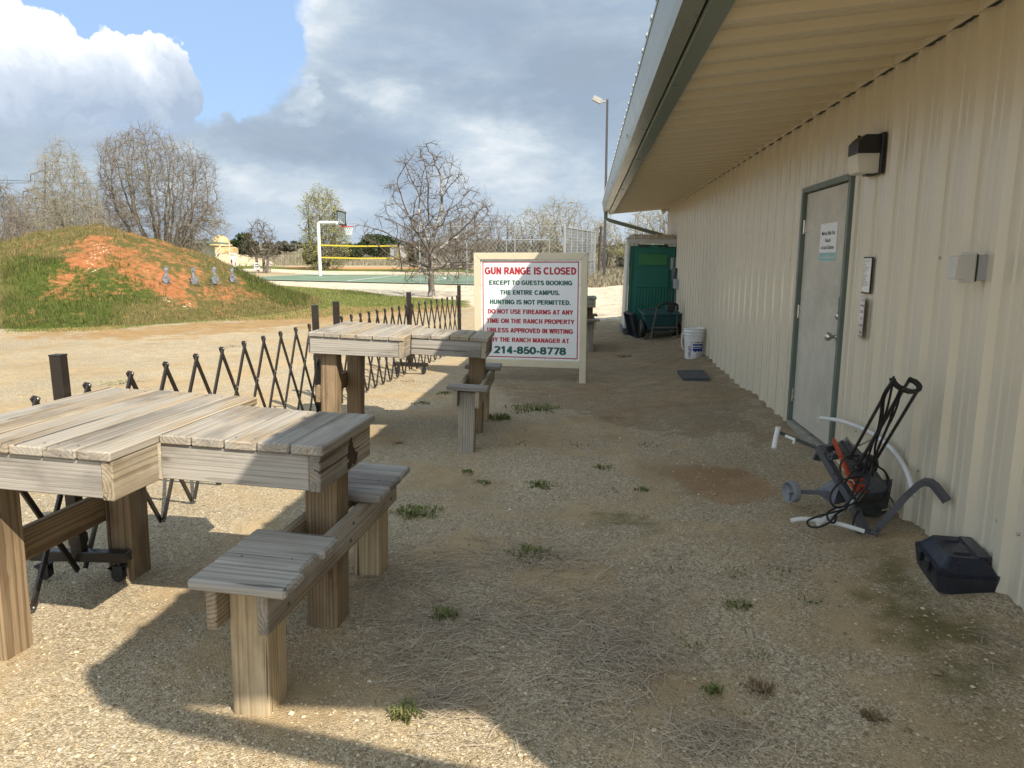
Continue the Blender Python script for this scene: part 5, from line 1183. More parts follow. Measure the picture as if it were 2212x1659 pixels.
# volleyball net
M_yel=paint('tape_yellow',(.50,.41,.04),.5,var=.05); M_string=paint('net_string',(.03,.03,.03),.7)
nd=58.; net=empty('volleyball_net',at_d(775,570,nd+2)); no=net.location.copy(); tag(net,'volleyball net with yellow tapes beyond the basketball hoop','net')
TLn,TRn,BLn,BRn=at_d(687,529.5,nd)-no,at_d(861,531.3,nd)-no,at_d(689,556,nd)-no,at_d(862,557.5,nd)-no
def band(a,b,w=.055):
    mb=MB(); up=Vector((0,0,w)); th=Vector((0,.012,0)); mb.add([a-up-th,b-up-th,b+up-th,a+up-th,a-up+th,b-up+th,b+up+th,a+up+th],[[0,1,2,3],[7,6,5,4],[3,2,6,7],[0,4,5,1]]); return mb
sag=lambda a,b: [a,(a*.5+b*.5)-Vector((0,0,.05)),b]
for a,b in ((TLn,TRn),(BLn,BRn)):
    mb=MB(); s=sag(a,b)
    for p,q in zip(s,s[1:]): x=band(p,q); mb.add(x.v,x.f)
    mb.build('tape',M_yel,net)
for a,b in ((TLn,BLn),(TRn,BRn)):
    mb=MB(); w=Vector((.09,0,0)); th=Vector((0,.012,0)); mb.add([a-w-th,a+w-th,b+w-th,b-w-th,a-w+th,a+w+th,b+w+th,b-w+th],[[0,1,2,3],[7,6,5,4],[0,4,5,1],[3,2,6,7],[1,5,6,2],[0,3,7,4]]); mb.build('end_tape',M_yel,net)
mb=MB()
for kk in range(1,60): u=kk/60; mb.tube([TLn.lerp(TRn,u),BLn.lerp(BRn,u)],.0045,3,cap=False)
for kk in range(1,9): v=kk/9; mb.tube([TLn.lerp(BLn,v),TRn.lerp(BRn,v)],.0045,3,cap=False)
mb.build('mesh',M_string,net)
for a,px in ((TLn,686.),(TRn,870.)):
    g_=gt(px,576.5); mb=MB(); mb.tube([Vector((a.x+no.x+.0,a.y+no.y,a.z+no.z+.1))-no,Vector((a.x+no.x+(.25 if a is TRn else 0),a.y+no.y,ter(a.x+no.x,a.y+no.y)-.1))-no],.045,8); mb.build('pole',M_tg,net)

# ------------------------------------------------------------------ chain link backstop
M_galv=paint('galvanised',(.29,.305,.315),.45,.4,var=.06)
def chain(name,A,B,hts,npost,label,cell=.17,wire=.0075,mid=True,skip_first=False,topB=None):
    # A,B ground points (Vector), straight run
    t=empty(name,A); d=(B-A); L_=math.hypot(d.x,d.y); H0=hts
    def pt(u,h): return Vector((d.x*u,d.y*u,d.z*u+h))
    for i in range(npost):
        if skip_first and i==0: continue
        u=i/(npost-1); mb=MB(); mb.tube([pt(u,-.1),pt(u,H0+.03)],.042 if i in(0,npost-1) else .032,8); mb.lathe([(.05,0),(.05,.03),(0,.05)],8,Matrix.Translation(pt(u,H0+.03)),capt=False); mb.build('post',M_galv,t)
    mb=MB(); mb.tube([pt(0,H0),pt(1,H0)],.026,8); mb.build('top_rail',M_galv,t)
    if mid: mb=MB(); mb.tube([pt(0,H0*.36),pt(1,H0*.36)],.024,8); mb.build('middle_rail',M_galv,t)
    # diagonal wires
    V=[];F=[]
    nrm=Vector((-d.y,d.x,0)).normalized()*wire; k=int((L_+H0)/cell)+1
    for s in (1,-1):
        for i in range(-int(H0/cell)-1,int(L_/cell)+2):
            x0=i*cell if s>0 else i*cell+0; x1=x0+H0*.85*s; 
            if s<0: x0+=H0*.85*0
            pts=[]
            a,b=(x0,0.),(x1,H0)
            # clip to 0..L
            def at(x): return (x-a[0])/(b[0]-a[0])*H0
            lo,hi=min(a[0],b[0]),max(a[0],b[0])
            cx0,cx1=max(lo,0),min(hi,L_)
            if cx0>=cx1: continue
            p=pt(cx0/L_,at(cx0)); q=pt(cx1/L_,at(cx1)); v=(q-p).normalized(); w=v.cross(nrm).normalized()*wire
            bI=len(V); V+= [p+w,p-w,q-w,q+w]; F.append([bI,bI+1,bI+2,bI+3])
            bI=len(V); V+= [p+nrm,p-nrm,q-nrm,q+nrm]; F.append([bI,bI+1,bI+2,bI+3])
    MB().add(V,F).build('mesh',M_galv,t); tag(t,label,'fence'); return t
fL,fR=gt(908,613),gt(1217,615.5)
fz=(1534/ (fR.y*_cy-fR.x*_sy)); FH=(615.5-491.5)/fz*.99
chain('chain_link_fence',fL,fR,FH,4,'tall chain link backstop fence facing the camera, behind the gun range sign',cell=.21,wire=.008)
fE=gt(1284,596); 
chain('chain_link_fence',fR+Vector((.06,.06,0)),fE,FH*.98,7,'tall chain link fence side running away to the right from the backstop corner',cell=.26,wire=.010)
# a white goal frame seen through the mesh
g0,g1=gt(1094,588),gt(1186,588); t=empty('goal_frame',g0); zt=at_d(1094,518,g0.y*_cy-g0.x*_sy).z-g0.z
for a in (Vector(),g1-g0): mb=MB(); mb.tube([a,a+Vector((0,0,zt))],.038,8); mb.build('goal_post',M_galv,t)
mb=MB(); mb.tube([Vector((0,0,zt)),(g1-g0)+Vector((0,0,zt))],.034,8); mb.build('crossbar',M_galv,t); tag(t,'thin pale grey goal frame seen through the chain link backstop','goal')

# ------------------------------------------------------------------ poles
lb=gt(1305,602); ld=lb.y*_cy-lb.x*_sy
t=empty('light_pole',lb); tag(t,'tall dark grey light pole with one small lamp head near the eave','light pole')
tp=at_d(1312,215,ld)-lb; mb=MB(); mb.tube([(0,0,-.2),tp],[.085,.06],10,square=True); mb.build('pole',paint('pole_dark',(.05,.05,.052),.5),t)
mb=MB(); mb.tube([tp-Vector((0,0,.1)),at_d(1300,220,ld)-lb],.05,8); a,b=at_d(1301,221,ld)-lb,at_d(1281,211,ld)-lb; mb.tube([a,a.lerp(b,.15),b],[.07,.14,.13],4,square=True); mb.build('lamp_head',paint('lamp_grey',(.35,.35,.34),.4),t)
for px,py,py2,px2,r,lab in ((1293,590,489,1299,.10,'thin dark leaning utility pole left of the tall light pole'),(1302,577,470,1306,.06,'slim distant utility pole half hidden beside the light pole')):
    b0_=gt(px,py); dd=b0_.y*_cy-b0_.x*_sy; t=empty('utility_pole',b0_); tag(t,lab,'pole','utility poles in the field')
    mb=MB(); mb.tube([(0,0,-.2),at_d(px2,py2,dd)-b0_],r,8); mb.build('pole',paint('pole_wood',(.06,.052,.045),.9),t)
# red and white marker post by the path
mp=gt(506.5,597); md=mp.y*_cy-mp.x*_sy; t=empty('marker_post',mp); tag(t,'white marker post with red stripes beside the berm','marker post')
ph=at_d(506,549,md).z-mp.z; mb=MB(); mb.box((0,0,ph/2-.1),(.26,.26,ph+.1),None,.01); mb.box((0,0,ph+.01),(.36,.36,.10),None,.02); mb.build('post',M_pole,t)
mb=MB(); M_mr=paint('marker_red',(.16,.012,.015),.5)
for z0,z1 in ((.48,.66),(.26,.44)):
    for sx in (-1,): mb.box((-.06,-.1315,ph*(z0+z1)/2+ph*.1),(.10,.004,ph*(z1-z0)),None,.001)
    mb.box((.1315,-.05,ph*(z0+z1)/2),(.004,.12,ph*(z1-z0)),None,.001)
mb.build('stripe',M_mr,t)
# small notices on stakes
for px,py,w_,h2,lab,m2 in ((555.5,590,.42,.52,'small white notice on a stake beside the court path, dark print',M_navy),(583.5,588,.40,.26,'small low white notice with red print on a wooden stake',M_red)):
    g_=gt(px,py); dd=g_.y*_cy-g_.x*_sy; k_=dd/1534; t=empty('small_sign',g_); tag(t,lab,'sign','small notices by the court')
    top=(py-567.5)*k_ if m2 is M_navy else (py-566.5)*k_; wd=12.5*k_ if m2 is M_navy else 10.5*k_; ht=15*k_ if m2 is M_navy else 8*k_
    mb=MB(); mb.box((0,.03,top/2-.05),(.09,.05,top+.05),None,.005,axis=2); mb.build('stake',W_seatpost,t)
    p_=MB().box((0,-.01,top-ht/2),(wd,.02,ht),None,.003).build('panel',M_white,t)
    mb=MB()
    for f,wf in ((.28,.5),(.62,.7)): mb.box((0,-.0215,top-ht*f),(wd*wf,.003,ht*.14),None,.0005)
    mb.build('print',m2,p_)

# ------------------------------------------------------------------ observatory on its mound
ob=gt(455,574); od=74.; ob=at_d(480,575,od); ob.z=ter(ob.x,ob.y); k_=od/1534
M_obs=paint('observatory_tan',(.50,.375,.185),.45,var=.05,scale=1.5); M_sand=paint('mound_sand',(.46,.385,.255),.95,var=.2,scale=3,bmp=.4)
t=empty('observatory',ob,R(7)); tag(t,'small tan domed observatory with low walls on a sandy mound','observatory')
zt=at_d(480,550,od).z-ob.z     # top of the mound
mb=MB(); n=30; pr_=[(5.1,-.3),(4.3,.28*zt),(3.3,.66*zt),(2.5,.93*zt),(2.0,zt),(0,zt)]
vs=[(r*(1.16 if math.cos(2*math.pi*j/n)>0 else .9)*math.cos(2*math.pi*j/n),r*.8*math.sin(2*math.pi*j/n),z+(.04*math.sin(j*3.1+i) if 0<i<4 else 0)) for i,(r,z) in enumerate(pr_) for j in range(n)]
mb.add(vs,[[i*n+j,i*n+(j+1)%n,(i+1)*n+(j+1)%n,(i+1)*n+j] for i in range(5) for j in range(n)],smooth=True); mb.build('mound',M_sand,t)
r1=26*k_; wh=16.5*k_
mb=MB(); mb.lathe([(r1*1.06,zt-.1),(r1*1.06,zt+.05)],24,mi=1); mb.lathe([(r1*.80,zt),(r1*.80,zt+wh*1.06)],24,smooth=True)
for sx in (-1,1): mb.prism([(sx*r1*.42,-.0),(sx*r1*1.2,-.0),(sx*r1*1.2,wh*.82),(sx*r1*.95,wh*.98),(sx*r1*.42,wh)] if sx>0 else [(-r1*.42,0),(-r1*.42,wh),(-r1*.95,wh*.98),(-r1*1.2,wh*.86),(-r1*1.2,0)],r1*1.2,Matrix.Translation((0,r1*.55,zt))@Matrix.Rotation(math.pi/2,4,'X'))
mb.build('wall',[M_obs,M_gbox],t)
mb=MB(); zr=zt+wh*1.06; mb.lathe([(r1*.82,zr),(r1*.90,zr),(r1*.90,zr+.16),(r1*.78,zr+.2)],28); 
rd=r1*.745; mb.lathe([(rd*math.cos(a*math.pi/20),zr+.18+rd*1.02*math.sin(a*math.pi/20)) for a in range(0,11)],28,capt=False)
mb.build('dome',M_obs,t)
mb=MB(); mb.tube([(-.25*rd+rd*.97*math.sin(-.0),-rd*1.005*math.cos(a*math.pi/20)*.97,zr+.18+rd*1.02*math.sin(a*math.pi/20)*.985) for a in range(0,13)],.05,6); mb.build('dome_rib',M_obs,t)
mb=MB(); mb.box((-.08*r1,-r1*.82,zt+wh*.47),(r1*.62,.10,wh*.86),None,.02); mb.box((-.26*r1,-r1*.865,zt+wh*.5),(.06,.05,.12),None,.005,mi=1); mb.build('door',[paint('obs_door',(.44,.33,.165),.5,var=.04),M_blk],t)
mb=MB(); mb.box((-r1*.85,-r1*.667,zt+wh*.72),(r1*.33,.03,wh*.26),None,.005); mb.build('plaque',paint('plaque_grey',(.10,.11,.14),.5),t)
mb=MB()
for i in range(7): mb.box((-.18+.10*i*.0+ .0,-2.0-i*.34,zt*(1-(i+.5)/7.5)-.02),(1.15,.36,.16),None,.01,mi=0)
mb.build('steps',paint('step_tan',(.40,.30,.16),.9,var=.2,scale=4),t)
mb=MB()
for i in range(7):
    for s in (-.62,.62): mb.box((-.18+s,-2.0-i*.34,zt*(1-(i+.5)/7.5)),(.10,.36,.2),None,.01)
mb.build('step_edging',paint('edging_dark',(.10,.085,.06),.9),t)
mb=MB(); x=.62
for h in (.42,.86):
    mb.tube([(x+.75,-1.35,zt+h+.05),(x,-1.75,zt+h),(x+.05,-4.1,h+.02)],.028,6)
for q,zb_ in (((x+.75,-1.35),zt),((x,-1.75),zt),((x+.03,-2.9),zt*.5),((x+.05,-4.1),-.05)): mb.tube([(q[0],q[1],zb_),(q[0],q[1],zb_+.90)],.028,6)
mb.build('handrail',paint('rail_cream',(.68,.62,.48),.4),t)
# house with a green roof behind the bare tree
hd_=60.; hb2=at_d(428,580,hd_); hb2.z=ter(hb2.x,hb2.y); t=empty('green_roof_house',hb2,R(12)); tag(t,'pale cream house with a green metal roof half hidden behind the big bare tree','house')
zw=at_d(428,528,hd_).z-hb2.z
mb=MB(); mb.box((-4.2,2.5,zw/2),(8.4,5,zw),None,.02); mb.build('wall',paint('house_cream',(.66,.63,.53),.6,var=.05),t)
mb=MB(); mb.box((.03,-.02,zw/2),(.22,.22,zw),None,.02); mb.box((.35,-.02,zw*.42),(.16,.16,zw*.84),None,.02); mb.build('green_post',M_green,t)
zr_=at_d(452,513,hd_).z-hb2.z; k2=hd_/1534
mb=MB(); mb.add([(-9.,-.9,zw+.55),(.95,-.9,zw+.10),(.95,6,zw+.10),(-9.,6,zw+.55),(-9.,-.9,zw+.72),(.95,-.9,zw+.27),(.95,6,zw+.27),(-9.,6,zw+.72)],[[0,3,2,1],[4,5,6,7],[0,1,5,4],[1,2,6,5],[2,3,7,6],[3,0,4,7]]); mb.tube([(.8,-.85,zw+.05),(.45,-.3,zw-.5),(.05,-.1,zw-.75)],.07,square=True); mb.build('roof',paint('roof_green',(.17,.27,.21),.45,var=.06),t)
# grey shed in the field behind the net
sp=at_d(851,553,110); sp.z=ter(sp.x,sp.y); t=empty('shed',sp,R(-10)); tag(t,'small grey shed in the field, seen behind the right end of the net','shed'); zt2=at_d(851,529,110).z-sp.z
mb=MB(); mb.box((.2,1,zt2/2-.2),(1.7,2,zt2+.4),None,.02); mb.build('wall',paint('shed_grey',(.42,.42,.40),.8,var=.06),t)
mb=MB(); mb.box((-.15,1,zt2+.06),(2.5,2.3,.14),None,.02,ry=.04); mb.build('roof',paint('shed_roof',(.10,.10,.11),.7),t); mb=MB(); mb.box((-.95,1,zt2/2-.2),(.6,1.8,zt2+.3),None,.02); mb.build('side_bay',paint('shed_dark',(.06,.062,.07),.8),t); mb=MB(); mb.box((.25,-.013,zt2*.42),(.45,.03,zt2*.5),None,.005); mb.build('door',paint('shed_door',(.2,.2,.2),.7),t)
# ------------------------------------------------------------------ spoon shaped steel targets on the berm
M_lead=paint('lead_splashed_steel',(.23,.25,.285),.6,.1,var=.5,scale=14); M_wire=paint('wire_dark',(.15,.14,.12),.6)
for i,(px,py,tilt,lab) in enumerate(((359,611,.12,'leftmost steel spoon target on the bare orange soil, head tilted left'),(421,613,-.03,'second steel spoon target from the left, with a visible wire stand'),(465.5,612.5,0,'third steel spoon target from the left, between grass and orange soil'),(504,609,-.02,'rightmost small steel spoon target in the grass under the striped marker post'))):
    g_=gt(px,py,hgt); dd=g_.y*_cy-g_.x*_sy; k_=dd/1534; s=k_; t=empty('steel_target',g_,R(0),0,tilt); tag(t,lab,'steel target','steel spoon targets on the berm')
    f=.92 if i<3 else .78
    def disc(mb,cx,cz,rx,rz,y=0): 
        n=18; mb.prism([(cx+rx*math.cos(2*math.pi*j/n),cz+rz*math.sin(2*math.pi*j/n)) for j in range(n)],.025,Matrix.Translation((0,y,0))@Matrix.Rotation(math.pi/2,4,'X'))
    mb=MB(); disc(mb,0,8.5*s*f,8.2*s*f*.95,9.*s*f); mb.build('lower_disc',M_lead,t)
    mb=MB(); disc(mb,-1*s,33*s*f,5.2*s*f,5.4*s*f,.01); mb.prism([(-3.0*s,16*s*f),(1.8*s,16*s*f),(1.6*s,30*s*f),(-3.6*s,30*s*f)],.02,Matrix.Translation((0,.012,0))@Matrix.Rotation(math.pi/2,4,'X')); mb.build('upper_paddle',M_lead,t)
    mb=MB()
    for sx in (-1,1): mb.tube([(sx*9*s,.05,-.05),(sx*7*s,.0,18*s*f),(sx*1.5*s,0,19*s*f)],.012,6); mb.tube([(sx*9*s,.05,0),(sx*9.5*s,-.14,-.02)],.012,6)
    mb.tube([(-9.5*s,-.14,.0),(9.5*s,-.14,.0)],.012,6); mb.build('stand',M_wire,t)
# ------------------------------------------------------------------ trees
def bark(name,a,b,lich=None):
    m,nt,bs=mat(name); p=geopos(nt); n=noise(nt,mapping(nt,p,(1,1,.35)),9,6,.65); c=ramp(nt,n,[(.3,a),(.7,b)])
    if lich: c=mix(nt,mrange(nt,noise(nt,p,5,6,.65),.5,.62),c,lich)
    L(nt,c,bs.inputs['Base Color']); bs.inputs['Roughness'].default_value=.9; bs.inputs['Specular IOR Level'].default_value=.1; bump(nt,bs,n,.5,.02); return m
B_trunk=bark('bark_lichen',(.075,.062,.052),(.16,.14,.12),(.36,.35,.32)); B_twig=bark('twig_brown',(.085,.068,.055),(.165,.135,.11)); B_grey=bark('twig_grey',(.155,.135,.11),(.27,.24,.20)); B_pale=bark('twig_pale',(.22,.20,.15),(.35,.32,.25)); B_gt=bark('bark_grey',(.10,.085,.07),(.20,.175,.15))
def leafmat(name,stops):
    m,nt,bs=mat(name); c=ramp(nt,attr(nt,'shade','Fac'),stops); L(nt,c,bs.inputs['Base Color']); bs.inputs['Roughness'].default_value=.7; bs.inputs['Specular IOR Level'].default_value=.2
    tr=N(nt,'ShaderNodeBsdfTranslucent'); L(nt,c,tr.inputs[0]); mx=N(nt,'ShaderNodeMixShader'); mx.inputs[0].default_value=.25; L(nt,bs.outputs[0],mx.inputs[1]); L(nt,tr.outputs[0],mx.inputs[2]); L(nt,mx.outputs[0],nt.nodes['Material Output'].inputs[0]); return m
LF_willow=leafmat('willow_leaf',[(0,(.17,.19,.045)),(.5,(.30,.31,.09)),(1,(.44,.43,.18))]); LF_cedar=leafmat('cedar_leaf',[(0,(.018,.032,.012)),(.5,(.040,.062,.022)),(1,(.085,.105,.04))])
LF_bud=leafmat('bud_leaf',[(0,(.22,.21,.10)),(1,(.38,.35,.20))]); LF_light=leafmat('light_leaf',[(0,(.08,.11,.02)),(1,(.20,.24,.06))]); LF_grey=leafmat('grey_brush',[(0,(.085,.085,.065)),(1,(.20,.19,.15))])
class Grow:
    def __init__(s,seed,levels=5,ang=(.45,1.0),wig=.22,up=.05,ratio=(.45,.8),kids=(2,4),steps=5,start=.25,rr=.62,droop=0.,maxseg=30000):
        s.r=random.Random(seed); s.P=(levels,ang,wig,up,ratio,kids,steps,start,rr,droop); s.seg=[]; s.tips=[]; s.mx=maxseg; s.q=[]
    def go(s,p,d,L_,r,lv=0): s.q.append((p,d,L_,r,lv))
    def run(s):
        i=0
        while i<len(s.q) and len(s.seg)<s.mx: s.limb(*s.q[i]); i+=1
    def limb(s,p,d,L_,r,lv):
        levels,ang,wig,up,ratio,kids,steps,start,rr,droop=s.P; R_=s.r
        n=steps if lv<levels-1 else 3
        k=R_.randint(*kids) if lv<levels else 0
        at=sorted(R_.uniform(start if lv else max(start,.3),1) for _ in range(k)); ci=0
        for i in range(n):
            t0,t1=i/n,(i+1)/n; d=(d+Vector((R_.gauss(0,wig),R_.gauss(0,wig),R_.gauss(0,wig)+up-droop*lv*.2))).normalized()
            q=p+d*(L_/n); e=.45 if lv<levels else .3
            ra,rb=r*(1-t0*(1-e)),r*(1-t1*(1-e)); s.seg.append((p.x,p.y,p.z,q.x,q.y,q.z,ra,rb))
            while ci<k and at[ci]<=t1:
                a=R_.uniform(*ang); ax=d.orthogonal(); ax.rotate(Matrix.Rotation(R_.uniform(0,6.283),3,d)); c=d.copy(); c.rotate(Matrix.Rotation(a,3,ax))
                f=(at[ci]-t0)*n; b=p.lerp(q,max(0,min(1,f))); s.go(b,c,L_*R_.uniform(*ratio)*(1-.35*at[ci]),max(rb*rr,.004),lv+1); ci+=1
            p=q
        if lv>=levels-1: s.tips.append((p.x,p.y,p.z))
def seg_mesh(seg,n):
    a=seg[:,0:3]; b=seg[:,3:6]; t=b-a; ln=np.linalg.norm(t,axis=1,keepdims=True); t=t/np.maximum(ln,1e-6); b=b+t*ln*.04
    up=np.where(np.abs(t[:,2:3])>.9,np.array([[1,0,0.]]),np.array([[0,0,1.]])); x=np.cross(t,up); x/=np.linalg.norm(x,axis=1,keepdims=True)+1e-9; y=np.cross(x,t)
    V=[]; 
    for j in range(n):
        c,s_=math.cos(2*math.pi*j/n),math.sin(2*math.pi*j/n); V.append(a+(x*c+y*s_)*seg[:,6:7])
    for j in range(n):
        c,s_=math.cos(2*math.pi*j/n),math.sin(2*math.pi*j/n); V.append(b+(x*c+y*s_)*seg[:,7:8])
    V=np.stack(V,1); base=(np.arange(len(seg))*2*n)[:,None]
    F=np.concatenate([base+np.array([[j,(j+1)%n,(j+1)%n+n,j+n]]) for j in range(n)],0)
    return V.reshape(-1,3),F
def leaf_quads(P,size,sd,flat=0.):
    r=np.random.default_rng(sd); n=len(P); u=r.normal(size=(n,3)); u/=np.linalg.norm(u,axis=1,keepdims=True); w=r.normal(size=(n,3)); v=np.cross(u,w); v/=np.linalg.norm(v,axis=1,keepdims=True)+1e-9
    s=size*r.uniform(.6,1.5,(n,1)); u=u*s; v=v*s*.55
    return np.stack([P-u,P-v*.8,P+u,P+v*.8],1).reshape(-1,3),np.arange(4*n).reshape(-1,4),np.repeat(r.uniform(0,1,n),4)
def make_tree(name,base,W_,H_,stems,grow,mt,mc,label,group=None,thick=.06,leaf=None,leafn=0,leafs=.05,spreadz=0.,seed=1,twig=.006,off=(0,0),tag_cat='tree'):
    t=empty(name,base); tag(t,label,tag_cat,group)
    for (p,d,L_,r) in stems: grow.go(Vector(p),Vector(d).normalized(),L_,r)
    grow.run(); s=np.array(grow.seg); tips=np.array(grow.tips if grow.tips else [x[3:6] for x in grow.seg[-400:]])
    hx=np.percentile(np.abs(s[:,3]-off[0]),99.3); hy=np.percentile(np.abs(s[:,4]-off[1]),99.3); hz=s[:,5].max()
    k=np.array([W_/2/hx,W_/2/max(hy,1e-3) if hy>hx*.3 else W_/2/hx,H_/hz])
    s[:,0:3]*=k; s[:,3:6]*=k; tips=tips*k; s[:,6:8]*=(k[2]+k[0])/2; s[:,6:8]=np.maximum(s[:,6:8],twig)
    s[s[:,5]<.15,5]=.15
    th=s[:,6]>thick
    if th.any(): npmesh('trunk',*seg_mesh(s[th],7),mt,t,smooth=True)
    npmesh('crown',*seg_mesh(s[~th],3),mc,t)
    if leaf:
        r=np.random.default_rng(seed); i=r.integers(0,len(tips),leafn); P=tips[i]+r.normal(0,leafs*2.2,(leafn,3)); V,F,sh=leaf_quads(P,leafs,seed); npmesh('foliage',V,F,leaf,t,attrs={'shade':('FLOAT',sh)})
    return t
class Colony:
    # a crown grown towards points spread through its volume
    def __init__(s,seed,W_,H_,shape,n,step,stems,kill=1.6,reach=9,twigs=2,tl=.5,tr=.006,wig=.22,trunk_r=.12,sq=.9,rough_n=9,rough=.30):
        r=np.random.default_rng(seed); s.r=r; pts=[]; lob=[(r.uniform(-1,1,3),r.uniform(.25,.5)) for _ in range(rough_n)]
        while len(pts)<n:
            p=r.uniform(-1,1,3); z=(p[2]+1)/2
            h_=sum(math.exp(-((p-c)**2).sum()/(w_*w_)) for c,w_ in lob); f_=shape(z)*(1-rough+rough*1.5*min(1,h_))
            if p[0]**2+p[1]**2<f_**2 and r.uniform()<.25+.75*(max(p[0]**2+p[1]**2,1e-3)**.5/max(shape(z),.05)): pts.append((p[0]*W_/2,p[1]*W_/2*sq,z*H_))
        A=np.array(pts); N_=[];par=[]
        for st in stems:
            last=-1
            for q in st: N_.append(q); par.append(last if last<0 else len(N_)-2); last=1
            # par of a stem start is -1, otherwise the node before it
        P=np.array(N_,float); par=list(par); alive=np.ones(n,bool); nd=np.full(n,1e9); ni=np.zeros(n,int); new=np.arange(len(P))
        for it in range(140):
            Q=P[new]
            d=np.linalg.norm(A[:,None]-Q[None],axis=2); j=d.argmin(1); m=d[np.arange(n),j]; k=m<nd; nd[k]=m[k]; ni[k]=new[j[k]]
            alive&=nd>kill*step*.5
            act=alive&(nd<reach*step) if it>3 else alive
            if not act.any(): break
            v=A[act]-P[ni[act]]; v/=np.linalg.norm(v,axis=1,keepdims=True); S_=np.zeros((len(P),3)); np.add.at(S_,ni[act],v)
            kc=np.bincount(np.array(par)[np.array(par)>=0],minlength=len(P)); full=kc>=3; alive[full[ni]]=False
            idx=np.unique(ni[act]); idx=idx[~full[idx]]; D_=S_[idx]; L_=np.linalg.norm(D_,axis=1,keepdims=True); ok=(L_[:,0]>.15); idx=idx[ok]; D_=D_[ok]/L_[ok]
            D_=D_+r.normal(0,wig,D_.shape); D_/=np.linalg.norm(D_,axis=1,keepdims=True); nw=P[idx]+D_*step
            if len(nw)==0: break
            new=np.arange(len(P),len(P)+len(nw)); P=np.concatenate([P,nw]); par+=list(idx)
            if len(P)>16000: break
        par=np.array(par); m=len(P); area=np.zeros(m); kids=np.bincount(par[par>=0],minlength=m)
        area[kids==0]=tr**2.05
        for i in range(m-1,-1,-1):
            area[i]=max(area[i],tr**2.05)
            if par[i]>=0: area[par[i]]+=area[i]
        rad=area**(1/2.05); rad*=trunk_r/rad[:1].max() if len(stems)==1 else trunk_r/np.median(rad[par<0]); rad=np.maximum(rad,tr)
        i=np.where(par>=0)[0]; seg=[np.concatenate([P[par[i]],P[i],np.minimum(rad[par[i]],rad[i]*1.6)[:,None],rad[i][:,None]],1)]
        base=np.where((rad<tr*4))[0]; tips=P[kids==0]
        d0=P[base]-P[np.maximum(par[base],0)]
        for q in range(twigs):
            a=P[base]; dd=d0/(np.linalg.norm(d0,axis=1,keepdims=True)+1e-6)+r.normal(0,.75,a.shape); dd/=np.linalg.norm(dd,axis=1,keepdims=True); l=tl*r.uniform(.35,1.1,(len(a),1))
            b=a+dd*l*.55; e=dd+r.normal(0,.35,a.shape); c=b+e*l*.45; o=np.full((len(a),1),tr)
            seg+=[np.concatenate([a,b,o,o*.85],1),np.concatenate([b,c,o*.85,o*.6],1)]; tips=np.concatenate([tips,c])
        s.seg=np.concatenate(seg); s.tips=tips
def colony_tree(name,base,col,mt,mc,label,group=None,thick=.05,leaf=None,leafn=0,leafs=.05,seed=1):
    t=empty(name,base); tag(t,label,'tree',group); s=col.seg; th=s[:,6]>thick
    if th.any(): npmesh('trunk',*seg_mesh(s[th],7),mt,t,smooth=True)
    npmesh('crown',*seg_mesh(s[~th],3),mc,t)
    if leaf:
        r=np.random.default_rng(seed); i=r.integers(0,len(col.tips),leafn); P=col.tips[i]+r.normal(0,leafs*1.3,(leafn,3)); V,F,sh=leaf_quads(P,leafs,seed); npmesh('foliage',V,F,leaf,t,attrs={'shade':('FLOAT',sh)})
    return t
def dome(c=.34):  # rounded crown, full to the ground
    return lambda z: max(0.,1-((z-c)/(1-c))**2)**.62 if z>c else 1-.80*((c-z)/c)
def stems_fan(n,h,spread,seed,K=5):
    r=random.Random(seed); out=[]
    for i in range(n):
        a=i*2.4; q=spread*math.sqrt((i+.5)/n); st=[]
        for k in range(K): f=k/(K-1); st.append((.12*math.cos(a)*(1+f)+q*h*f*math.cos(a)+r.gauss(0,.04),.12*math.sin(a)*(1+f)+q*h*f*math.sin(a)*.8+r.gauss(0,.04),-.1+h*f))
        out.append(st)
    return out
def on_ray(px,d): p=at_d(px,561,d); return Vector((p.x,p.y,ter(p.x,p.y)))
def HT(py,d,b): return (561-py)*d/1534+EYE-b.z
RR=random.Random(11)
# the bare oak in the middle
b=gt(932,641); d=b.y*_cy-b.x*_sy; H_=HT(325,d,b)
sh=lambda z: 0 if z<.09 else (max(0,1-abs((z-.46)/(.54 if z>.46 else .42))**2.3)**.55)
lim=[]
for i,(z0,a_,e_,l_) in enumerate(((1.9,.3,1.25,1.0),(1.8,2.2,.95,.9),(1.6,4.1,.9,.9),(1.5,.1,.70,1.0),(1.35,3.1,.72,1.0),(1.2,1.5,.5,.9),(1.1,4.9,.45,.9),(1.0,3.4,.30,1.0),(.98,-.2,.32,1.0),(1.05,2.5,.35,.8))):
    v=Vector((math.cos(a_)*math.cos(e_),math.sin(a_)*math.cos(e_),math.sin(e_))); lim.append([tuple(Vector((0,0,z0))+v*l_*k/5) for k in range(6)])
col=Colony(5,318*d/1534,H_*1.02,sh,900,.19,lim,kill=2.3,reach=14,twigs=3,tl=.36,tr=.0052,wig=.09,trunk_r=.048,rough=.32,rough_n=12)
tk=[(0,0,-.1,.02,0,.25,.17,.13),(.02,0,.25,0,.01,.55,.13,.118),(0,.01,.55,.02,0,.9,.118,.112),(.02,0,.9,0,0,1.25,.112,.10),(0,0,1.25,.0,0,1.95,.10,.06)]
col.seg=np.concatenate([np.array(tk),col.seg])
colony_tree('bare_oak',b,col,B_trunk,B_twig,'wide spreading bare oak with lichen covered trunk, in front of the green court',thick=.034)
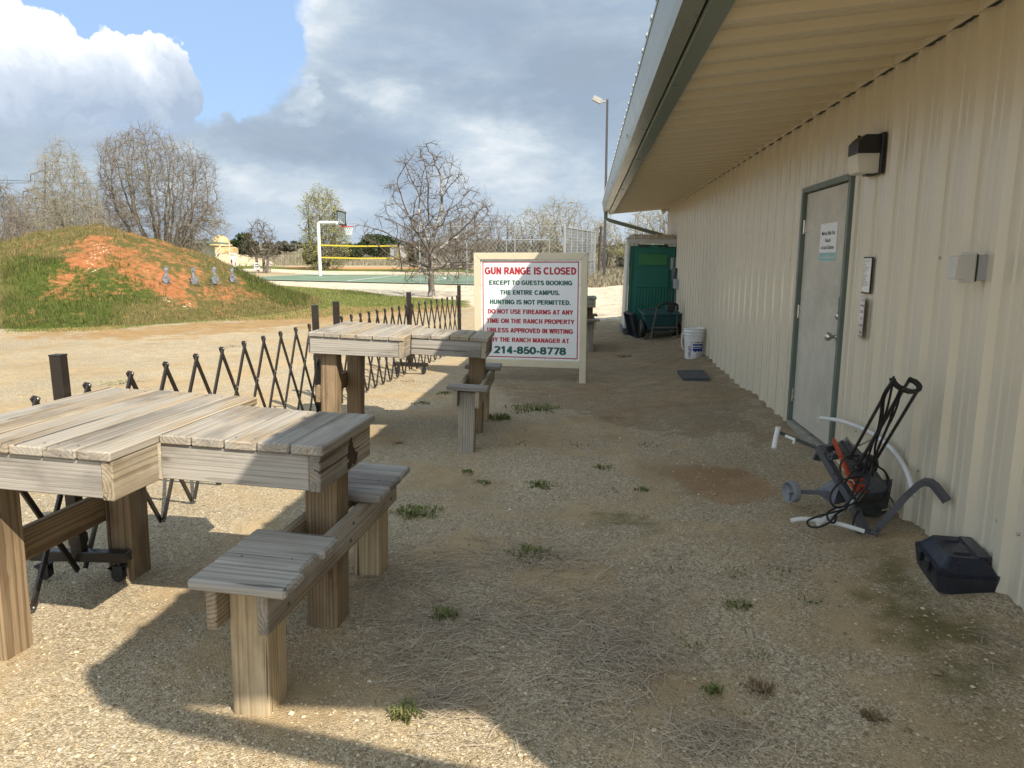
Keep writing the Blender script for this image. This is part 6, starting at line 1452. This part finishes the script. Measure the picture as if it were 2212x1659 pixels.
# big many stemmed bare tree behind the berm
d=43.; b=on_ray(352,d); H_=HT(290,d,b)
col=Colony(21,306*d/1534,H_*1.03,dome(.36),3600,.24,stems_fan(18,.46*H_,.62,3,12),kill=2.0,reach=10,twigs=4,tl=.62,tr=.0066,wig=.10,trunk_r=.075)
colony_tree('bare_tree',b,col,B_gt,B_grey,'largest bare many stemmed grey tree, rising behind the crest of the berm','bare trees around the field',thick=.05)
d=40.; b=on_ray(182,d); H_=HT(312,d,b)
col=Colony(33,190*d/1534,H_,lambda z: dome()(z)*.95,1700,.20,[[(0,0,-.1),(-.1,0,.6),(-.3,0,1.2),(-.55,0,1.8)],[(.1,0,-.1),(.1,.1,.8),(-.05,.1,1.6)]],kill=2.0,reach=12,twigs=3,tl=.5,tr=.0075,wig=.11,trunk_r=.10)
sk=lambda q: (q.__setitem__((slice(None),0),q[:,0]-.11*q[:,2]-.0),q.__setitem__((slice(None),3),q[:,3]-.11*q[:,5]))
sk(col.seg); col.tips[:,0]-=.11*col.tips[:,2]
colony_tree('bare_tree',b,col,B_gt,B_pale,'bare pale tree leaning left behind the berm, left of the largest bare tree','bare trees around the field',thick=.05,leaf=LF_bud,leafn=1800,leafs=.025)
for (px,w,top,d,sd,lab) in ((95,170,405,52,41,'bare grey thicket tree low on the left, between the leaning tree and the picture edge'),(5,170,385,47,43,'leftmost bare grey tree, cut by the left edge of the picture'),(170,150,420,56,47,'bare grey tree standing behind the leaning pale tree'),(55,130,440,45,141,'low bare thicket in front of the leftmost trees, just above the berm'),(245,130,395,50,143,'bare grey tree filling the gap between the leaning tree and the largest tree'),(408,80,480,53,145,'low bare tree at the right skirt of the largest bare tree')):
    b=on_ray(px,d); H_=HT(top,d,b); col=Colony(sd,w*d/1534,H_,dome(),1300,.26,stems_fan(5,1.4,.7,sd),kill=1.9,reach=10,twigs=3,tl=.6,tr=.0095,wig=.11,trunk_r=.08)
    colony_tree('bare_tree',b,col,B_gt,B_grey,lab,'bare trees around the field',thick=.05)
# small bare tree by the path
b=gt(567,590); d=b.y*_cy-b.x*_sy; H_=HT(474,d,b)
col=Colony(52,106*d/1534,H_,lambda z: 0 if z<.28 else dome()(z),800,.24,[[(-.3,0,-.1),(-.35,0,.6),(-.42,0,1.3)],[(.1,.1,-.1),(.1,.1,.7),(.12,.1,1.4)],[(.35,0,-.1),(.42,0,.6),(.5,0,1.3)]],kill=2.2,reach=14,twigs=2,tl=.6,tr=.0105,wig=.12,trunk_r=.10)
colony_tree('bare_tree',b,col,B_gt,B_twig,'small bare tree with three thin stems beside the small notices','bare trees around the field',thick=.05)
# pale twin trunks behind the oak, thicket behind the fence
for (px,py,w,top,sd,n_,mt,mc,lab,lf) in ((912,588,120,455,61,3,B_trunk,B_twig,'low bare tree with pale twin trunks just behind the big oak',None),(1010,583,150,455,63,6,B_gt,B_grey,'bare brown thicket tree behind the left part of the chain link fence',None),(1080,580,130,462,65,6,B_gt,B_grey,'bare brown thicket tree behind the middle of the chain link fence',None),(985,578,120,480,67,5,B_gt,B_grey,'lower bare thicket tree behind the oak and the fence edge',None),
   (1150,580,130,452,69,4,B_gt,B_pale,'bare pale tree with first green buds behind the sign top',LF_bud),(1225,582,165,424,71,4,B_gt,B_pale,'tallest budding pale tree, left of the light pole',LF_bud),(1395,585,130,440,73,4,B_gt,B_pale,'budding bare tree seen under the eave behind the green toilet',LF_bud),(1310,580,90,470,75,3,B_gt,B_pale,'thin budding tree behind the light pole',LF_bud),(1470,585,130,430,77,4,B_gt,B_grey,'bare tree beyond the far corner of the building, above the toilet roof',None)):
    b=gt(px,py); d=b.y*_cy-b.x*_sy; H_=HT(top,d,b); col=Colony(sd,w*d/1534,H_,dome(),1000,.30 if d>50 else .22,stems_fan(n_,1.5,.55,sd),kill=2.0,reach=11,twigs=2,tl=.65,tr=.0105 if d>50 else .0085,wig=.12,trunk_r=.10)
    colony_tree('bare_tree',b,col,mt,mc,lab,'bare trees around the field',thick=.06,leaf=lf,leafn=2600,leafs=.045)
# willow in young leaf
b=gt(704,582); d=b.y*_cy-b.x*_sy; H_=HT(413,d,b)
col=Colony(81,122*d/1534,H_,lambda z: max(0,1-abs((z-.45)/.57)**2.4)**.6,1300,.26,stems_fan(5,2.6,.4,81,8),kill=2.0,reach=11,twigs=3,tl=.7,tr=.008,wig=.1,trunk_r=.12)
colony_tree('willow_tree',b,col,B_gt,B_grey,'yellow green willow in young leaf behind the basketball pole',thick=.06,leaf=LF_willow,leafn=9500,leafs=.06)
# evergreens and shrubs: leaf clumps through the volume of several overlapping lobes
def bush(name,px,py,w,top,d,lm,n,ls,label,group='evergreens and shrubs',seed=1,trunk=True,base=None):
    b=on_ray(px,d) if base is None else base; k=d/1534; W_=w*k; H_=HT(top,d,b); t=empty(name,b); tag(t,label,'bush' if H_<3 else 'tree',group); r=np.random.default_rng(seed)
    P=[]; lobes=9
    for i in range(lobes):
        c=np.array([r.uniform(-.34,.34)*W_,r.uniform(-.3,.3)*W_,H_*r.uniform(.22,.80)]); c[0]*=1.15-.6*c[2]/H_
        R_=np.array([W_*.30,W_*.28,H_*.27])*r.uniform(.7,1.15); m=n//lobes
        cl=r.normal(size=(m//14+1,3)); cl/=np.linalg.norm(cl,axis=1,keepdims=True); cl*=r.uniform(.45,1.,(len(cl),1)); q=np.repeat(cl,14,0)[:m]+r.normal(0,.13,(m,3)); P.append(c+q*R_)
    P=np.concatenate(P); P=P[P[:,2]>.05]; P[:,2]=np.minimum(P[:,2],H_)
    V,F,sh=leaf_quads(P,ls,seed); npmesh('foliage' ,V,F,lm,t,attrs={'shade':('FLOAT',sh)})
    g=Grow(seed+5,levels=2,kids=(3,4),maxseg=200); 
    for i in range(4): g.go(Vector((0,0,-.1)),Vector((RR.uniform(-.5,.5),RR.uniform(-.5,.5),1)).normalized(),H_*.5,.06)
    g.run()
    npmesh('stem',*seg_mesh(np.array(g.seg),5),B_gt,t); return t
EV=[('evergreen',518,0,64,505,86,LF_cedar,9000,.17,'dark evergreen just right of the domed observatory'),('evergreen',432,0,46,517,88,LF_grey,5000,.16,'grey green brushy tree between the green roofed house and the observatory'),
('evergreen',680,0,44,530,66,LF_cedar,6000,.12,'dark round cedar at the foot of the willow'),('evergreen',825,0,82,508,112,LF_cedar,9000,.22,'broad dark cedar seen above the volleyball net'),('evergreen',752,0,58,528,95,LF_cedar,6000,.17,'dark cedar behind the middle of the volleyball net'),
('evergreen',893,0,34,528,70,LF_cedar,4500,.12,'small dark cedar just left of the oak trunk'),('evergreen',1332,0,44,533,105,LF_light,5000,.20,'light green bush left of the toilet in the far field'),('evergreen',1345,0,50,527,125,LF_cedar,6000,.24,'dark evergreen behind the light green bush'),('evergreen',1318,0,40,536,135,LF_cedar,5000,.24,'dark evergreen near the foot of the light pole in the distance'),
('evergreen',395,0,44,520,57,LF_cedar,5000,.12,'dark cedar at the right foot of the largest bare tree'),('evergreen',585,0,40,540,120,LF_cedar,3500,.2,'low dark cedar behind the small bare tree'),('evergreen',620,0,60,527,140,LF_grey,4000,.25,'grey brush clump far behind the willow'),('evergreen',1230,0,90,532,130,LF_cedar,5000,.25,'wide dark evergreen far behind the fence corner'),('evergreen',1060,0,130,520,110,LF_grey,6000,.22,'wide grey brush behind the fence thicket'),('evergreen',940,0,90,525,125,LF_cedar,5000,.25,'dark evergreen in the distance behind the oak'),('evergreen',1360,0,60,545,60,LF_grey,3000,.12,'low grey brush just left of the toilet, in the dry field')]
for i,e in enumerate(EV): bush(*e,seed=100+i)
# the far tree line, one mass
def treeline():
    P=[];S=[]; r=np.random.default_rng(77)
    for i in range(150):
        px=-250+i*13+r.uniform(-6,6); d=r.uniform(150,240); b=on_ray(px,d); h=(561-r.uniform(524,541))*d/1534+EYE-b.z; h=max(1.5,h); w=h*r.uniform(.7,1.3); n=260
        q=r.normal(size=(n,3)); q/=np.linalg.norm(q,axis=1,keepdims=True); q*=r.uniform(.3,1,(n,1))**.5
        P.append(np.array([b.x,b.y,b.z+h*.45])+q*np.array([w*.6,w*.6,h*.55])); S.append(np.full(n*4,r.uniform(0,1)))
    P=np.concatenate(P); V,F,sh=leaf_quads(P,.42,5); sh=np.clip(np.concatenate(S)*.7+sh*.3,0,1)
    m=leafmat('far_wood_leaf',[(0,(.045,.058,.04)),(.45,(.085,.09,.062)),(.6,(.15,.135,.115)),(1,(.21,.185,.155))])
    o=npmesh('far_wood',V,F,m,attrs={'shade':('FLOAT',sh)}); tag(o,'low dark wood along the horizon beyond the field',kind='stuff')
treeline()

# ------------------------------------------------------------------ pylon and wires, far left
d=170.; b=on_ray(98,d); t=empty('power_pylon',b); tag(t,'distant power pylon with two bracket arms behind the bare trees on the left','pylon')
def pl_(px,py): return at_d(px,py,d)-b
mb=MB(); mb.tube([(0,0,-.2),pl_(98,350)],.22,6); mb.build('mast',M_tg,t)
mb=MB()
for a in (((98,366),(66,377),(66,392)),((98,404),(50,414),(50,428))): mb.tube([pl_(*q) for q in a],.13,5)
mb.build('bracket_arm',M_tg,t)
mb=MB()
for y0,y1 in ((391,388),(395,394),(427,424)):
    mb.tube([pl_(66 if y0<400 else 50,y0),pl_(10,y1+1.5),pl_(-60,y1),pl_(-200,y1-8)],.045,4,cap=False)
    if y0!=395: mb.tube([pl_(66 if y0<400 else 50,y0),pl_(120,y0+4),pl_(200,y0+6)],.045,4,cap=False)
mb.build('wire',M_blk,t)

# ------------------------------------------------------------------ weeds, straw, stones
LF_weed=leafmat('weed_leaf',[(0,(.10,.135,.035)),(.6,(.19,.22,.075)),(1,(.36,.32,.16))]); LF_wstraw=leafmat('weed_dry',[(0,(.16,.115,.065)),(1,(.36,.27,.16))])
def tuft(px,py,w,h,n,label,m=LF_weed,seed=1,group='weeds growing in the gravel',flatten=.6):
    b=gt(px,py); d=b.y*_cy-b.x*_sy; r=np.random.default_rng(seed); k=d/1534; W_=w*k/2*1.3; n=int(n*.8)
    # a rosette of grass-like blades, bent outwards
    nb=n; a=r.uniform(0,2*math.pi,nb); rad=W_*1.25*np.sqrt(r.uniform(0,1,nb))*(.55+.45*np.sin(a*3+seed)*np.sin(a*2+1.7*seed)+.25*r.uniform(0,1,nb)); root=np.stack([rad*np.cos(a),rad*np.sin(a)*.8,np.zeros(nb)],-1); hh=h*.62*r.uniform(.35,1.2,nb)*np.clip(1-.4*np.abs(rad)/W_,.2,1)
    az=a+r.normal(0,.8,nb); out=hh*r.uniform(.3,1.2,nb)*flatten; dr=np.stack([np.cos(az),np.sin(az),np.zeros(nb)],-1); sd=np.stack([-np.sin(az),np.cos(az),np.zeros(nb)],-1)*(.0022+.0012*r.uniform(0,1,(nb,1)))*(1+d*.12)
    mid=root+dr*out[:,None]*.4+np.array([0,0,1])*hh[:,None]*.75; tip=root+dr*out[:,None]+np.array([0,0,1])*hh[:,None]*.7
    V=np.stack([root-sd,root+sd,mid+sd*.8,mid-sd*.8,tip],1).reshape(-1,3); base=np.arange(nb)[:,None]*5
    F=np.concatenate([base+np.array([[0,1,2]]),base+np.array([[0,2,3]]),base+np.array([[3,2,4]])],0)
    o=npmesh('weed_tuft',V,F,m,attrs={'shade':('FLOAT',np.repeat(r.uniform(0,1,nb),5))}); o.location=b; tag(o,label,'weed',group); return o
T_=[(1168,1050,62,.055,240,'bright green weed in the middle of the shaded gravel'),(895,1110,92,.06,420,'large olive weed patch right of the front bench post'),(1160,885,110,.09,420,'wide green weed patch right of the second bench'),(1078,905,52,.12,240,'green weed at the far post of the second bench'),(1012,1020,26,.05,90,'small weed right of the foreground seat'),(1046,1042,38,.03,120,'flat low weed left of the bright green weed'),
(912,872,36,.05,120,'small green weed between the two benches in the sun edge'),(965,850,40,.06,120,'weed beside the near seat of the second bench'),(1300,1010,40,.04,120,'faint weed beyond the bright green weed'),(870,1550,70,.10,130,'grassy weed at the tip of the sunlit strip'),(958,1335,60,.09,150,'dark grassy weed in the dry straw'),(1540,1495,40,.06,110,'small green weed in the lower shaded gravel'),(1600,1310,60,.05,110,'thin weed left of the navy case'),(268,828,84,.05,320,'low green weed patch on the sunlit gravel behind the barrier'),
(1388,1060,30,.05,90,'small weed left of the red earth patch'),(1150,1195,90,.06,240,'olive grass patch at the edge of the dry straw')]
T_+=[(x,y,w,.03,n_,'faint thin weed sprig '+l_) for x,y,w,n_,l_ in ((1010,930,60,40,'left of the far weed near the second bench'),(1250,960,70,46,'on the path between the sign and the door'),(1330,1060,60,36,'left of the red earth patch, below the small weed'),(1230,1080,80,50,'just right of the bright green weed'),(1120,960,60,40,'below the wide green patch by the second bench'),(1440,1230,70,40,'in the open gravel left of the navy case'),(1590,1240,60,34,'below the white pipe of the thrower'),(1690,1230,60,40,'between the thrower stake and the moss'),(1290,1110,70,40,'beside the dark moss patch in mid path'),(1400,960,60,36,'above the red earth patch'),(1010,870,50,36,'beside the near post of the second bench seat'),(1480,1390,70,40,'in the middle of the lower shaded gravel'),(1640,1420,50,30,'left of the long moss streak'),(1760,1300,60,36,'at the edge of the moss left of the case'),(1330,900,60,30,'on the brown path below the ground slab'))]
for i,q in enumerate(T_): tuft(*q,seed=i+1)
for i,q in enumerate([(1645,1490,60,.045,150,'brown dried weed in the lower shaded gravel'),(855,958,46,.03,130,'brown dried weed between the benches'),(1355,770,40,.06,130,'brown dried weed on the path before the cart'),(870,825,90,.03,260,'orange dried weed under the barrier foot'),(500,748,60,.03,140,'flat brown weed on the sunlit gravel'),(1090,965,44,.02,100,'faint brown weed right of the second bench post'),(1880,1550,46,.04,120,'dark dried weed near the lower right corner')]): tuft(*q,m=LF_wstraw,seed=40+i,group='dried weeds on the gravel',flatten=1.2)
def straw():
    r=np.random.default_rng(9); C=[]
    for (px,py,w,h,n,dirn) in ((900,1270,150,110,1100,.2),(1040,1240,150,50,800,.1),(1130,1330,200,60,1100,-.25),(1290,1390,160,60,900,-.35),(1380,1300,120,70,500,-.3),(1380,1420,110,45,520,-.5),(960,1330,110,60,600,.1),(830,1280,60,90,400,.4),(1290,1470,120,80,420,-.4),(1545,1590,110,60,420,-.7),(1180,1200,110,30,420,.05),(2170,1400,60,110,700,-1.),(2130,1340,90,60,420,-.9),(1010,1450,200,70,420,.2),(980,1510,90,30,260,.1),(1180,1560,240,60,160,.2),(1250,1200,240,60,300,.1),(900,1420,110,60,300,.4),(1890,1170,70,20,160,.3),(1350,790,70,14,160,0),(1010,800,120,16,160,0)):
        k=int(n*.55); x=px+r.normal(0,w*.55,k); y=py+r.normal(0,h*.55,k); C.append((x,y,r.normal(dirn,.75,k)))
    V=[];F=[];S=[]; 
    xs=np.concatenate([c[0] for c in C]); ys=np.concatenate([c[1] for c in C]); an=np.concatenate([c[2] for c in C]); n=len(xs)
    P=np.array([gz(a,min(1700,max(700,b)),-.115) for a,b in zip(xs,ys)]); P[:,2]=ter_np(P[:,0],P[:,1])+r.uniform(.001,.010,n)
    ln=r.uniform(.05,.17,n); az=an; dr=np.stack([np.cos(az),np.sin(az),r.uniform(-.12,.2,n)],-1); cv=np.stack([-np.sin(az),np.cos(az),np.zeros(n)],-1)*(r.normal(0,.18,n)*ln)[:,None]
    w=np.stack([-np.sin(az),np.cos(az),np.zeros(n)],-1)*r.uniform(.0007,.0017,n)[:,None]; zz=np.array([0,0,1.])*r.uniform(.0008,.0016,n)[:,None]
    a=P-dr*ln[:,None]*.5; b=P+cv*.6+zz*4; c=P+dr*ln[:,None]*.5
    V=np.stack([a-w,a+w,b+w,b-w,c+w*.5,c-w*.5],1).reshape(-1,3); V[:,2]=np.maximum(V[:,2],ter_np(V[:,0],V[:,1])+.004); base=np.arange(n)[:,None]*6; F=np.concatenate([base+np.array([[0,1,2,3]]),base+np.array([[3,2,4,5]])],0)
    m,nt,bs=mat('straw'); c_=ramp(nt,attr(nt,'shade','Fac'),[(0,(.20,.155,.11)),(.5,(.38,.31,.225)),(1,(.56,.475,.36))]); L(nt,c_,bs.inputs['Base Color']); bs.inputs['Roughness'].default_value=.8
    o=npmesh('dry_straw',V,F,m,attrs={'shade':('FLOAT',np.repeat(r.uniform(0,1,n),6))}); tag(o,'dry flattened straw lying on the shaded gravel',kind='stuff')
straw()
def stones():
    r=np.random.default_rng(15); n=26000
    Y=1.6+8*r.uniform(0,1,n)**1.9; X=r.uniform(-1,1,n)*(Y*.95+.4)-Y*.1; k=(X<1.78); X,Y=X[k],Y[k]; n=len(X)
    s=np.exp(r.normal(math.log(.0046),.36,n)); big=r.uniform(0,1,n)<.004; s=np.where(big,s*2.6,s); s=np.minimum(s,.022)
    o6=np.array([[1,0,0],[0,1,0],[-1,0,0],[0,-1,0],[0,0,.75],[0,0,-.6],[.65,.65,.3],[-.65,.6,.25],[-.6,-.65,.3],[.62,-.62,.28]],float)
    fs=np.array([[0,6,4],[6,1,4],[1,7,4],[7,2,4],[2,8,4],[8,3,4],[3,9,4],[9,0,4],[0,1,6],[1,2,7],[2,3,8],[3,0,9],[0,5,1],[1,5,2],[2,5,3],[3,5,0]])
    fs=fs[:12]
    V=o6[None]*r.uniform(.65,1.3,(n,10,1))*s[:,None,None]; az=r.uniform(0,6.28,n); c,q=np.cos(az)[:,None],np.sin(az)[:,None]; x=V[...,0]*c-V[...,1]*q; y=V[...,0]*q+V[...,1]*c
    Z=ter_np(X,Y)+near_bumps(X,Y); V=np.stack([x+X[:,None],y+Y[:,None],V[...,2]*.8+(Z+s*.15)[:,None]],-1).reshape(-1,3)
    F=(np.arange(n)[:,None,None]*10+fs[None]).reshape(-1,3); sh=np.repeat(r.uniform(0,1,n),10)
    m,nt,bs=mat('stone'); L(nt,ramp(nt,attr(nt,'shade','Fac'),[(0,(.20,.15,.09)),(.5,(.42,.33,.205)),(.93,(.56,.46,.32)),(1,(.66,.60,.49))]),bs.inputs['Base Color']); bs.inputs['Roughness'].default_value=.9; bs.inputs['Specular IOR Level'].default_value=.15
    o=npmesh('gravel_stones',V,F,m,attrs={'shade':('FLOAT',sh)}); tag(o,'loose pale stones on the gravel',kind='stuff')
def near_bumps(X,Y):
    nr=np.clip(1-np.hypot(X,Y)/30,0,1)
    return nr*(.012*np.sin(X*2.1+.6)*np.sin(Y*1.7)+.006*np.sin(X*5.3+Y*3.1)+.004*np.sin(Y*7.7-X*4.4))
stones()
